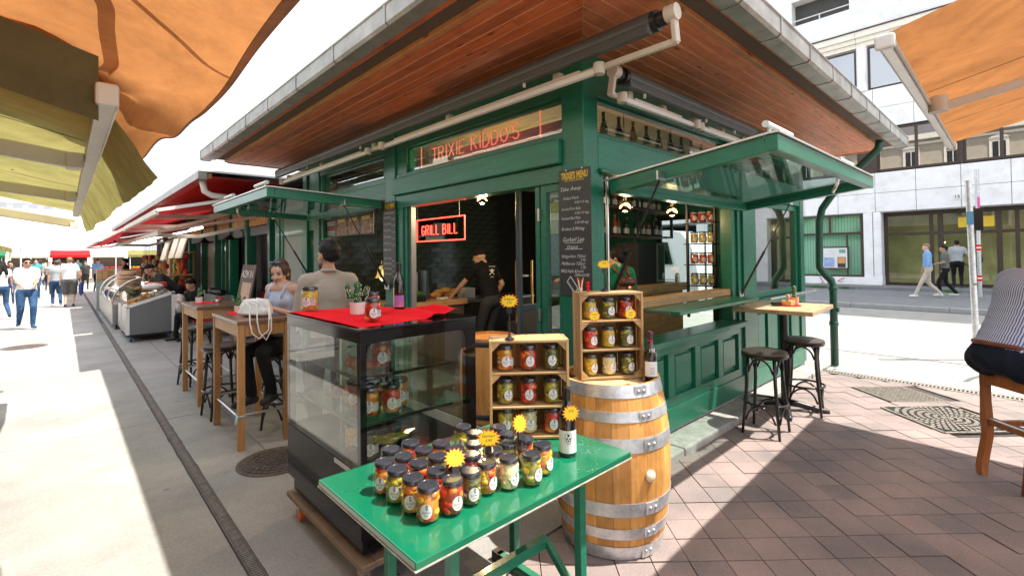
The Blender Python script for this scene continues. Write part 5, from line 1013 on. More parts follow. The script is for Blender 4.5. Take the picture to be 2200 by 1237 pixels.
cl = [(.075,.085),(.11,.125),(.175,.035),(.145,.0),(.075,.085)]; cl = [(.07,.075),(.105,.115),(.175,.03),(.14,-.005)]
for a, b in zip(cl, cl[1:]+cl[:1]): seg(a, b)
for a, b in (((.165,.04),(.205,-.03)),((.205,-.03),(.195,-.04)),((.195,-.04),(.155,.012))): seg(a, b)
for i in range(10): k = i/10; seg((.07+.07*k, .075-.08*k), (.078+.07*k, .083-.08*k), .003)
m.build('cleaver_drawing', CHALK, b1); m = MB()
for z in (1.765, 1.718): m.box(x, 2.16+.05, z, x+.001, 2.16+.22, z+.003)
m.build('underline', CHALK, b1)
board('narrow chalk menu board on the post between door and left hatch', 4.915, 5.205, 1.355, 2.32, [(.12,2.19,'Smoked Classics',.04,.78)]+[(.04,2.135-.075*i,s,.04,.6) for i, s in enumerate(('-Beef Brisket','-Pork Short Ribs','-Pulled Pork','-Pork Belly','-Grilled Corn','Allerlei'))]+[(.70,2.11-.075*i,'€ 13,90',.032,.26) for i in range(5)]+[(.04,1.66-.06*i,s,.038,.66) for i, s in enumerate(('-Pulled Pork Burger','-Beef Brisket Burger','-Pork Belly Burger','-Grilled Corn Bowl'))]+[(.72,1.63-.06*i,'€ 15',.03,.2) for i in range(4)])
# photo menu board in the left hatch
t = thing('photo_menu', 'black menu board with meat photographs under the left hatch', 'menu board', (2.86, 6.45, 1.97)); x = 2.86
MB().box(x,5.62,1.975,x+.012,7.10,2.235).build('panel', BOARD, t)
for i, (y, c) in enumerate(((6.55,(.42,.10,.06)),(6.17,(.40,.14,.07)),(5.80,(.48,.17,.08)))):
    MB().box(x-.002,y-.16,1.99,x,y+.17,2.18).build('photo', M(f'meat_photo_{i}', c, .5, var=.5, vs=14, col2=(.62,.42,.30)), t); MB().box(x-.003,y-.10,2.165,x-.001,y+.14,2.215).build('caption', YTXT, t)
    m = MB(); puttext(m, ('BRISKET','BEEF RIBS','PULLED PORK')[i], (x-.0035,y+.02,2.19), (0,-1,0), (0,0,1), .04, .2, bold=.001); puttext(m, ('13,90','14,90','12,90')[i], (x-.0035,y-.13,2.08), (0,-1,0), (0,0,1), .045, .1, .2); m.build('print', CHALK, t)
m = MB(); puttext(m, "TRIXIE KIDDO'S", (x-.001,6.92,2.165), (0,-1,0), (0,0,1), .08, .30, bold=.003); puttext(m, 'smoked low and slow', (x-.001,6.92,2.06), (0,-1,0), (0,0,1), .03, .28); puttext(m, 'every day on the market', (x-.001,6.92,2.03), (0,-1,0), (0,0,1), .03, .28) if False else None
for i in range(3): m.box(x-.001, 6.79, 2.045-.02*i, x, 7.05, 2.052-.02*i)
m.build('print', CHALK, t); MB().box(x-.001,6.79,2.095,x,7.05,2.11).build('red_bar', RED, t)
# brass pendant in the left hatch
t = thing('brass_pendant_lamp', 'shiny brass pendant lamp hanging beside the narrow menu board', 'lamp', (3.0, 5.62, 1.4))
MB().lathe([(0,1.63),(.03,1.63),(.032,1.58),(.055,1.565),(.06,1.55),(.085,1.51),(.09,1.46),(.11,1.42),(.112,1.41),(.10,1.41),(.08,1.44),(0,1.46)], 28, (3.0,5.62,0)).build('shade', GOLD, t, True); MB().cyl((3.0,5.62,1.63),(3.0,5.62,3.1),.004,n=6).build('cord', BLACKM, t); MB().ell((3.0,5.62,1.415),.05,14,8).build('bulb', BULB if False else Memit('warm_bulb', (1,.6,.25), 5), t, 'all')
# ---------------------------------------------------------------- inside the kiosk
q = random.Random(3); n = 0
BME = {}
def shelf_bottle(label, x, y, z, h, mt, cap, lab=True):
    k = (h, mt.name, cap.name, lab)
    t = thing('shelf_bottle', label, 'bottle', (x, y, z), q.uniform(-.3, .3)-.9, 'bottles on the kiosk shelves')
    if k not in BME:
        r = .036; BME[k] = (MB().lathe([(r, 0), (r, h*.56), (r*.6, h*.70), (r*.40, h*.78), (r*.38, h*.82)], 12).mesh('glass', mt), MB().lathe([(r*.40, h*.82), (r*.44, h*.99), (0, h)], 10).mesh('capsule', cap), MB().grid(lambda u, v: cylfn(r+.0012, 0)((u-.5)*.085, h*.1+v*h*.28), 6, 1).mesh('label', PAPER))
    for nm, me in zip(('glass', 'capsule', 'label'), BME[k]):
        if nm == 'label' and not lab: continue
        me.polygons.foreach_set('use_smooth', [nm != 'label']*len(me.polygons)); o = bpy.data.objects.new(nm, me); COL.objects.link(o); o.parent = t
ORDS = ['first','second','third','fourth','fifth','sixth','seventh','eighth','ninth','tenth','eleventh','twelfth','thirteenth','fourteenth','fifteenth']
COPP = M('copper_foil', (.55,.22,.12), .3, .7); SILF = M('dark_foil', (.05,.05,.055), .4)
for zi, (z, nm) in enumerate(((1.962, 'lower'), (2.392, 'upper'))):
    for i in range(14): x = 5.68+.135*i; shelf_bottle(f'{ORDS[i]} bottle from the left on the {nm} hanging shelf inside the kiosk', x, 4.20+q.uniform(0,.1), z, q.choice((.30,.32)), BOTR if (zi == 0 and i < 5) or q.random() < .15 else BOTG, COPP if i % 3 == 0 and zi == 0 else SILF)
for i in range(10): x = 3.12+.225*i; shelf_bottle(f'{ORDS[i]} bottle from the corner post behind the right transom window', x, 2.42, 2.585, .30, BOTG if i != 3 else BOTR, COPP if i == 3 else SILF)
kb_('bottle_shelf', PANELW, 2.99, 2.36, 2.56, 5.36, 2.52, 2.582, bevel=0)
for i, (z, k) in enumerate(((1.295,'pick'),(1.545,'red'),(1.795,'long'),(2.045,'red'))):
    for j in range(3): jar(f'{("near", "middle", "far")[j]} {KIND[k][4]} jar, {("lowest", "second lowest", "second highest", "highest")[i]} shelf of the hatch jar rack', k, (5.62, 2.54+.105*j, z), -.9, 1.15, group='jars on the rack in the hatch', sq=True)
t = thing('drinks_fridge', 'black glass-door drinks fridge standing on the oak bar counter', 'fridge', (6.2, 3.7, 1.25)); MB().box(5.75,3.62,1.252,6.45,3.98,1.84).build('cabinet', BLACKM, t, bevel=.006); MB().box(6.455,3.66,1.30,6.465,3.96,1.80).build('door', STEEL, t); MB().box(6.22,3.608,1.27,6.44,3.619,1.82).build('side_panel', GREYP, t)
MB().box(6.25,3.60,1.30,6.41,3.607,1.80).build('glass_door', MIRG, t)
t = thing('salt_shaker', 'steel shaker standing on the oak bar counter', 'shaker', (6.55,3.5,1.25)); MB().lathe([(.03,0),(.032,.10),(.028,.12),(.02,.135),(0,.137)], 16, (6.6,3.5,1.252)).build('body', STEEL, t, True)
# kitchen things
t = thing('drinks_machine', 'steel drinks machine on the kitchen counter behind the neon sign', 'machine', (3.75,6.15,1.04)); MB().box(3.50,6.0,1.042,3.75,6.3,1.45).build('body', STAINL, t, bevel=.01); MB().cyl((3.90,6.1,1.042),(3.90,6.1,1.47),.09,n=24).build('tank', M('blue_grey_steel', (.10,.13,.16), .2, .6), t, True)
t = thing('herb_box', 'tray of green cress on the kitchen counter', 'herbs', (3.6,5.85,1.04)); MB().box(3.45,5.78,1.042,3.74,5.97,1.12).build('tray', BLACKM, t); m = MB()
for i in range(260): c = Vector((q.uniform(3.46,3.73), q.uniform(5.79,5.96), 1.12)); d = Vector((q.uniform(-.02,.02), q.uniform(-.02,.02), q.uniform(.03,.06))); sd = Vector((.006,0,0)); m.add([c, c+d-sd, c+d*1.2, c+d+sd], [(0,1,2,3)])
m.build('cress', LEAF, t)
t = thing('card_terminal', 'white card terminal lying on the oak kitchen counter', 'card terminal', (4.1,5.86,1.04)); MB().obox((4.08,5.87,1.06), (.17,.09,.035), Matrix.Rotation(.2, 3, 'Z')).build('body', WHITEM, t, bevel=.008); MB().obox((4.05,5.865,1.079), (.05,.06,.004), Matrix.Rotation(.2, 3, 'Z')).build('screen', BLACKP, t)
t = thing('bread_basket', 'golden loaves heaped on the kitchen counter', 'bread', (4.3,6.1,1.04)); m = MB(); [m.ell((4.15+.09*i, 6.15+.05*(i % 2), 1.09+.03*(i % 3)), (.10,.07,.05), 12, 8) for i in range(5)]; m.build('loaves', M('crust', (.55,.28,.09), .5, var=.3, vs=12), t, 'all')
t = thing('takeaway_box', 'white takeaway box on the kitchen counter beside the cook', 'box', (4.75,6.2,1.0)); MB().box(4.66,6.1,1.002,4.88,6.3,1.16).build('box', WHITEP, t, bevel=.006)
t = thing('beer_tap', 'pair of brass beer taps behind the partition', 'beer tap', (3.75,3.75,.95)); 
for x in (3.62, 3.69, 3.86): MB().cyl((x,3.80,.95),(x,3.80,1.62),.016,n=12).build('pillar', GOLD, t, True)
MB().box(3.56,3.72,.11,3.95,3.9,.95).build('base', BLACKM, t); MB().lathe([(0,-.008),(.05,-.008),(.05,.008),(0,.008)], 20, (3.74,3.80,1.45)).build('badge', GALV, t, True)
t = thing('bin_bag', 'black bin bag slumped on the kiosk floor behind the low crate', 'bin bag', (3.6,4.3,.11)); b = MB().ell((3.7,4.35,.36), (.22,.2,.26), 20, 12)
for p in b.v: p += (p-Vector((3.7,4.35,.36)))*.22*noise.noise(p*9)
b.build('bag', BLACKP, t)
t = thing('kiosk_barrel', 'wooden cask standing inside the kiosk doorway behind the display case', 'barrel', (2.62, 3.55, 0)); MB().lathe([(.25,.112),(.285,.3),(.295,.5),(.285,.7),(.25,.9),(.235,.9),(.235,.88),(0,.88)], 30, (3.05,3.60,0)).build('staves', OAKB, t, True)
for za in (.16,.3,.66,.83): MB().lathe([(.288-abs(za-.5)*.07,za),(.29-abs(za-.5)*.07,za+.05)], 30, (3.05,3.60,.0), False).build('hoop', SILF, t, True, solid=.004)

t = thing('stick_cup', 'small glass of tasting sticks and red beads on the barrel crate', 'cup', (2.31, 1.86, 1.447)); c = Vector((2.31,1.86,1.448)); MB().lathe([(.014,0),(.017,.05)], 14, c, False).build('glass', JARG, t, True); MB().cyl(c, c+Vector((0,0,.03)), .012, n=10).build('beads', FR['cre'], t, True)
for k in range(6): a = k*1.05; MB().cyl(c+Vector((.006*math.cos(a),.006*math.sin(a),.01)), c+Vector((.018*math.cos(a),.018*math.sin(a),.075+.008*(k % 3))), .0018, n=5).build('stick', (PAPER, RED, YSIGN)[k % 3], t)
for k in range(3): MB().ell(c+Vector((.035,-.03,.012+.021*k)), .0105, 8, 6).build('red_bead', RED, t, 'all')
# ================================================================ office building across the road (facade in the plane X = 25)
XB = 25.0
B = thing('office_building', 'white panelled office building across the road, windows reflecting the opposite facade', 'building', (XB, 0, 0))
def bb(nm, mt, *b, par=None, bevel=.0): return MB().box(*b).build(nm, mt, par or B, bevel=bevel)
bb('core', M('joint_dark', (.08,.08,.08), .9), XB+.55, -40, 3.3, XB+12, 42, 30); [bb('joint_backing', MT['joint_dark'], XB+.062, YA_, a, XB+.54, YB0, b) for YA_, YB0, a, b in ((-6.4, 15, 3.3, 4.95), (-6.4, 15, 6.82, 8.5))]; bb('core', DARKI, XB+2.6, -40, .1, XB+12, 42, 3.3); bb('soffit', PLAST, XB+.06, -40, 3.28, XB+2.6, 42, 3.298)  # dark backing shows in the panel joints
MOD = 1.33; PY0 = 4.25           # panel module, pier centre
def panels(z0, z1, ya, yb, mt=PANELW, st=MOD, y00=.27):
    n0 = math.floor((ya-y00)/st); y = y00+n0*st
    while y < yb: bb('panel', mt, XB, max(y, ya)+.008, z0+.008, XB+.058, min(y+st, yb)-.008, z1-.008, bevel=.004); y += st
YA, YB_ = -6.4, 15.0
panels(3.30, 4.10, YA, YB_); panels(4.10, 4.95, YA, YB_); panels(6.82, 7.67, YA, YB_); panels(7.67, 8.5, YA, YB_)
bb('far_wall', PLAST, XB, YB_, .1, XB+.2, 42, 30); bb('far_wall', PLAST, XB, -40, .1, XB+.2, YA, 30)
def window(y0, y1, z0, z1, fw=.09, rec=.10, par=None, mull=()):
    w = bb('window', BROWNF, XB+rec, y0, z0, XB+rec+.08, y0+fw, z1); 
    for q in ((y1-fw, y1, z0, z1), (y0+fw, y1-fw, z0, z0+fw), (y0+fw, y1-fw, z1-fw, z1)): bb('frame_bar', BROWNF, XB+rec, q[0], q[2], XB+rec+.079, q[1], q[3], par=w)
    for y in mull: bb('mullion', BROWNF, XB+rec-.01, y-.05, z0, XB+rec+.082, y+.05, z1, par=w)
    bb('pane', MIRG, XB+rec+.03, y0+fw-.01, z0+fw-.01, XB+rec+.036, y1-fw+.01, z1-fw+.01, par=w); bb('blind', GREYL, XB+rec+.3, y0, z0, XB+rec+.32, y1, z1, par=w)
    return w
bands = [(-6.4+.0, -3.55), (-3.35, -.75), (-.55, 1.52-.0), (1.62, 4.16), (4.78, 7.4), (7.5, 10.2), (10.3, 13.0)]
for ya, yb in bands: window(ya, yb, 5.0, 6.8, mull=((ya+yb)/2,))
bb('band_back', BROWNF, XB+.24, YA, 4.95, XB+.3, YB_, 6.82); [bb('band_post', BROWNF, XB+.02, a, 4.95, XB+.2, b, 6.82) for a, b in zip([YA]+[q[1] for q in bands], [q[0] for q in bands]+[YB_])]
k = 0
for i in range(-4, 6):
    yc = .27+1.33*i*1.0
for yc in (-5.1, -3.75, -2.4, -1.05, .3, 1.65, 3.0+.0):
    pass
YS = [-6.1, -4.55, -3.0, -1.45, .10, 1.65, 3.15+.02]
for y0 in (-5.2, -3.6, -2.0, -.4, 1.2+.0): pass
c0 = 4.60                                  # piers between upper windows
for i in range(-3, 9):
    yc = c0-1.63*i+ (0 if i < 0 else 0)
    if not YA < yc < YB_: continue
    p = MB().lathe([(.20, 8.5), (.20, 10.42)], 16, (XB+.10, yc+.02, 0)).build('pier', PANELW, B, True)
    window(yc-1.63+.22, yc-.20, 8.52, 10.36, .07, .08)
bb('upper_back', PANELW, XB+.18, YA, 8.5, XB+.25, YB_, 10.5)
for z0, z1, d in ((10.42, 10.62, .02), (10.62, 10.82, -.06), (10.82, 11.08, -.14)):
    y = YA
    while y < YB_: bb('cornice_block', CREAMW, XB+d, y+.006, z0, XB+.2, min(y+2.8, YB_)-.006, z1-.004); y += 2.8
bb('cornice_cap', BROWNF, XB-.18, YA, 11.08, XB+.2, YB_, 11.13)
def wallstrip(y0, y1, z0, z1): bb('plaster_wall', PLAST, XB-.02, y0, z0, XB+.2, y1, z1)
wallstrip(YA, YB_, 11.13, 12.2); wallstrip(YA, -1.2, 12.2, 14.2); wallstrip(4.95, 4.95, 12.2, 14.2) if 0 else None
wallstrip(4.5+.5, 4.5+.5+.001, 12.2, 12.21); wallstrip(2.3, 5.0, 12.2, 14.2); wallstrip(7.25, 9.6, 12.2, 14.2); wallstrip(11.8, YB_, 12.2, 14.2); wallstrip(YA, YB_, 14.2, 24); wallstrip(-1.2, 2.3, 13.9, 14.2) ; wallstrip(-1.2, 2.3, 12.2, 12.35)
for y0, y1 in ((5.0, 7.25), (9.6, 11.8)):    # balcony recess
    bb('balcony_back', DARKI, XB+1.1, y0, 12.1, XB+1.15, y1, 14.2); bb('balcony_reveal', PLAST, XB+.2, y0-.05, 12.1, XB+1.2, y0, 14.2); bb('balcony_reveal', PLAST, XB+.2, y1, 12.1, XB+1.2, y1+.05, 14.2); bb('balcony_ceiling', CREAMW, XB+.2, y0, 13.35, XB+1.2, y1, 14.2); bb('plaster_wall', PLAST, XB-.02, y0, 13.35, XB+.2, y1, 14.2); bb('balcony_floor', PLAST, XB+.2, y0, 12.0, XB+1.2, y1, 12.1)
    MB().cyl((XB-.01, y0, 12.42), (XB-.01, y1, 12.42), .03, n=8).cyl((XB-.01, (y0+y1)/2, 12.2), (XB-.01, (y0+y1)/2, 12.42), .025, n=8).build('railing', ALU, B)
window(-1.2, 2.3, 12.35, 13.9, .1, .08, mull=(.5,))
# street level
bb('pier', PANELW, XB-.02, 4.08, .12, XB+.6, 4.36, 3.3, bevel=.05); bb('pier', PANELW, XB-.02, 4.375, .12, XB+.4, 4.69, 3.3, bevel=.01)
bb('pier_base', PANELW, XB-.03, 4.075, .12, XB+.61, 4.695, .60, bevel=.01); bb('pier', PANELW, XB-.02, -4.6, .12, XB+.5, -4.0, 3.3, bevel=.03); bb('pier', PANELW, XB-.02, 11.5, .12, XB+.5, 12.1, 3.3, bevel=.03)
w = bb('shop_window', BROWNF, XB+.1, 4.69, .56, XB+.16, 11.5, .64); bb('frame_bar', BROWNF, XB+.1, 4.69, 2.40, XB+.16, 11.5, 2.5, par=w); bb('frame_bar', BROWNF, XB+.1, 4.69, 3.22, XB+.16, 11.5, 3.29, par=w)
for y in (4.72, 5.9, 7.2, 8.6, 10, 11.4): bb('mullion', BROWNF, XB+.09, y, .56 if y < 5 else 2.4, XB+.165, y+.09, 3.29, par=w)
for y in (5.28, 7.9, 10.4): bb('mullion', BROWNF, XB+.09, y, .1, XB+.165, y+.06, 2.4, par=w)
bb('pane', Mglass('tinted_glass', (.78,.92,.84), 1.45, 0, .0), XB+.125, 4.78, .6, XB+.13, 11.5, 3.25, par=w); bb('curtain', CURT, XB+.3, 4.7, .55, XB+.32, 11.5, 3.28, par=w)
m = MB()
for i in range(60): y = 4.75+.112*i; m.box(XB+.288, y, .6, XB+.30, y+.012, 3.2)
m.build('curtain_fold_shade', M('fold_shade', (.24,.33,.27), .9), w)  # dark strips paint the shade in the curtain folds
for i in range(6): bb('base_panel', PANELW, XB, 4.70+1.12*i, .12, XB+.1, 4.70+1.12*(i+1)-.015, .555)
m = MB()   # red graffiti
def spray(pts): m.tube([(XB-.004, y, z) for y, z in pts], .018, 5)
spray([(6.35,.53),(6.22,.30),(6.12,.18),(6.02,.34),(5.98,.50)]); spray([(6.30,.28),(6.2,.2)]); spray([(5.90,.22),(5.86,.17),(5.83,.23),(5.88,.25)]); spray([(5.42,.50),(5.60,.42),(5.68,.36),(5.52,.34),(5.42,.36),(5.52,.24),(5.66,.18)]); spray([(5.30,.20),(5.25,.15),(5.22,.22),(5.28,.24)])
m.build('graffiti', M('red_spray', (.52,.10,.16), .6), B)
t = thing('notice_case', 'framed glass notice case with posters on the office window', 'notice case', (XB, 5.75, .9)); MB().box(XB+.02,5.24,.88,XB+.07,6.28,1.88).build('case', BROWNF, t); MB().box(XB+.012,5.30,.94,XB+.019,6.22,1.82).build('backing', WHITEP, t)
MB().box(XB+.006,5.36,.96,XB+.011,5.66,1.42).build('poster', BOARD, t); MB().box(XB+.003,5.38,1.14,XB+.0055,5.64,1.40).build('poster_panel', M('orange_print', (.75,.34,.12), .6), t); MB().box(XB+.006,5.78,.98,XB+.011,6.18,1.40).build('poster', M('pale_blue_print', (.55,.66,.80), .6, col2=(.2,.3,.7), vs=6), t); MB().box(XB+.006,5.36,1.60,XB+.011,5.60,1.76).build('poster', M('green_print', (.2,.4,.32), .6), t)
# entrance, recessed
XR = XB+.62
e = bb('entrance_frame', BROWNF, XR, -4.0, .24, XR+.1, 4.05, .34)
for z0, z1 in ((2.30, 2.42), (3.12, 3.28)): bb('frame_bar', BROWNF, XR, -4.0, z0, XR+.1, 4.05, z1, par=e)
for y in (3.97, 2.50, 2.20, 1.30, .55, .10, -1.2, -2.4, -3.6): bb('mullion', BROWNF, XR-.02, y, .24, XR+.12, y+(.12 if y not in (2.20,1.30,.55) else .16), 3.28, par=e)
bb('pane', Mglass('entrance_glass', (.86,.88,.76), 1.35, 0, .03), XR+.05, -4.0, .3, XR+.056, 4.0, 3.2, par=e); bb('lobby_wall', M('lobby', (.78,.72,.54), .8, var=.25, vs=1.5), XR+1.3, -4.2, .2, XR+1.4, 4.2, 3.3, par=e); bb('lobby_floor', M('lobby_floor', (.42,.40,.36), .3), XR+.1, -4.2, .22, XR+2.4, 4.2, .238, par=e); bb('lobby_side', M('lobby_side', (.5,.47,.40), .8), XR+.1, 4.55, .24, XR+2.4, 4.6, 3.28, par=e)
MB().tube([(XR-.06, 1.38+.28*math.cos(a), 1.3+.28*math.sin(a)) for a in [k*math.pi/12 for k in range(24)]], .02, 8, closed=True).build('ring_handle', BLACKM, e, 'all')
bb('door_plate', YTXT, XR-.01, .75, 2.55, XR, 1.75, 2.95, par=e)
t = thing('house_number_sign', 'pair of small white plates reading 13 above the entrance', 'sign', (XB-.02, 1.6, 3.7))
for y in (1.72, 1.36): MB().box(XB-.03,y-.12,3.60,XB-.012,y+.12,3.80).build('plate', WHITEP, t); m = MB(); puttext(m, '13', (XB-.031,y,3.70), (0,-1,0), (0,0,1), .16, bold=.004); m.build('number', INK, t)
for y in (6.3, 5.9, 5.05, 1.9, -.8):   # weeds along the base
    m = MB()
    for i in range(60): c = Vector((23.55+rnd.uniform(-.05,.03), y+rnd.gauss(0,.16), .12)); d = Vector((rnd.uniform(-.06,.03), rnd.uniform(-.06,.06), rnd.uniform(.05,.16))); m.add([c-Vector((0,.012,0)), c+Vector((0,.012,0)), c+d], [(0,1,2)])
    tag(m.build('weeds', LEAF), f'tuft of weeds growing along the step of the office building, {["below the V graffiti", "below the S graffiti", "beside the pier", "behind the walking man", "far right of the entrance"][[6.3,5.9,5.05,1.9,-.8].index(y)]}', 'weeds')
# poles
t = thing('sign_pole', 'thick grey steel pole standing on the near side of the road', 'pole', (10.2, .53, 0)); MB().cyl((10.2,.53,-.01),(10.16,.57,2.72),.04,n=16).build('tube', GALV, t, True); MB().cyl((10.16,.57,2.72),(10.16,.57,2.74),.043,n=16).build('cap', GALV, t, True); MB().box(10.125,.52,2.06,10.13,.60,2.26).build('sticker_plate', M('blue_sticker', (.10,.28,.42), .5), t); MB().obox((10.25,.50,2.14), (.02,.16,.34), Matrix.Identity(3)).build('sign_panel', BLACKM, t); MB().box(10.12,.50,1.14,10.15,.54,1.17).build('bolt', STEEL, t)
t = thing('marker_pole', 'thin grey pole with red and white bands on the far pavement', 'pole', (21.9, 1.02, .12)); MB().cyl((21.9,1.02,.12),(21.9,1.02,4.3),.055,n=12).build('tube', GALV, t, True)
for z in (.62, 1.62): MB().cyl((21.9,1.02,z),(21.9,1.02,z+.24),.058,n=12).build('white_band', WHITEP, t, True); MB().cyl((21.9,1.02,z+.02),(21.9,1.02,z+.09),.060,n=12).cyl((21.9,1.02,z+.15),(21.9,1.02,z+.22),.060,n=12).build('red_band', RED, t, True)
MB().box(21.83,.92,2.3,21.85,1.12,2.75).build('sign_plate', WHITEP, t); MB().box(21.83,.96,3.0,21.85,1.02,3.4).build('pink_tape', M('pink', (.8,.1,.35), .6), t)
# white van behind the kiosk
t = thing('white_van', 'white delivery van parked on the road, seen through the kiosk', 'van', (14, 8.6, 0))
def vanf(u, v):
    pr = [(0,.35),(0,.9),(.05,1.25),(.22,1.85),(.55,2.28),(1.0,2.36),(4.2,2.36),(4.35,2.1),(4.4,.9),(4.4,.35)]; k = u*(len(pr)-1); i = min(int(k), len(pr)-2); f = k-i; y = pr[i][0]+(pr[i+1][0]-pr[i][0])*f; z = pr[i][1]+(pr[i+1][1]-pr[i][1])*f
    w = .92-(.10*max(0, (z-1.1)/1.2)); return (13.9+(v*2-1)*w, 6.25+y, z)
m = MB().grid(vanf, 27, 1)
for s in (0, 1): ps = [vanf(i/27, s) for i in range(28)]; m.add(ps, [tuple(range(28)) if s else tuple(range(28))[::-1]])
m.build('body', M('white_car_paint', (.80,.81,.82), .2, var=.02, coat=.5), t, bevel=.03)
for y in (7.1, 9.8):
    for x in (13.02, 14.78): MB().cyl((x-.1,y,.33),(x+.1,y,.33),.33,n=24).build('tyre', BLACKM, t, True); MB().cyl((x-.11,y,.33),(x+.11,y,.33),.19,n=20).build('rim', ALU, t, True)
MB().poly([(12.955,7.0,1.35),(12.955,7.95,1.35),(13.035,7.95,2.0),(13.035,7.2,2.0)], (-.006,0,0)).build('side_window', BLACKP, t); MB().box(12.975,6.28,.62,13.0,6.5,.78).build('headlight', ALU, t); MB().box(12.96,8.4,1.0,12.972,8.55,1.03).build('door_handle', BLACKM, t)
m = MB(); puttext(m, 'GO!', (12.962,9.2,1.5), (0,-1,0), (0,0,1), .5, .8, bold=.012); m.build('lettering', RED, t)
MB().box(12.978,6.9,.9,12.985,10.5,.915).build('side_moulding', GREYP, t)
# ================================================================ building behind, over the market: seen in the panes
H_ = thing('apartment_building', 'ornate cream apartment building mirrored in the office windows', 'building', (-22, 4, 0))
HW = M('cream_facade', (.50,.44,.34), .85, var=.08, vs=2)
MB().box(-34,-26,0,-22,44,15).build('wall', HW, H_); MB().poly([(-34,-26,15),(-21.6,-26,15),(-27,-26,18.5)], (0,70,0)).build('roof', M('slate_roof', (.12,.11,.11), .7), H_); MB().box(-22,-26,14.4,-21.5,44,15).build('cornice', CREAMW, H_)
for fl in range(4):
    MB().box(-22,-26,3.5+3.5*fl-.15,-21.8,44,3.5+3.5*fl+.1).build('string_course', CREAMW, H_)
    for i in range(17):
        y = -20+3.6*i; z = 4.2+3.5*fl-3.5*(fl == 4)
        if z > 13: continue
        w = MB().box(-22.0,y-.75,z-.1,-21.86,y+.75,z+2.3).build('window', CREAMW, H_); MB().box(-21.86,y-.5,z+.1,-21.84,y+.5,z+1.9).build('pane', DARKI, w); MB().box(-21.845,y-.04,z+.1,-21.82,y+.04,z+1.9).build('mullion', WHITEP, w); MB().poly([(-21.9,y-.85,z+2.3),(-21.9,y+.85,z+2.3),(-21.9,y,z+2.7)], (.15,0,0)).build('pediment', CREAMW, w)
# ================================================================ awnings over the camera's side of the lane
def spline(pts, n):
    out = []
    P = [Vector(p) for p in pts]; k = len(P)
    for i in range(n+1):
        t_ = i/n*(k-1); j = min(int(t_), k-2); f = t_-j; p0 = P[max(j-1, 0)]; p1 = P[j]; p2 = P[j+1]; p3 = P[min(j+2, k-1)]
        out.append(.5*((2*p1)+(p2-p0)*f+(2*p0-5*p1+4*p2-p3)*f*f+(3*p1-p0-3*p2+p3)*f**3))
    return out
t = thing('orange_awning', 'large orange canvas awning overhead at the upper left, corner drooping', 'awning', (-1, 1, 2.6))
NU = 60
hem = spline([(.62,-1.6,2.62),(.62,.4,2.62),(.625,1.5,2.62),(.62,2.2,2.60),(.62,2.75,2.555),(.58,3.02,2.50),(.505,3.13,2.42),(.42,3.18,2.34),(.33,3.22,2.27),(.26,3.27,2.22)], NU)
inn = spline([(-3.2,-1.6,3.45),(-3.2,.4,3.45),(-2.6,1.5,3.30),(-1.9,2.2,3.12),(-1.2,2.62,2.95),(-.6,2.74,2.80),(-.2,2.78,2.69),(.0,2.82,2.63),(.08,2.88,2.58),(.10,3.0,2.50)], NU)
def can(u, v):
    i = min(u*NU, NU-1e-4); j = int(i); a = hem[j].lerp(hem[j+1], i-j); b = inn[j].lerp(inn[j+1], i-j); p = b.lerp(a, v); w = 4*v*(1-v)
    p = p + Vector((0, 0, -.05*w+.045*noise.noise((u*9, v*3.5, 2))*w*2)); k = max(0, (u-.55)/.45); p.z += .05*k*math.sin(u*34+v*5)*v*(1-.3*v); p.y += .04*k*math.sin(u*26+v*3)*v
    return p
MB().grid(can, NU, 24).build('canvas', ORANGE, t, 'all')
MB().grid(lambda u, v: can(u, .985+.015*v)+Vector((0,0,-.004-.0*v)), NU, 1).build('hem', ORSEAM, t, 'all', solid=.004)
def band(uv, w):
    c = [can(u, v)+Vector((0, 0, -.005)) for u, v in uv]; n = len(c); vs = []
    for i in range(n): d = (c[min(i+1, n-1)]-c[max(i-1, 0)]); sd = d.cross(Vector((0, 0, 1))).normalized()*w/2; vs += [c[i]-sd, c[i]+sd]
    MB().add(vs, [(2*i, 2*i+1, 2*i+3, 2*i+2) for i in range(n-1)]).build('seam_band', ORSEAM, t, 'all')
def uvline(p, n): q = spline([(a, b, 0) for a, b in p], n); return [(v.x, v.y) for v in q]
band(uvline([(.28,.76),(.367,.775),(.417,.752),(.50,.70),(.56,.62)], 16), .055); band(uvline([(.30,.76),(.345,.822),(.367,.85),(.385,.88),(.41,.93),(.42,.985)], 16), .022)
m = MB(); m.grid(lambda u, v: Vector((.02,2.92,2.60)).lerp(Vector((.44,3.16,2.40)), u)+Vector((0, .02*math.sin(u*9), -.09*v-.02*math.sin(u*6)*v)), 14, 3); m.build('plastic_window', PLASTIC, t, 'all')
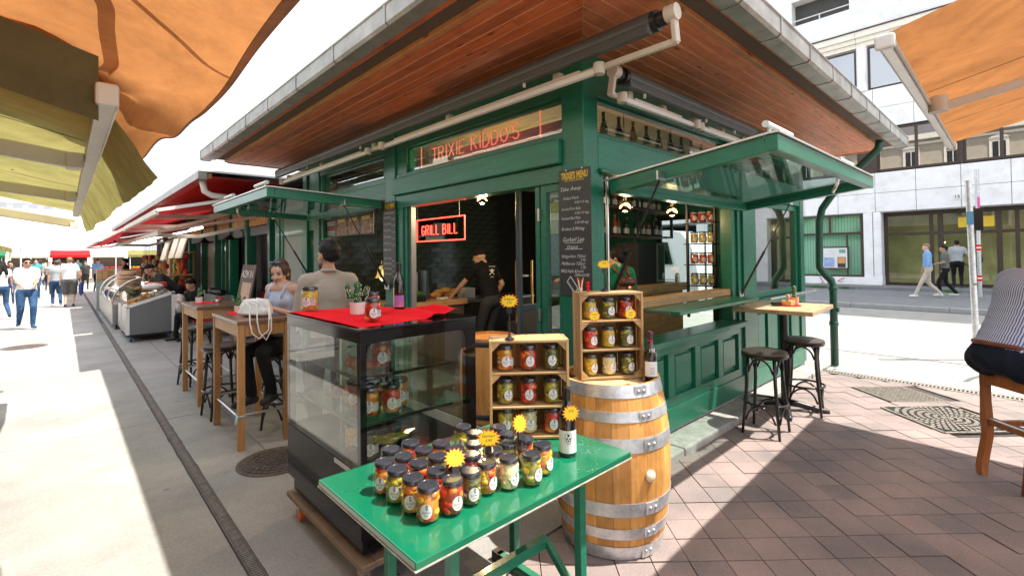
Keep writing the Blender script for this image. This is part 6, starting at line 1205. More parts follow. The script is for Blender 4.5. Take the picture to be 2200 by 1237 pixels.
# olive awning beyond: a low one, its rail just above head height
t = thing('olive_awning', 'olive canvas awning with folding arms and hanging valance at the left', 'awning', (0, 3, 2.02))
RX, RZ, RY0, RY1 = .10, 2.20, 2.0, 7.3
t.location = (0, 4.6, RZ)
def ocan(x, y): return RZ+.04+.27*x-.05*math.sin(math.pi*x/3.4)+.012*noise.noise((x*2, y*1.3, 4))-.014*abs(math.sin(y*3.3))
MB().grid(lambda u, v: (RX-.015-3.4*u, RY0+.015+(RY1-RY0-.08)*v, ocan(3.4*u, RY0+.015+(RY1-RY0-.08)*v)), 24, 60).build('canvas', YELC, t, 'all')
MB().bar((RX,RY0,RZ),(RX,RY1,RZ),.05,.06).build('front_rail', BEIGEM, t, bevel=.005); MB().bar((RX+.028,RY0+.01,RZ+.012),(RX+.028,RY1-.01,RZ+.012),.007,.011).bar((RX+.028,RY0+.01,RZ-.015),(RX+.028,RY1-.01,RZ-.015),.007,.011).build('rail_channel', WHITEM, t); MB().bar((RX,RY0-.03,RZ+.005),(RX,RY0+.05,RZ+.005),.060,.072).build('end_cap', BEIGEM, t, bevel=.01)
for y in (3.2, 5.0): MB().bar((RX-.05,y,RZ-.03),(RX-1.5,y-.09,RZ+.15),.045,.075).build('folding_arm', BEIGEM, t, bevel=.008); MB().bar((RX-.06,y-.05,RZ-.03),(RX-.06,y+.055,RZ-.03),.068,.075).build('arm_bracket', BEIGEM, t, bevel=.008)
MB().grid(lambda u, v: (RX+.034+.075*v+.010*v*math.sin(u*17)+.05*v*(1-u)+.01*noise.noise((u*30, v*2, 7)), RY0+.34+(RY1-RY0-.08)*u-.12*v*(1-u), RZ+.022-.235*v*(1-.1*u)+.005*math.sin(u*21)*v), 90, 8).build('valance', YELC, t, 'all')
MB().grid(lambda u, v: (RX-.02-3.3*u, RY0+.008-.015*v, RZ+.13+.27*3.3*u-.21*v), 14, 2).build('side_valance', YELD, t, 'all')
for i in range(6):
    for j in range(3): x_, y_ = .34+.3*j, 2.45+.76*i+.12*j; MB().lathe([(.006,0),(.012,.002),(.012,.004),(.006,.006)], 10, (RX-.015-x_, y_, ocan(x_, y_)-.007), False).build('eyelet', STEEL, t, True)
for k in range(4): MB().grid(lambda u, v, k=k: (RX-.03-3.2*u, 2.98+.95*k+.012*v, ocan(.015+3.2*u, 2.98+.95*k+.012*v)-.0025), 14, 1).build('seam', YELD, t)
t = thing('awning_arm', 'beige arm of a further awning crossing the sky at the left', 'awning arm', (-1, 8.3, 2.2)); MB().bar((.10,8.3,2.15),(-2.8,8.2,2.66),.07,.10).build('arm', M('ochre_coat', (.40,.33,.16), .5), t, bevel=.006); MB().bar((.06,8.3,2.13),(.14,8.3,2.13),.10,.07).build('bracket', BEIGEM, t)
# orange awning at the right
t = thing('orange_awning', 'orange canvas awning on an aluminium rail at the upper right', 'awning', (4.5, 0, 2.6))
A0, A1 = Vector((2.55,.385,2.56)), Vector((6.45,.475,2.70))
MB().grid(lambda u, v: A0.lerp(A1, u)+Vector((.0, -3.6*v, 1.05*v+.04-.06*math.sin(math.pi*v)-.02*math.sin(u*9)*v)), 30, 16).build('canvas', ORANGE, t, 'all')
MB().bar(A0, A1, .036, .045).build('front_rail', ALU, t, bevel=.004); MB().bar(A0+Vector((0,.025,.008)), A1+Vector((0,.025,.008)), .014, .026).build('rail_channel', WHITEM, t, bevel=.004); MB().bar(A0+Vector((0,-.025,.004)), A1+Vector((0,-.025,.004)), .014, .024).build('rail_channel', BEIGEM, t, bevel=.004)
MB().bar(A0-Vector((.03,0,0)), A0+Vector((.01,0,.005)), .07, .06).build('end_cap', WHITEM, t, bevel=.01); MB().bar(A1-Vector((.01,0,0)), A1+Vector((.03,0,.005)), .08, .07).build('end_cap', WHITEM, t, bevel=.01)
p = A0.lerp(A1, .40); MB().bar(p+Vector((0,-.08,-.02)), p+Vector((.75,-1.6,.42)), .03, .055).build('folding_arm', BEIGEM, t, bevel=.008); MB().bar(p+Vector((.75,-1.6,.42)), p+Vector((-.3,-3.4,.95)), .05, .085).build('folding_arm', BEIGEM, t, bevel=.008)
MB().cyl(p+Vector((0,-.06,-.05)), p+Vector((0,-.06,.05)), .05, n=14).build('arm_joint', BEIGEM, t, True)
for u in (.33, .66): MB().grid(lambda a, v, u=u: A0.lerp(A1, u+.006*a)+Vector((0, -.03-3.5*v, 1.02*v+.032-.06*math.sin(math.pi*v)-.02*math.sin(u*9)*v)), 1, 16).build('seam_band', ORSEAM, t, 'all')
# ================================================================ red stall next door and the rest of the row
N_ = thing('red_market_stall', 'market stall with red eaves next to the green kiosk', 'stall', (2.8, 13, 0))
def nbx(nm, mt, *b, bevel=.0, par=None): return MB().box(*b).build(nm, mt, par or N_, bevel=bevel)
BRK = M('pale_brick_shutter', (.42,.36,.31), .7, var=.2, vs=8, stretch=(1,1,14))
nbx('wall', DARKI, 3.1, 9.3, 0, 7, 27, 2.9)
for i in range(4): nbx('soffit_board', SOFF if i else M('red_boards', (.30,.03,.025), .5, var=.3, vs=3) , 1.9+.22*i, 8.9, 2.93, 2.11+.22*i, 27, 2.95) if False else nbx('soffit_board', MT.get('red_boards') or M('red_boards', (.34,.035,.03), .5, var=.3, vs=3), 1.72+.28*i, 8.75, 2.96, 1.99+.28*i, 27, 2.98)
nbx('gutter', ZINC, 1.52, 8.72, 2.93, 1.64, 27, 3.05); nbx('fascia', FASC, 1.65, 8.75, 2.95, 1.71, 27, 3.03); MB().add([(1.6,8.72,3.04),(8,8.72,3.04),(8,27,3.04),(1.6,27,3.04),(4.6,10,3.75),(4.6,26,3.75)], [(0,1,4),(1,2,5,4),(2,3,5),(3,0,4,5)]).build('roof', ROOFM, N_)
MB().tube([(1.62,8.95,2.93),(1.65,8.95,2.76),(1.75,8.95,2.70),(2.4,9.0,2.66),(2.75,9.05,2.6)], .05, 10).build('downpipe', WHITEM, N_, 'all')
for y, w in ((9.6,.12),(11.1,.16),(12.5,.12),(14.0,.14),(15.6,.14),(17.4,.14),(20,.14),(23,.14)): nbx('post', GREEN, 2.8, y, 0, 2.98, y+w, 2.95, bevel=.005)
for y0, y1 in ((9.72,11.1),(11.26,12.5),(12.62,14.0),(14.14,15.6),(15.74,17.4)):
    nbx('transom', GREYP, 2.86, y0, 2.15, 2.95, y1, 2.32); nbx('sign_panel', M('painted_sign', (.55,.10,.05), .5, col2=(.7,.5,.12), var=.2, vs=9) if 'painted_sign' not in MT else MT['painted_sign'], 2.84, y0, 2.34, 2.95, y1, 2.75)
for y in (12.7, 13.1, 13.5): w = nbx('glazed_door', GREEN, 2.85, y, .05, 2.92, y+.06, 2.15); nbx('pane', SHOPG, 2.88, y+.06, .3, 2.885, y+.38, 2.1, par=w); nbx('curtain', BRK, 2.97, y+.06, .1, 2.99, y+.4, 2.1, par=w)
nbx('shutter', BRK, 2.95, 14.15, .0, 3.0, 15.6, 2.1)
m = MB()
for i in range(22): m.box(2.935, 14.15, .1+.09*i, 2.952, 15.6, .13+.09*i)
m.build('shutter_slats', BRK, N_)
nbx('doorway_side', WHITEP, 3.02, 9.75, 0, 3.08, 10.3, 2.15); nbx('doorway_red', REDB, 3.0, 10.3, 0, 3.05, 11.1, 1.0)
def gooseneck(label, y):
    t = thing('gooseneck_lamp', label, 'lamp', (2.7, y, 2.2)); MB().tube([(2.85,y,2.0),(2.85,y,2.25),(2.78,y,2.33),(2.66,y,2.33),(2.60,y,2.25),(2.60,y,2.18)], .012, 6).build('arm', BLACKM, t, 'all'); MB().lathe([(.02,2.19),(.05,2.16),(.15,2.08),(.14,2.08),(0,2.15)], 18, (2.60,y,0)).build('shade', BLACKM, t, True)
gooseneck('black gooseneck lamp on the red stall, nearer the green kiosk', 11.6); gooseneck('black gooseneck lamp on the red stall above the shutter', 14.1)
t = thing('stall_box', 'grey metal box standing against the red stall', 'box', (2.6, 13, 0)); MB().box(2.45,12.2,0,2.8,13.5,.85).build('box', GREYL, t, bevel=.01); [MB().ell((2.6,12.4+.25*i,.92), (.12,.12,.08), 10, 6).build('bowl', BLACKM, t, True) for i in range(4)]
t = thing('sandwich_board', 'brown advertising board with a red fruit picture by the stall', 'sign', (2.65, 10.6, 0))
Q = lambda y, z, d=0: Vector((2.45+.18*z-d, 10.15+y, z)); m = MB().poly([Q(0,.05),Q(.95,.05),Q(.95,1.55),Q(0,1.55)], (.03,0,0)); m.build('panel', M('brown_print', (.12,.085,.065), .5), t); MB().poly([Q(.1,.25,.004),Q(.72,.25,.004),Q(.72,1.2,.004),Q(.1,1.2,.004)], (.002,0,0)).build('poster', M('peach_print', (.72,.48,.36), .5), t); m = MB(); o_ = Q(.41,.62,.008); m.add([o_+Vector((.18*.27*math.sin(a), .25*math.cos(a), .27*math.sin(a))) for a in [k*math.pi/12 for k in range(24)]], [tuple(range(24))[::-1]]); m.build('red_fruit', RED, t); m = MB(); puttext(m, 'AZM IN', Q(.47,1.36,.006), (0,-1,0), (.18,0,1), .2, .8, bold=.006); m.build('lettering', CHALK, t)
# red awnings
def red_awning(label, y0, y1, x0, z0, x1, z1, scallop=0, mt=REDA):
    t = thing('red_awning', label, 'awning', (x0, (y0+y1)/2, z0), 0, 'red awnings along the stalls')
    MB().grid(lambda u, v: (x1+(x0-x1)*v, y0+(y1-y0)*u, z1+(z0-z1)*v-.05*math.sin(math.pi*v)), 10, 8).build('canvas', mt, t, 'all')
    MB().bar((x0,y0,z0-.03),(x0,y1,z0-.03),.06,.08).build('front_rail', BEIGEM, t, bevel=.006)
    for y in (y0+.8, y1-.8): MB().bar((x0+.05,y,z0-.04),((x0+x1)/2,y+.2,(z0+z1)/2-.2),.05,.07).build('folding_arm', BEIGEM, t); MB().bar(((x0+x1)/2,y+.2,(z0+z1)/2-.2),(x1,y,z1-.15),.05,.07).build('folding_arm', BEIGEM, t)
    if scallop: MB().grid(lambda u, v: (x0-.02-.05*v, y0+(y1-y0)*u, z0-.02-v*(.20+.05*abs(math.sin(u*16)))), 60, 2).build('valance', mt, t, 'all')
    for y in (y0, y1): MB().bar((x0,y,z0),(x1,y,z1),.03,.05).build('side_rail', WHITEM, t)
    return t
red_awning('red awning of the first stall beside the green kiosk', 8.9, 13.6, 1.02, 2.42, 2.75, 2.82); red_awning('red scalloped awning of the second stall along the lane', 13.9, 22, 1.0, 2.40, 2.75, 2.85, 1); red_awning('red awning of the third stall, farthest down the lane', 22.5, 34, .85, 2.35, 2.75, 2.8)
red_awning('dark red awning under the first stall awning', 10.5, 20, 1.25, 2.18, 2.8, 2.5, 0, Mcanvas('dark_red_canvas', (.30,.06,.05), .3))
t = thing('strip_light', 'long white strip light under the red awnings', 'light', (2, 14, 2.3)); MB().bar((1.9,10.6,2.27),(1.5,18,2.18),.05,.04).build('tube', LEDW, t)
for lb, x, y in (('square work light under the awnings, nearer', 1.4, 14.5), ('square work light under the awnings, farther', 1.05, 18.5)): t = thing('work_light', lb, 'light', (x, y, 2.2)); MB().obox((x,y,2.2), (.3,.3,.05), Matrix.Rotation(-.5, 3, 'Y')).build('housing', BLACKM, t); MB().obox((x-.02,y,2.175), (.26,.26,.02), Matrix.Rotation(-.5, 3, 'Y')).build('lens', LEDW, t)
for i, (y, z) in enumerate(((13.4,1.95),(14.4,1.95),(15.8,1.9))): t = thing('price_board', f'hanging cream price board under the red awnings, {("nearest", "middle", "farthest")[i]} of three', 'sign', (2.0, y, z)); MB().obox((2.0,y,z), (.03,.75,.5), Matrix.Rotation(.25, 3, 'Y')).build('board', CREAMW, t); MB().obox((1.95,y,z+.28), (.06,.6,.06), Matrix.Identity(3)).build('lamp', BLACKM, t)
# goods hanging on the stalls
HG = [(.45,.05,.03),(.55,.22,.05),(.12,.25,.06),(.5,.35,.12),(.25,.10,.05),(.6,.5,.35),(.1,.08,.07)]
for i in range(22):
    y = 15.2+.42*i; c = HG[i % 7]; nm = f'goods_{i % 7}'; mt = MT.get(nm) or M(nm, c, .7, var=.4, vs=12); t = thing('hanging_goods', f'{ORDS[i] if i < 15 else ("sixteenth","seventeenth","eighteenth","nineteenth","twentieth","twenty-first","twenty-second")[i-15]} bundle of goods hanging under the red awnings, counted from the kiosk', 'goods', (2.4, y, 1.2), 0, 'goods hanging at the stalls'); m = MB()
    for k in range(7): m.ell((2.35+rnd.uniform(-.1,.1), y+rnd.uniform(-.12,.12), 1.75-.14*k), (.07,.07,.10), 8, 6)
    m.build('bundle', mt, t, 'all'); MB().cyl((2.35,y,1.8),(2.35,y,2.2),.006,n=5).build('string', BLACKM, t)
t = thing('wooden_rack', 'wooden display rack with goods beside the shutter', 'rack', (2.3, 15.5, 0))
for x in (2.0, 2.5):
    for y in (15.0, 16.2): MB().box(x,y,0,x+.05,y+.05,1.9).build('post', TABW, t)
for z in (.35, .8, 1.25, 1.85): MB().box(2.0,15.0,z,2.55,16.25,z+.03).build('shelf', COUNY, t)
# chilled counters
t = thing('deli_counter', 'white and grey sloping deli counter full of antipasti, nearest of the counters', 'counter', (1.3, 13, 0))
xa, xb = .93, 1.73
for k, (ya, yb) in enumerate(((12.4, 13.5), (13.54, 14.4))):
    MB().poly([(xa,ya,.16),(xb,ya,.16),(xb,ya,.98),(xa,ya,.72)], (0,.035,0)).build('side_panel', GREYP if k == 0 else STAINL, t); [MB().bar(p, q2, .03, .06).build('edge_trim', WHITEM, t) for p, q2 in (((xa,ya,.72),(xb,ya,.98)),((xa+.02,ya,.16),(xa+.02,ya,.72)),((xb-.02,ya,.16),(xb-.02,ya,.98)))]
    MB().box(xa,ya+.04,.16,xa+.04,yb,.70).build('front_panel', STAINL, t); MB().poly([(xa+.05,ya+.05,.66),(xb-.02,ya+.05,.90),(xb-.02,yb,.90),(xa+.05,yb,.66)], (0,0,.02)).build('tray_bed', STAINL, t)
    MB().box(xa+.01,ya+.02,.70,xa+.018,yb-.02,1.05).build('front_glass', CASEG, t); MB().poly([(xa+.02,ya+.03,.74),(xb-.35,ya+.03,.86),(xb-.35,ya+.03,1.08),(xa+.02,ya+.03,1.05)], (0,.006,0)).build('side_glass', CASEG, t)
    for x in (xa+.08, xb-.08): MB().cyl((x-.02,ya+.1,.07),(x+.02,ya+.1,.07),.065,n=16).build('castor', M('blue_castor', (.03,.10,.18), .5) if 'blue_castor' not in MT else MT['blue_castor'], t, True); MB().cyl((x-.02,yb-.1,.07),(x+.02,yb-.1,.07),.065,n=16).build('castor', MT['blue_castor'], t, True)
    MB().box(xa+.03,ya+.04,.12,xb-.03,yb-.02,.16).build('base_frame', BLACKM, t)
for i, (nm, x, y) in enumerate((('yel',1.05,12.55),('red',1.08,12.78),('ylg',1.12,13.0),('ora',1.10,13.25),('bro',1.40,12.7),('cre',1.45,13.0),('ora',1.35,13.3),('red',1.1,13.8),('olv',1.15,14.1),('cre',1.4,13.9))):
    f_ = thing('antipasti_heap', f'{ORDS[i]} heap of antipasti in the deli counter, from the near end', 'food', (x, y, .8), 0, 'antipasti heaps in the deli counter'); m = MB()
    for k in range(34): m.ell((x+rnd.gauss(0,.055), y+rnd.gauss(0,.06), .71+.3*(x-.98)+abs(rnd.gauss(0,.035))), (.03,.022,.018), 6, 5, Matrix.Rotation(rnd.uniform(0,3), 3, 'Z'))
    m.build('pieces', FR[nm], f_, 'all')
t = thing('food_packets', 'stack of white and red packets on top of the deli counter', 'packets', (1.55, 13.4, .98)); MB().box(1.35,13.5,1.05,1.75,13.8,1.16).build('packet', REDB, t, bevel=.02); MB().ell((1.45,13.2,1.08), (.2,.14,.08), 14, 8).build('packet', BAGW, t, 'all')
t = thing('flatbread_stack', 'tall stack of flatbreads on the farther counter', 'bread', (1.15, 15.2, 1.0)); [MB().lathe([(0,0),(.19,0),(.20,.02),(.18,.035),(0,.04)], 18, (1.15+rnd.uniform(-.02,.02),15.2+rnd.uniform(-.02,.02),1.02+.042*i)).build('flatbread', M('flatbread', (.62,.42,.28), .8, var=.2) if 'flatbread' not in MT else MT['flatbread'], t, True) for i in range(9)]
t = thing('white_cloth_bag', 'white plastic bag hanging off the back of the deli counter', 'bag', (1.8, 12.6, .6)); b = MB().ell((1.82,12.5,.72), (.12,.16,.24), 16, 10); [p.__iadd__((p-Vector((1.82,12.5,.72)))*.25*noise.noise(p*7)) for p in b.v]; b.build('bag', BAGW, t, 'all')
t = thing('curved_counter', 'curved glass chilled counter farther down the lane', 'counter', (1.1, 17.5, 0))
MB().box(.85,15.0,.12,1.75,20.5,.62).build('cabinet', STAINL, t, bevel=.02); MB().grid(lambda u, v: (.86+.75*(1-math.cos(u*1.35)), 15.0+5.5*v, .62+.62*math.sin(u*1.45)), 10, 1).build('curved_glass', CASEG, t, True)
for y in (15.0, 16.8, 18.6, 20.4): MB().tube([(.86+.75*(1-math.cos(k/10*1.35)), y, .62+.62*math.sin(k/10*1.45)) for k in range(11)], .02, 6).build('glass_rib', ALU, t, True)
for z in (.64, .86): MB().box(1.05+.2*(z > .8),15.1,z,1.7,20.4,z+.015).build('shelf', STAINL, t)
for y in (15.2, 16.4, 18, 19.6): MB().cyl((.93,y,.07),(.97,y,.07),.075,n=14).build('castor', BLACKM, t, True)
m = MB(); [m.ell((rnd.uniform(1.1,1.6), rnd.uniform(15.2,20.3), .70), (.09,.07,.05), 7, 5) for _ in range(90)]; m.build('goods', FR['cre'], t, 'all'); m = MB(); [m.ell((rnd.uniform(1.3,1.6), rnd.uniform(15.2,20.3), .92), (.08,.07,.05), 7, 5) for _ in range(70)]; m.build('goods', FR['bro'], t, 'all')
for i, (x, y) in enumerate(((1.0,21.2),(1.6,19.9))): t = thing('box_stack', f'stack of small boxes on the lane counter, {("farther", "nearer")[i]} one', 'boxes', (x,y,0)); MB().box(x-.2,y-.25,.0,x+.25,y+.25,1.0).build('stand', GREYL, t); [MB().box(x-.2+.15*(k % 3)+.004,y-.26,1.0+.075*(k//3)+.004,x-.2+.15*(k % 3)+.146,y+.2,1.0+.075*(k//3)+.071).build('carton', COUNT, t) for k in range(15)]
# the far end of the market: cream awnings, stalls left, hazy blocks
def far_awn(label, x0, x1, y0, y1, z0, z1, mt):
    t = thing('stall_awning', label, 'awning', ((x0+x1)/2, y0, z0), 0, 'awnings down the left side'); MB().grid(lambda u, v: (x0+(x1-x0)*u, y0+(y1-y0)*v, z0+(z1-z0)*u-.08*math.sin(math.pi*u)), 6, 6).build('canvas', mt, t, 'all'); MB().grid(lambda u, v: (x1+.02*v, y0+(y1-y0)*u, z1-.22*v), 8, 1).build('valance', mt, t, 'all'); [MB().cyl((x1-.05,y,0),(x1-.05,y,z1),.03,n=8).build('pole', WHITEM, t, True) for y in (y0+.1, y1-.1)]
far_awn('cream awning of the left stalls behind the man in white', -6.5, -1.7, 19, 25, 3.4, 2.25, CREAMC); far_awn('yellow-green awning of the left stalls, second down the lane', -6.5, -1.8, 26, 33, 3.3, 2.3, YELC); far_awn('cream awning of the left stalls, third down the lane', -6.5, -1.5, 34, 44, 3.4, 2.4, CREAMC); far_awn('white awning closing the far end of the lane', -4.2, 3.5, 46, 56, 3.3, 2.5, CREAMC)
for i, (x, y0, y1) in enumerate(((-2.6,19.5,25),(-2.7,26,33),(-2.5,34,44))):
    t = thing('produce_stall', f'produce stall on the left of the lane, {("nearest", "middle", "farthest")[i]} of three', 'stall', (x, (y0+y1)/2, 0)); MB().box(x-1.6,y0,0,x+.4,y1,.75).build('counter', TABT, t); MB().box(x-3.4,y0,0,x-3.2,y1,2.6).build('back_wall', DARKI, t)
    m = MB(); [m.ell((rnd.uniform(x-1.5,x+.35), rnd.uniform(y0,y1), .80), (.13,.13,.09), 7, 5) for _ in range(110)]; m.cm = 1; [m.ell((rnd.uniform(x-1.5,x+.35), rnd.uniform(y0,y1), .83), (.12,.12,.09), 7, 5) for _ in range(70)]; m.build('produce', [FR['red'], FR['olv']], t, 'all')
EC = [CREAMC, Mcanvas('green_canvas', (.05,.22,.11), .4), CREAMC, REDA, CREAMC, YELC, CREAMC]
for i in range(7):
    x = -8.5+2.6*i; t = thing('end_stall', f'{ORDS[i]} small stall from the left across the far end of the lane', 'stall', (x, 57, 0), 0, 'stalls across the far end of the lane'); MB().box(x,58.6,0,x+2.3,58.7,2.3).build('back_wall', DARKI if i % 2 else BRWNP, t); MB().box(x,57,0,x+2.3,57.5,.9).build('counter', (TABT, GREYP, REDB)[i % 3], t); MB().grid(lambda u, v, x=x: (x-.15+2.6*u, 56.4+2.3*v, 2.15+.45*v-.03*math.sin(math.pi*u)), 4, 4).build('canvas', EC[i], t, 'all'); MB().grid(lambda u, v, x=x: (x-.15+2.6*u, 56.39, 2.15-.22*v), 4, 1).build('valance', EC[i], t); [MB().cyl((q_,56.5,0),(q_,56.5,2.15),.03,n=6).build('pole', WHITEM, t) for q_ in (x, x+2.25)]
    m = MB(); [m.ell((rnd.uniform(x,x+2.3), 57.2, .98), (.13,.13,.1), 7, 5) for _ in range(20)]; m.build('produce', FR[('red','yel','olv','ora')[i % 4]], t, 'all')
HZ = M('hazy_pale_wall', (.74,.74,.75), .9, var=.04, vs=1); HZB = M('hazy_window', (.52,.54,.58), .6)  # washed-out distance put into the pale wall and window colours
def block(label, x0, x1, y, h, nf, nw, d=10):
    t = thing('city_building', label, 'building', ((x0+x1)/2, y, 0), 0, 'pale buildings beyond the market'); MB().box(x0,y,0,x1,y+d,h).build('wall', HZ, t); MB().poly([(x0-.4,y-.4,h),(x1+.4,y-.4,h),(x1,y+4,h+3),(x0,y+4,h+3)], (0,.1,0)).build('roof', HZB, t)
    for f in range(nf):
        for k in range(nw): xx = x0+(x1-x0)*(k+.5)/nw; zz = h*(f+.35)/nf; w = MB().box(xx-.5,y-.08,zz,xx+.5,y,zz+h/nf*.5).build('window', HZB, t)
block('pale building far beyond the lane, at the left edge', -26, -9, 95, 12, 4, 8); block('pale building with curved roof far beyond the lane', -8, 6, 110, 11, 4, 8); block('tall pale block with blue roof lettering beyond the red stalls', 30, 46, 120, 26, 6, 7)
t = thing('roof_lettering', 'mirror-written blue and red letters on the roof of the tall pale block', 'sign', (37, 119, 26)); m = MB(); puttext(m, 'MANUAL', (34.5,119.8,28.2), (-1,0,0), (0,0,1), 2.4, 7, bold=.05); m.build('blue_letters', M('blue_letters', (.05,.12,.45), .6), t); m = MB(); puttext(m, 'jozl', (32.8,119.7,26.6), (-1,0,0), (0,0,1), 1.8, 3.4, bold=.03); m.build('red_letters', RED, t)
t = thing('street_lamp', 'slender street lamp rising beyond the red stall roof', 'street lamp', (12, 42, 0)); MB().cyl((12,42,0),(12,42,9.4),.08,.05).build('pole', GALV, t, True); MB().tube([(12,42,9.3),(12.0,42,9.6),(13.4,41.5,9.75)], .04, 6).build('arm', GALV, t, True)
for i, (z0, z1) in enumerate(((7.2, 6.2), (6.0, 7.4))): tag(MB().tube([(-12+26*k/12, 12+9*k/12+i*5, z0+(z1-z0)*k/12-1.0*math.sin(math.pi*k/12)) for k in range(13)], .008, 5).build('overhead_wire', BLACKM), f'thin overhead wire crossing the sky, {("nearer", "farther")[i]} one', 'wire')

# stalls behind the photographer on the lane's other side: seen mirrored in the panes
for i, (ya, yb) in enumerate(((-6,-.5),(0,6),(6.5,14))):
    t = thing('lane_stall', f'shaded stall on the other side of the lane, mirrored in the kiosk glass, {("nearest", "middle", "farthest")[i]} one', 'stall', (-4, ya, 0)); MB().box(-7,ya,0,-6.8,yb,3.0).build('back_wall', DARKI, t); MB().box(-3.6,ya,0,-2.9,yb,.95).build('counter', TABT, t); MB().box(-7,ya,0,-3.6,ya+.1,3.0).build('side_wall', DARKI, t); MB().box(-7,ya,2.95,-3.0,yb,3.05).build('roof', BRWNP, t); [MB().box(-3.2,y,0,-3.08,y+.12,2.95).build('post', GREEN, t) for y in (ya+.2, (ya+yb)/2, yb-.3)]
    m = MB(); [m.ell((rnd.uniform(-3.5,-2.95), rnd.uniform(ya,yb), 1.0), (.11,.11,.09), 7, 5) for _ in range(60)]; m.build('produce', FR['ora'], t, 'all')

t = thing('goods_stand', 'dark goods stand beside the photographer, mirrored in the display case', 'stand', (-1.2, 4, 0)); MB().box(-2.2,1.0,0,-.60,6.6,.80).build('cabinet', TABT, t); MB().box(-2.2,1.0,.80,-.66,6.6,.86).build('worktop', BLACKM, t)
m = MB(); [m.ell((rnd.uniform(-2.1,-.75), rnd.uniform(1.1,6.5), .95), (.10,.10,.10), 7, 5) for _ in range(150)]; m.build('goods', FR['bro'], t, 'all')
# ================================================================ people
def ik(a, b, l1, l2, hint):
    a = Vector(a); b = Vector(b); d = b-a; L_ = d.length; mx = (l1+l2)*.999
    if L_ > mx: b = a+d*mx/L_; d = b-a; L_ = mx
    d.normalize(); x = (l1*l1-l2*l2+L_*L_)/(2*L_); h = math.sqrt(max(0, l1*l1-x*x)); k = Vector(hint); k = (k-d*k.dot(d)); k.normalize()
    return a+d*x+k*h, b
def capsd(p, a, b, ra, rb):
    ab = b-a; t = max(0, min(1, (p-a).dot(ab)/max(1e-9, ab.length_squared))); return (p-a-ab*t).length-(ra+(rb-ra)*t)
class Body:
    def __init__(s): s.pr = []
    def cap(s, a, b, ra, rb, m): s.pr.append(('c', Vector(a), Vector(b), ra, rb, m)); return s
    def el(s, c, r, m, rot=None): s.pr.append(('e', Vector(c), Vector(r), rot or Matrix.Identity(3), 0, m)); return s
    def build(s, name, parent, vox, smooth=6):
        m = MB()
        for p in s.pr:
            if p[0] == 'c':
                a, b, ra, rb = p[1:5]; d = b-a; n = 10; L_ = d.length
                d = d.normalized() if L_ > 1e-6 else Vector((0, 0, 1)); pts = []; rr = []
                for k in (1, .8, .45): pts.append(a-d*ra*math.sin(k*math.pi/2)); rr.append(max(1e-4, ra*math.cos(k*math.pi/2)))
                for k in range(5): pts.append(a.lerp(b, k/4)); rr.append(ra+(rb-ra)*k/4)
                for k in (.45, .8, 1): pts.append(b+d*rb*math.sin(k*math.pi/2)); rr.append(max(1e-4, rb*math.cos(k*math.pi/2)))
                m.tube(pts, rr, 12)
            else: m.ell(p[1], p[2], 16, 10, p[3])
        mats = []
        for p in s.pr:
            if p[5] not in mats: mats.append(p[5])
        me = m.mesh(name, mats); o = bpy.data.objects.new('tmp', me)
        r = o.modifiers.new('r', 'REMESH'); r.mode = 'VOXEL'; r.voxel_size = vox
        q = o.modifiers.new('s', 'SMOOTH'); q.factor = .5; q.iterations = smooth
        ev = bake(o); bpy.data.objects.remove(o); bpy.data.meshes.remove(me)
        ev.materials.clear(); [ev.materials.append(x) for x in mats]; n = len(ev.polygons); C_ = np.empty(n*3); ev.polygons.foreach_get('center', C_); C_ = C_.reshape(-1, 3); ds = []
        for p in s.pr:
            if p[0] == 'c':
                a = np.array(p[1]); ab = np.array(p[2])-a; tt = np.clip((C_-a) @ ab/max(1e-9, ab @ ab), 0, 1); ds.append(np.linalg.norm(C_-a-tt[:, None]*ab, axis=1)-(p[3]+(p[4]-p[3])*tt))
            else: l = (C_-np.array(p[1])) @ np.array(p[3]); ds.append((np.linalg.norm(l/np.array(p[2]), axis=1)-1)*min(p[2]))
        k = np.argmin(np.array(ds), axis=0); mi = np.array([mats.index(p[5]) for p in s.pr]); idx = mi[k].astype(np.int32)
        ev.polygons.foreach_set('material_index', idx); ev.polygons.foreach_set('use_smooth', [True]*len(ev.polygons)); ev.name = name
        ob = bpy.data.objects.new(name, ev); COL.objects.link(ob); ob.parent = parent; return ob
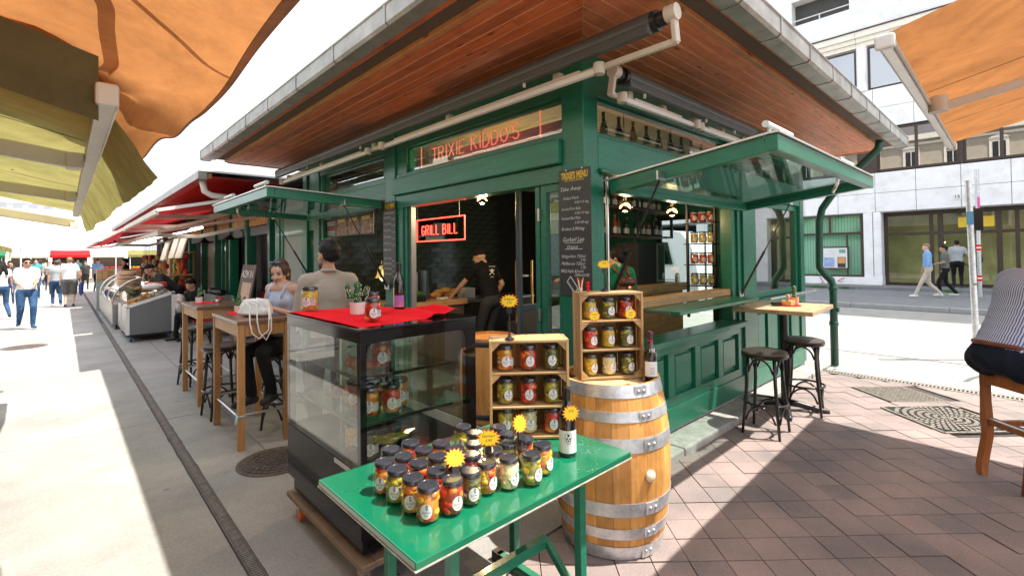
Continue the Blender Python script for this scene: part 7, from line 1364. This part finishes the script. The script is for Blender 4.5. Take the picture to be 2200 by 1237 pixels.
def person(label, loc, face, H=1.75, vox=.02, shirt=CW, trs=CDEN, shoe=WHITEP, skin=SKINB, hair=HAIRD, style='short', sleeve=.55, legs=1.0, pel=(0, 0, .94), chest=(0, .01, 1.34), head=(0, .04, 1.615), hl=(-.25, .06, .84), hr=(.25, .06, .84), fl=(-.10, .0, .05), fr=(.10, .0, .05), girth=1, fem=False, look=0, nod=0, kneeh=(0, 1, .1), elbow=(0, -1, -.2), detail=False, neckline=0, extra=None, sole=None):
    t = thing('person', label, 'person', loc, math.atan2(-face[0], face[1])); s = H/1.75; t.scale = (s, s, s)
    B_ = Body(); V = Vector; pel = V(pel); ch = V(chest); hd = V(head); g = girth; sw = .158 if fem else .178; up = (ch-pel).normalized()
    # legs
    for sx, f in ((-1, fl), (1, fr)):
        f = V(f); hip = pel+V((sx*.092*g, 0, -.04)); ank = f+V((0, 0, .045)); kn, ank = ik(hip, ank, .43, .43, kneeh)
        B_.cap(hip, kn, .088*g, .062*g, trs)
        if legs >= 1: B_.cap(kn, ank+V((0, 0, .02)), .062*g, .050, trs)
        else: B_.cap(hip, hip.lerp(kn, .98), .098*g, .086*g, trs); B_.cap(kn, kn.lerp(ank, .35), .050, .054, skin); B_.cap(kn.lerp(ank, .35), ank, .052, .034, skin)
        tf = V((sx*.04, .16, -.055)); B_.cap(ank+V((0, -.035, -.04)), ank+tf+V((0, 0, .012)), .042, .034, shoe); B_.cap(ank+V((0, .02, -.02)), ank, .04, .038, shoe)
    # trunk
    B_.el(pel+V((0, -.005, .0)), (.155*g, .118*g, .125), trs)
    wf = .86 if fem else .98
    for k in range(7):
        f = k/6; c = (pel+up*.07).lerp(ch, f); wst = 1-(1-wf)*math.sin(math.pi*f); B_.el(c+V((0, .008*math.sin(math.pi*f), 0)), ((.150+.014*f)*g*wst*(.92 if fem else 1), (.118-.004*f)*g*wst, .105), shirt)
    R3 = V((0, 0, 1)).rotation_difference(up).to_matrix(); B_.el(ch, (.172*g*(.88 if fem else 1), .118*g, .165), shirt, R3)
    sh = ch+up*.105; nk = ch+up*.165
    B_.cap(sh+V((-sw+.03, -.01, 0)), sh+V((sw-.03, -.01, 0)), .066*g, .066*g, shirt if not neckline else skin)
    B_.cap(sh+V((-sw*.55, -.015, .02)), nk+V((-.035, -.01, .0)), .052, .036, shirt if not neckline else skin); B_.cap(sh+V((sw*.55, -.015, .02)), nk+V((.035, -.01, .0)), .052, .036, shirt if not neckline else skin)
    if fem: B_.el(ch+V((-.065, .070, -.005)), (.064, .056, .068), shirt); B_.el(ch+V((.065, .070, -.005)), (.064, .056, .068), shirt)
    if neckline: B_.el(ch+up*.12+V((0, .030, 0)), (.105, .075, .07), skin)
    B_.cap(nk, hd+V((0, -.02, -.09)), .055 if not fem else .046, .052 if not fem else .044, skin)
    HR = Matrix.Rotation(look, 3, 'Z') @ Matrix.Rotation(-nod, 3, 'X'); h = lambda *q: hd + HR @ V(q)
    B_.el(h(0, -.008, .025), (.076, .096, .100), skin, HR); B_.el(h(0, .022, -.052), (.056, .066, .070), skin, HR); B_.cap(h(0, .072, -.085), h(0, .06, -.085), .026, .03, skin); B_.cap(h(0, .088, .012), h(0, .106, -.026), .010, .0145, skin)
    for q in (-1, 1): B_.el(h(q*.077, -.01, -.012), (.012, .02, .032), skin, HR); B_.el(h(q*.034, .076, -.028), (.022, .018, .018), skin, HR)
    # arms and hands
    for sx, hn in ((-1, hl), (1, hr)):
        hn = V(hn); s0 = sh+V((sx*(sw-.005), -.012, -.005)); el, hn = ik(s0, hn, .285, .255, V(elbow)+V((sx*.45, 0, 0)))
        ar = .044 if not fem else .037; B_.cap(s0, el, ar, ar*.86, skin); B_.cap(el, el.lerp(hn, .3), ar*.9, ar*.92, skin); B_.cap(el.lerp(hn, .3), hn, ar*.92, .026, skin)
        if sleeve > 0: B_.cap(s0, s0.lerp(el, min(1, sleeve)), ar+.022*g, ar+.018*g, shirt)
        if sleeve > 1: B_.cap(el, el.lerp(hn, min(.9, sleeve-1)), ar+.012, .04, shirt)
        d = (hn-el).normalized(); sd = d.cross(V((0, 0, 1))); sd = sd.normalized() if sd.length > .1 else V((sx, 0, 0)); cu = sd.cross(d).normalized()*-1
        if cu.z > 0: cu = -cu
        B_.cap(hn+d*.02, hn+d*.065, .026, .03, skin)
        for k in range(4): b = hn+d*.075+sd*(k-1.5)*.019; ln = (.036, .042, .040, .032)[k]; e = b+d*ln+cu*.012; B_.cap(b, e, .0105, .0098, skin); B_.cap(e, e+d*ln*.45+cu*ln*.75, .0098, .0085, skin)
        tb = hn+d*.03-sd*sx*.030; B_.cap(tb, tb+d*.03-sd*sx*.022+cu*.006, .0125, .011, skin); B_.cap(tb+d*.03-sd*sx*.022+cu*.006, tb+d*.06-sd*sx*.020+cu*.018, .011, .0095, skin)
    B_.build('body', t, vox)
    # hair
    Hh = Body(); Hm = hair
    if style != 'bald':
        Hh.el(h(0, -.022, .050), (.084, .096, .088), Hm, HR); Hh.el(h(0, -.050, .012), (.079, .060, .090 if style in ('long', 'pony', 'bun') else .068), Hm, HR)
        if style in ('short', 'quiff'): Hh.el(h(0, .03, .105), (.066, .055, .032), Hm, HR)
        if style in ('long', 'pony', 'bun'): Hh.el(h(-.062, -.005, .035), (.03, .065, .065), Hm, HR); Hh.el(h(.062, -.005, .035), (.03, .065, .065), Hm, HR)
        if style == 'long': Hh.cap(h(-.03, -.07, .0), ch+V((-.07, -.11, .02)), .06, .045, Hm); Hh.cap(h(.03, -.07, .0), ch+V((.07, -.11, .02)), .06, .045, Hm)
        if style == 'pony': Hh.cap(h(.02, -.10, .03), h(.03, -.12, -.06), .035, .04, Hm); Hh.cap(h(.03, -.12, -.06), h(.075, -.02, -.24), .036, .018, Hm); Hh.cap(h(-.06, -.04, -.06), h(-.075, .03, -.26), .022, .012, Hm); Hh.cap(h(-.05, -.06, .0), h(-.06, -.04, -.08), .035, .024, Hm)
        if style == 'bun': Hh.el(h(0, -.115, .06), (.045, .045, .045), Hm)
        if style == 'cap': Hh.pr = []; Hh.el(h(0, -.012, .055), (.086, .102, .075), Hm, HR); Hh.cap(h(-.04, .085, .045), h(.04, .085, .045), .014, .014, Hm); Hh.cap(h(-.03, .125, .035), h(.03, .125, .035), .010, .010, Hm)
        if style == 'capback': Hh.pr = []; Hh.el(h(0, -.012, .055), (.086, .102, .075), Hm, HR); Hh.cap(h(-.04, -.10, .02), h(.04, -.10, .02), .016, .016, Hm); Hh.cap(h(-.03, -.135, .0), h(.03, -.135, .0), .011, .011, Hm)
        ho = Hh.build('hair' if 'cap' not in style else 'cap', t, max(.008, vox*.8), 3)
        if 'cap' not in style:
            for q in ho.data.vertices: k = q.co-hd; q.co += k.normalized()*(.005*noise.noise(Vector((q.co.x*80, q.co.y*80, q.co.z*16)))+.003*noise.noise(q.co*28))
    def put(nm, mb, mt, sm='all'): o = bpy.data.objects.new(nm, mb.mesh(nm, mt)); COL.objects.link(o); o.parent = t; o.data.polygons.foreach_set('use_smooth', [bool(sm)]*len(o.data.polygons)); return o
    if detail:
        for q in (-1, 1):
            put('eye', MB().ell(h(q*.031, .082, .012), (.012, .008, .0065), 10, 6, HR), CK if nod > .15 else PAPER); put('eyebrow', MB().tube([h(q*.016, .090, .030), h(q*.032, .091, .036), h(q*.050, .078, .030)], [.003, .0036, .002], 6), HAIRB if hair is HAIRB else HAIRD)
            if nod <= .15: put('iris', MB().ell(h(q*.031, .0885, .012), (.0055, .003, .0055), 8, 5, HR), HAIRD)
        put('mouth', MB().ell(h(0, .090, -.060), (.022, .007, .0065), 10, 6, HR), M('lips', (.42,.13,.11), .4) if 'lips' not in MT else MT['lips'])
    if extra: extra(t, h, put, ch, pel, hd, sh, nk)
    return t
def shades(y=.095, z=.014, up=0):
    def f(t, h, put, *a):
        m = MB(); [m.ell(h(q*.036, y-.0, z), (.030, .008, .019), 12, 6) for q in (-1, 1)]; [m.cyl(h(q*.066, y-.01, z+.004), h(q*.080, -.01, z+.004+up), .0035, n=6) for q in (-1, 1)]; put('sunglasses', m, BLACKP)
    return f
def collar(mt):
    def f(t, h, put, ch, pel, hd, sh, nk): put('collar', MB().tube([nk+Vector((.062*math.cos(a), .058*math.sin(a)-.005, .035+.012*math.sin(a))) for a in [k*math.pi/9 for k in range(18)]], .017, 8, closed=True), mt)
    return f
def both(*fs):
    def f(*a): [q(*a) for q in fs]
    return f
D_ = lambda x, y: Vector((x, y, 0)).normalized()
# the woman at the bar table
def woman_x(t, h, put, ch, pel, hd, sh, nk):
    m = MB(); [m.ell(h(q*.034, .045, .120), (.032, .022, .014), 12, 6) for q in (-1, 1)]; m.cyl(h(-.01, .062, .12), h(.01, .062, .12), .003, n=6); put('sunglasses', m, M('blue_lens', (.04,.10,.20), .1)); [put('sunglasses_arm', MB().cyl(h(q*.064, .04, .118), h(q*.082, -.05, .07), .003, n=6), BLACKP) for q in (-1, 1)]
    put('napkin', MB().ell(Vector((-.015, .275, 1.195)), (.026, .018, .02), 7, 5), PAPER, 0)
    put('earring', MB().ell(h(.079, -.008, -.05), .006, 8, 5), GOLD); put('necklace', MB().tube([nk+Vector((.062*math.sin(a), .04+.055*math.cos(a)-.012, -.05*math.cos(a)-.02)) for a in [k*math.pi/14-math.pi/2 for k in range(15)]], .003, 5), GOLD)
    for q in (-1, 1): put('strap', MB().tube([ch+Vector((q*.075, .118, .02)), ch+Vector((q*.082, .112, .08)), sh+Vector((q*.085, .04, .062)), sh+Vector((q*.08, -.05, .05)), ch+Vector((q*.06, -.11, .03))], .012, 6), CLAV)
person('seated woman in a lavender tank top and black trousers, sunglasses on her hair', (1.62, 5.07, .055), D_(-.62, -.42), 1.72, .0085, CLAV, CK, M('black_canvas_shoe', (.02,.02,.02), .8), SKINA, HAIRB, 'pony', 0, 1, pel=(0, .0, .85), chest=(0, .03, 1.235), head=(0, .075, 1.505), hl=(-.06, .20, 1.15), hr=(.14, .26, 1.06), fl=(-.09, .30, .33), fr=(.10, .34, .30), fem=True, look=.22, nod=.30, detail=True, neckline=1, extra=woman_x, elbow=(0, -.3, -1))
# the man in the linen shirt
def glasses_man(t, h, put, ch, pel, hd, sh, nk):
    [put('glasses_arm', MB().cyl(h(q*.080, .05, .016), h(q*.085, -.02, .02), .0025, n=6), GOLD) for q in (-1, 1)]
    put('beard', MB().ell(h(-.030, .040, -.078), (.034, .050, .038), 12, 8), HAIRB)
    put('collar', MB().tube([nk+Vector((.060*math.cos(a), .056*math.sin(a)-.012, .012-.012*math.sin(a))) for a in [k*math.pi/9 for k in range(18)]], .013, 8, closed=True), CB)
person('man with short dark hair in a beige linen shirt, back turned, behind the display case', (1.66, 4.08, 0), D_(.25, .97), 1.80, .0095, CB, CK, BLACKM, SKINB, HAIRD, 'short', .95, 1, girth=1.0, head=(0, .03, 1.645), look=.45, hl=(-.15, .30, 1.10), hr=(.16, .28, 1.08), extra=glasses_man, elbow=(0, -.5, -1))
# the cook
def cook_x(t, h, put, ch, pel, hd, sh, nk):
    m = MB(); c = ch+Vector((0, -.1285, .03)); puttext(m, 'TRIXIE KIDDO', c+Vector((0, -.006, .075)), (1,0,0), (0,0,1), .03, .13); puttext(m, 'VIENNA', c+Vector((0, -.001, -.075)), (1,0,0), (0,0,1), .026, .07)
    [m.bar(c+Vector((-.05, -.004, -.04)), c+Vector((.05, -.004, .03)), .002, .010) if q else m.bar(c+Vector((.05, -.004, -.04)), c+Vector((-.05, -.004, .03)), .002, .010) for q in (0, 1)]; m.ell(c+Vector((0, -.003, .015)), (.026, .004, .03), 12, 6)
    put('shirt_print', m, CHALK, 0); put('beard', MB().ell(h(0, .06, -.075), (.045, .04, .035), 12, 8), HAIRF)
person('cook in a black printed T-shirt and backward cap reaching over the kitchen counter', (4.52, 5.28, .112), D_(-.05, 1), 1.74, .012, CK, CG, WHITEP, SKINA, CK, 'capback', .6, 1, girth=1.05, chest=(-.03, .08, 1.31), head=(-.07, .17, 1.56), hl=(-.32, .46, 1.02), hr=(.22, .16, .95), look=.7, nod=.25, extra=cook_x)
# woman with the backpack
def pack_x(t, h, put, ch, pel, hd, sh, nk):
    b = Body(); c = ch+Vector((0, -.19, -.09)); b.el(c, (.125, .075, .15), LEATH).el(c+Vector((0, -.03, -.06)), (.12, .075, .10), LEATH).el(c+Vector((0, -.05, -.09)), (.08, .06, .06), LEATH); b.build('backpack', t, .012, 4)
    put('backpack_flap', MB().ell(c+Vector((0, -.035, .085)), (.118, .068, .065), 18, 10), M('leather_flap', (.13,.035,.018), .32, var=.3, vs=10)); put('buckle', MB().box(*(c+Vector((-.015, -.108, .01))), *(c+Vector((.015, -.098, .04)))), GOLD, 0); put('strap_tab', MB().box(*(c+Vector((-.01, -.104, -.06))), *(c+Vector((.01, -.094, .03)))), LEATH, 0)
    for q in (-1, 1): put('backpack_strap', MB().tube([c+Vector((q*.05, .0, .15)), sh+Vector((q*.09, -.05, .06)), sh+Vector((q*.10, .05, .05)), ch+Vector((q*.11, .12, -.05))], .016, 6), LEATH)
    put('backpack_loop', MB().tube([c+Vector((-.03, .01, .16)), c+Vector((-.02, -.01, .20)), c+Vector((.02, -.01, .20)), c+Vector((.03, .01, .16))], .008, 6), LEATH)
    put('hair_bow', MB().ell(h(0, -.13, .085), (.06, .02, .025), 12, 6), HAIRD); [put('glasses_arm', MB().cyl(h(q*.078, .09, .014), h(q*.082, -.01, .014), .003, n=6), GOLD) for q in (-1, 1)]
person('woman in an emerald top with a brown leather backpack inside the kiosk', (4.55, 3.12, .11), D_(.50, .86), 1.66, .011, CGRN, CDND, BLACKM, SKINA, HAIRD, 'bun', 1.8, 1, fem=True, look=.75, nod=.1, extra=pack_x, hl=(-.14, .28, 1.1), hr=(.16, .26, 1.05))
# striped-shirt man on the wooden stool
def belt_x(t, h, put, ch, pel, hd, sh, nk): put('belt', MB().tube([pel+Vector((.158*math.cos(a), .125*math.sin(a), .075-.02*math.sin(a))) for a in [k*math.pi/16 for k in range(32)]], .017, 8, closed=True), LEATH)
person('seated man in a blue and white striped shirt and dark jeans at the right edge', (4.90, .12, 0), D_(.73, -.68), 1.86, .011, STRIPE, CDND, LEATH, SKINA, HAIRB, 'short', 1.7, 1, pel=(0, .0, .86), chest=(0, .20, 1.27), head=(0, .42, 1.48), hl=(-.2, .60, 1.08), hr=(.2, .60, 1.08), fl=(-.16, .40, .22), fr=(.16, .40, .22), girth=1.30, nod=.3, extra=belt_x, elbow=(0, -.2, -1))
# lane: left people
def phone(t, h, put, *a): put('phone', MB().box(-.035, .30, 1.05, .04, .37, 1.065), BLACKP, 0)
def polo(t, h, put, ch, pel, hd, sh, nk): collar(CBL)(t, h, put, ch, pel, hd, sh, nk)
person('man in a white polo shirt, jeans and sunglasses walking up the lane with a phone', (-.66, 16.9, 0), D_(.12, -1), 1.76, .022, CW, CDEN, CDEN, SKINB, HAIRD, 'quiff', .65, 1, girth=1.15, hl=(-.10, .33, 1.07), hr=(.13, .32, 1.08), fl=(-.09, .20, .06), fr=(.12, -.22, .10), detail=True, extra=both(shades(), phone, polo), look=.15, elbow=(0, -.6, -.8))
person('woman with long dark hair in a white top, back turned, at the left edge', (-1.30, 20.3, 0), D_(-.35, 1), 1.70, .025, CW, CDEN, BLACKM, SKINB, HAIRD, 'long', .5, 1, fem=True, fl=(-.1, .15, .05), fr=(.1, -.22, .09), hl=(-.32, .12, .9))
def bluebag(t, h, put, *a): put('blue_bag', MB().ell((.30, .05, .62), (.07, .12, .24), 14, 8), M('blue_bag', (.02,.06,.28), .5))
person('man in a white T-shirt and grey shorts with a blue bag, seen from behind', (.16, 23.6, 0), D_(.05, 1), 1.80, .025, CW, CSH, BLACKM, SKINA, HAIRF, 'short', .6, .5, girth=1.2, hr=(.32, .06, .86), extra=bluebag)
person('companion in a pale top and jeans walking beside the man in shorts', (-.18, 24.3, 0), D_(-.05, 1), 1.70, .03, CGRY, CDEN, WHITEP, SKINA, HAIRB, 'short', .5, 1, girth=1.1, fl=(-.1, .1, .05), fr=(.1, -.2, .08))
CRW = [(-.9,30,CTEAL,CDEN,1),(-.35,33,CW,CK,0),(.3,31,CGRN,CSAND,1),(-1.3,36,CRED,CDEN,0),(.9,36,CG,CK,0),(-.2,40,CBL,CDND,1),(-.8,44,CSAND,CDEN,0),(.6,45,CK,CDEN,1),(1.6,40,CW,CDND,0),(-1.8,42,CG,CK,1),(0,50,CW,CDEN,0),(1.2,52,CRED,CK,1),(-1.5,27,CG,CDEN,0),(-2.0,31,CW,CSAND,1),(1.3,33,CBL,CK,0),(-.6,37,CGRY,CDND,1),(.2,43,CK,CK,0),(-1.2,48,CW,CDEN,1),(.8,49,CTEAL,CK,0),(-2.6,45,CRED,CDND,0)]
CL = ['in a teal top', 'in a white shirt and black trousers', 'in a green shirt and sand trousers', 'in a red shirt and jeans', 'in a charcoal shirt', 'in a light blue shirt', 'in a sand shirt and jeans', 'in a black shirt and jeans', 'in a white shirt near the stalls', 'in charcoal on the left', 'in white at the far end', 'in red at the far end', 'in charcoal and jeans close to the left stalls', 'in white and sand trousers by the left stalls', 'in light blue near the right stalls', 'in grey in the middle of the lane', 'all in black', 'in white and jeans at the far left', 'in teal and black', 'in red by the last left stall']
for (x, y, a, b, f), cl in zip(CRW, CL): person(f'distant passer-by {cl} down the lane', (x, y, 0), D_(rnd.uniform(-.3,.3), rnd.choice((-1, 1))), rnd.uniform(1.6, 1.8), .04, a, b, BLACKM, SKINA if f else SKINB, rnd.choice((HAIRD, HAIRB)), 'long' if f else 'short', .55, 1, fem=bool(f), fl=(-.1, .15, .05), fr=(.1, -.15, .06))
person('vendor in a charcoal T-shirt and black cap leaning over the deli counter', (1.95, 14.3, 0), D_(-1, -.15), 1.76, .022, CG, CK, BLACKM, SKINB, CK, 'cap', .6, 1, girth=1.15, pel=(0, -.12, .92), chest=(0, .22, 1.20), head=(0, .46, 1.44), hl=(-.22, .55, .98), hr=(.20, .58, 1.0), nod=.2)
person('vendor with dark hair behind the farther counters', (1.6, 21.4, 0), D_(-1, .2), 1.74, .03, CK, CK, BLACKM, SKINB, HAIRD, 'short', .6)
person('seated man in a black T-shirt looking at a phone beside the deli counter', (2.15, 12.0, 0), D_(-.9, -.35), 1.74, .02, CK, CK, BLACKM, SKINB, HAIRD, 'short', .6, 1, pel=(0, 0, .50), chest=(0, .10, .90), head=(0, .22, 1.15), hl=(-.08, .40, .78), hr=(.10, .40, .80), fl=(-.12, .42, .05), fr=(.12, .45, .05), nod=.45, extra=lambda t, h, put, *a: put('phone', MB().box(-.03, .44, .80, .05, .52, .81), PAPER, 0))
t = thing('red_chair', 'low red chair under the seated man in black', 'chair', (2.2, 12.0, 0)); MB().box(2.0,11.75,.36,2.5,12.2,.40).build('seat', REDB, t, bevel=.01); [MB().cyl((x,y,0),(x,y,.36),.015,n=8).build('leg', STEEL, t, True) for x in (2.03, 2.47) for y in (11.79, 12.16)]; MB().box(2.47,11.75,.40,2.51,12.2,.85).build('backrest', REDB, t, bevel=.01)
# far pavement people
person('man in a light blue shirt and sand trousers walking past the office entrance', (20.5, 2.15, .12), D_(-.25, 1), 1.78, .024, CBL, CSAND, WHITEP, SKINA, HAIRF, 'short', 1.5, 1, fl=(-.08, .34, .05), fr=(.10, -.30, .10), look=.3, hr=(.24, .12, .85))
person('person in a grey-green top and black trousers beside the man in blue', (21.3, 1.80, .12), D_(-.25, 1), 1.72, .026, COL_OLV, CK, CREAMW, SKINB, HAIRD, 'short', .6, 1, fl=(-.1, .15, .05), fr=(.1, -.28, .08), hl=(-.1, .3, 1.1))
person('man in a grey T-shirt and black trousers entering the office building', (24.3, 1.72, .24), D_(1, .1), 1.80, .026, CGRY, CK, BLACKM, SKINB, HAIRD, 'short', .6, 1, girth=1.1, hr=(.34, .10, .95))
person('person in dark clothes standing behind the pier of the office entrance', (25.9, 4.22, .24), D_(-.1, -1), 1.72, .03, CDND, CDND, BLACKM, SKINA, HAIRB, 'long', 1.5, 1, fem=True, hl=(-.15, .3, 1.1))
# ---------------------------------------------------------------- wooden stools at the right edge
def wstool(label, c, rz, H=.80):
    t = thing('wooden_stool', label, 'stool', (c[0], c[1], 0), rz, 'wooden stools at the right edge')
    def put(nm, mb, mt, bev=.004): o = bpy.data.objects.new(nm, mb.mesh(nm, mt)); COL.objects.link(o); o.parent = t; d = o.modifiers.new('b', 'BEVEL'); d.width = bev; d.segments = 2; d.limit_method = 'ANGLE'; return o
    put('seat', MB().box(-.21,-.21,H-.04,.21,.21,H), STWS, .012); put('apron', MB().box(-.195,-.195,H-.12,.195,-.17,H-.041), STW); put('apron', MB().box(-.195,.17,H-.12,.195,.195,H-.041), STW); put('apron', MB().box(-.195,-.169,H-.12,-.17,.169,H-.041), STW); put('apron', MB().box(.17,-.169,H-.12,.195,.169,H-.041), STW)
    for sx in (-1, 1):
        for sy in (-1, 1):
            m = MB(); prof = [(0, .17, .024), (.06, .178, .026), (.30, .165, .026), (.40, .17, .028), (.55, .172, .024), (H-.045, .172, .024)]; sw_ = [.07, .05, .01, .0, .0, .0]
            vs = []
            for (z, r, w), o in zip(prof, sw_): cx, cy = sx*(r), sy*(r+o*.6); vs += [(cx-w, cy-w, z), (cx+w, cy-w, z), (cx+w, cy+w, z), (cx-w, cy+w, z)]
            m.add(vs, [(4*i+j, 4*i+(j+1) % 4, 4*i+4+(j+1) % 4, 4*i+4+j) for i in range(5) for j in range(4)]+[(3,2,1,0), (20,21,22,23)]); put('leg', m, STW)
    for sx in (-1, 1): put('foot_rail', MB().box(sx*.17-.012,-.15,.36,sx*.17+.012,.15,.40), STW)
    for sy in (-1, 1): r = put('foot_rail', MB().box(-.15,sy*.172-.012,.38,.15,sy*.172+.012,.42), STW); o = MB().box(-.15,sy*.172-.014,.42,.15,sy*.172+.014,.425); put('foot_plate', o, ALU, .001)
    return t
wstool('brown wooden stool under the man in the striped shirt', (5.05, -.02), .75); w2 = wstool('brown wooden stool cut off by the lower right corner', (3.02, -.30), .75)

bpy.data.scenes.remove(TS)
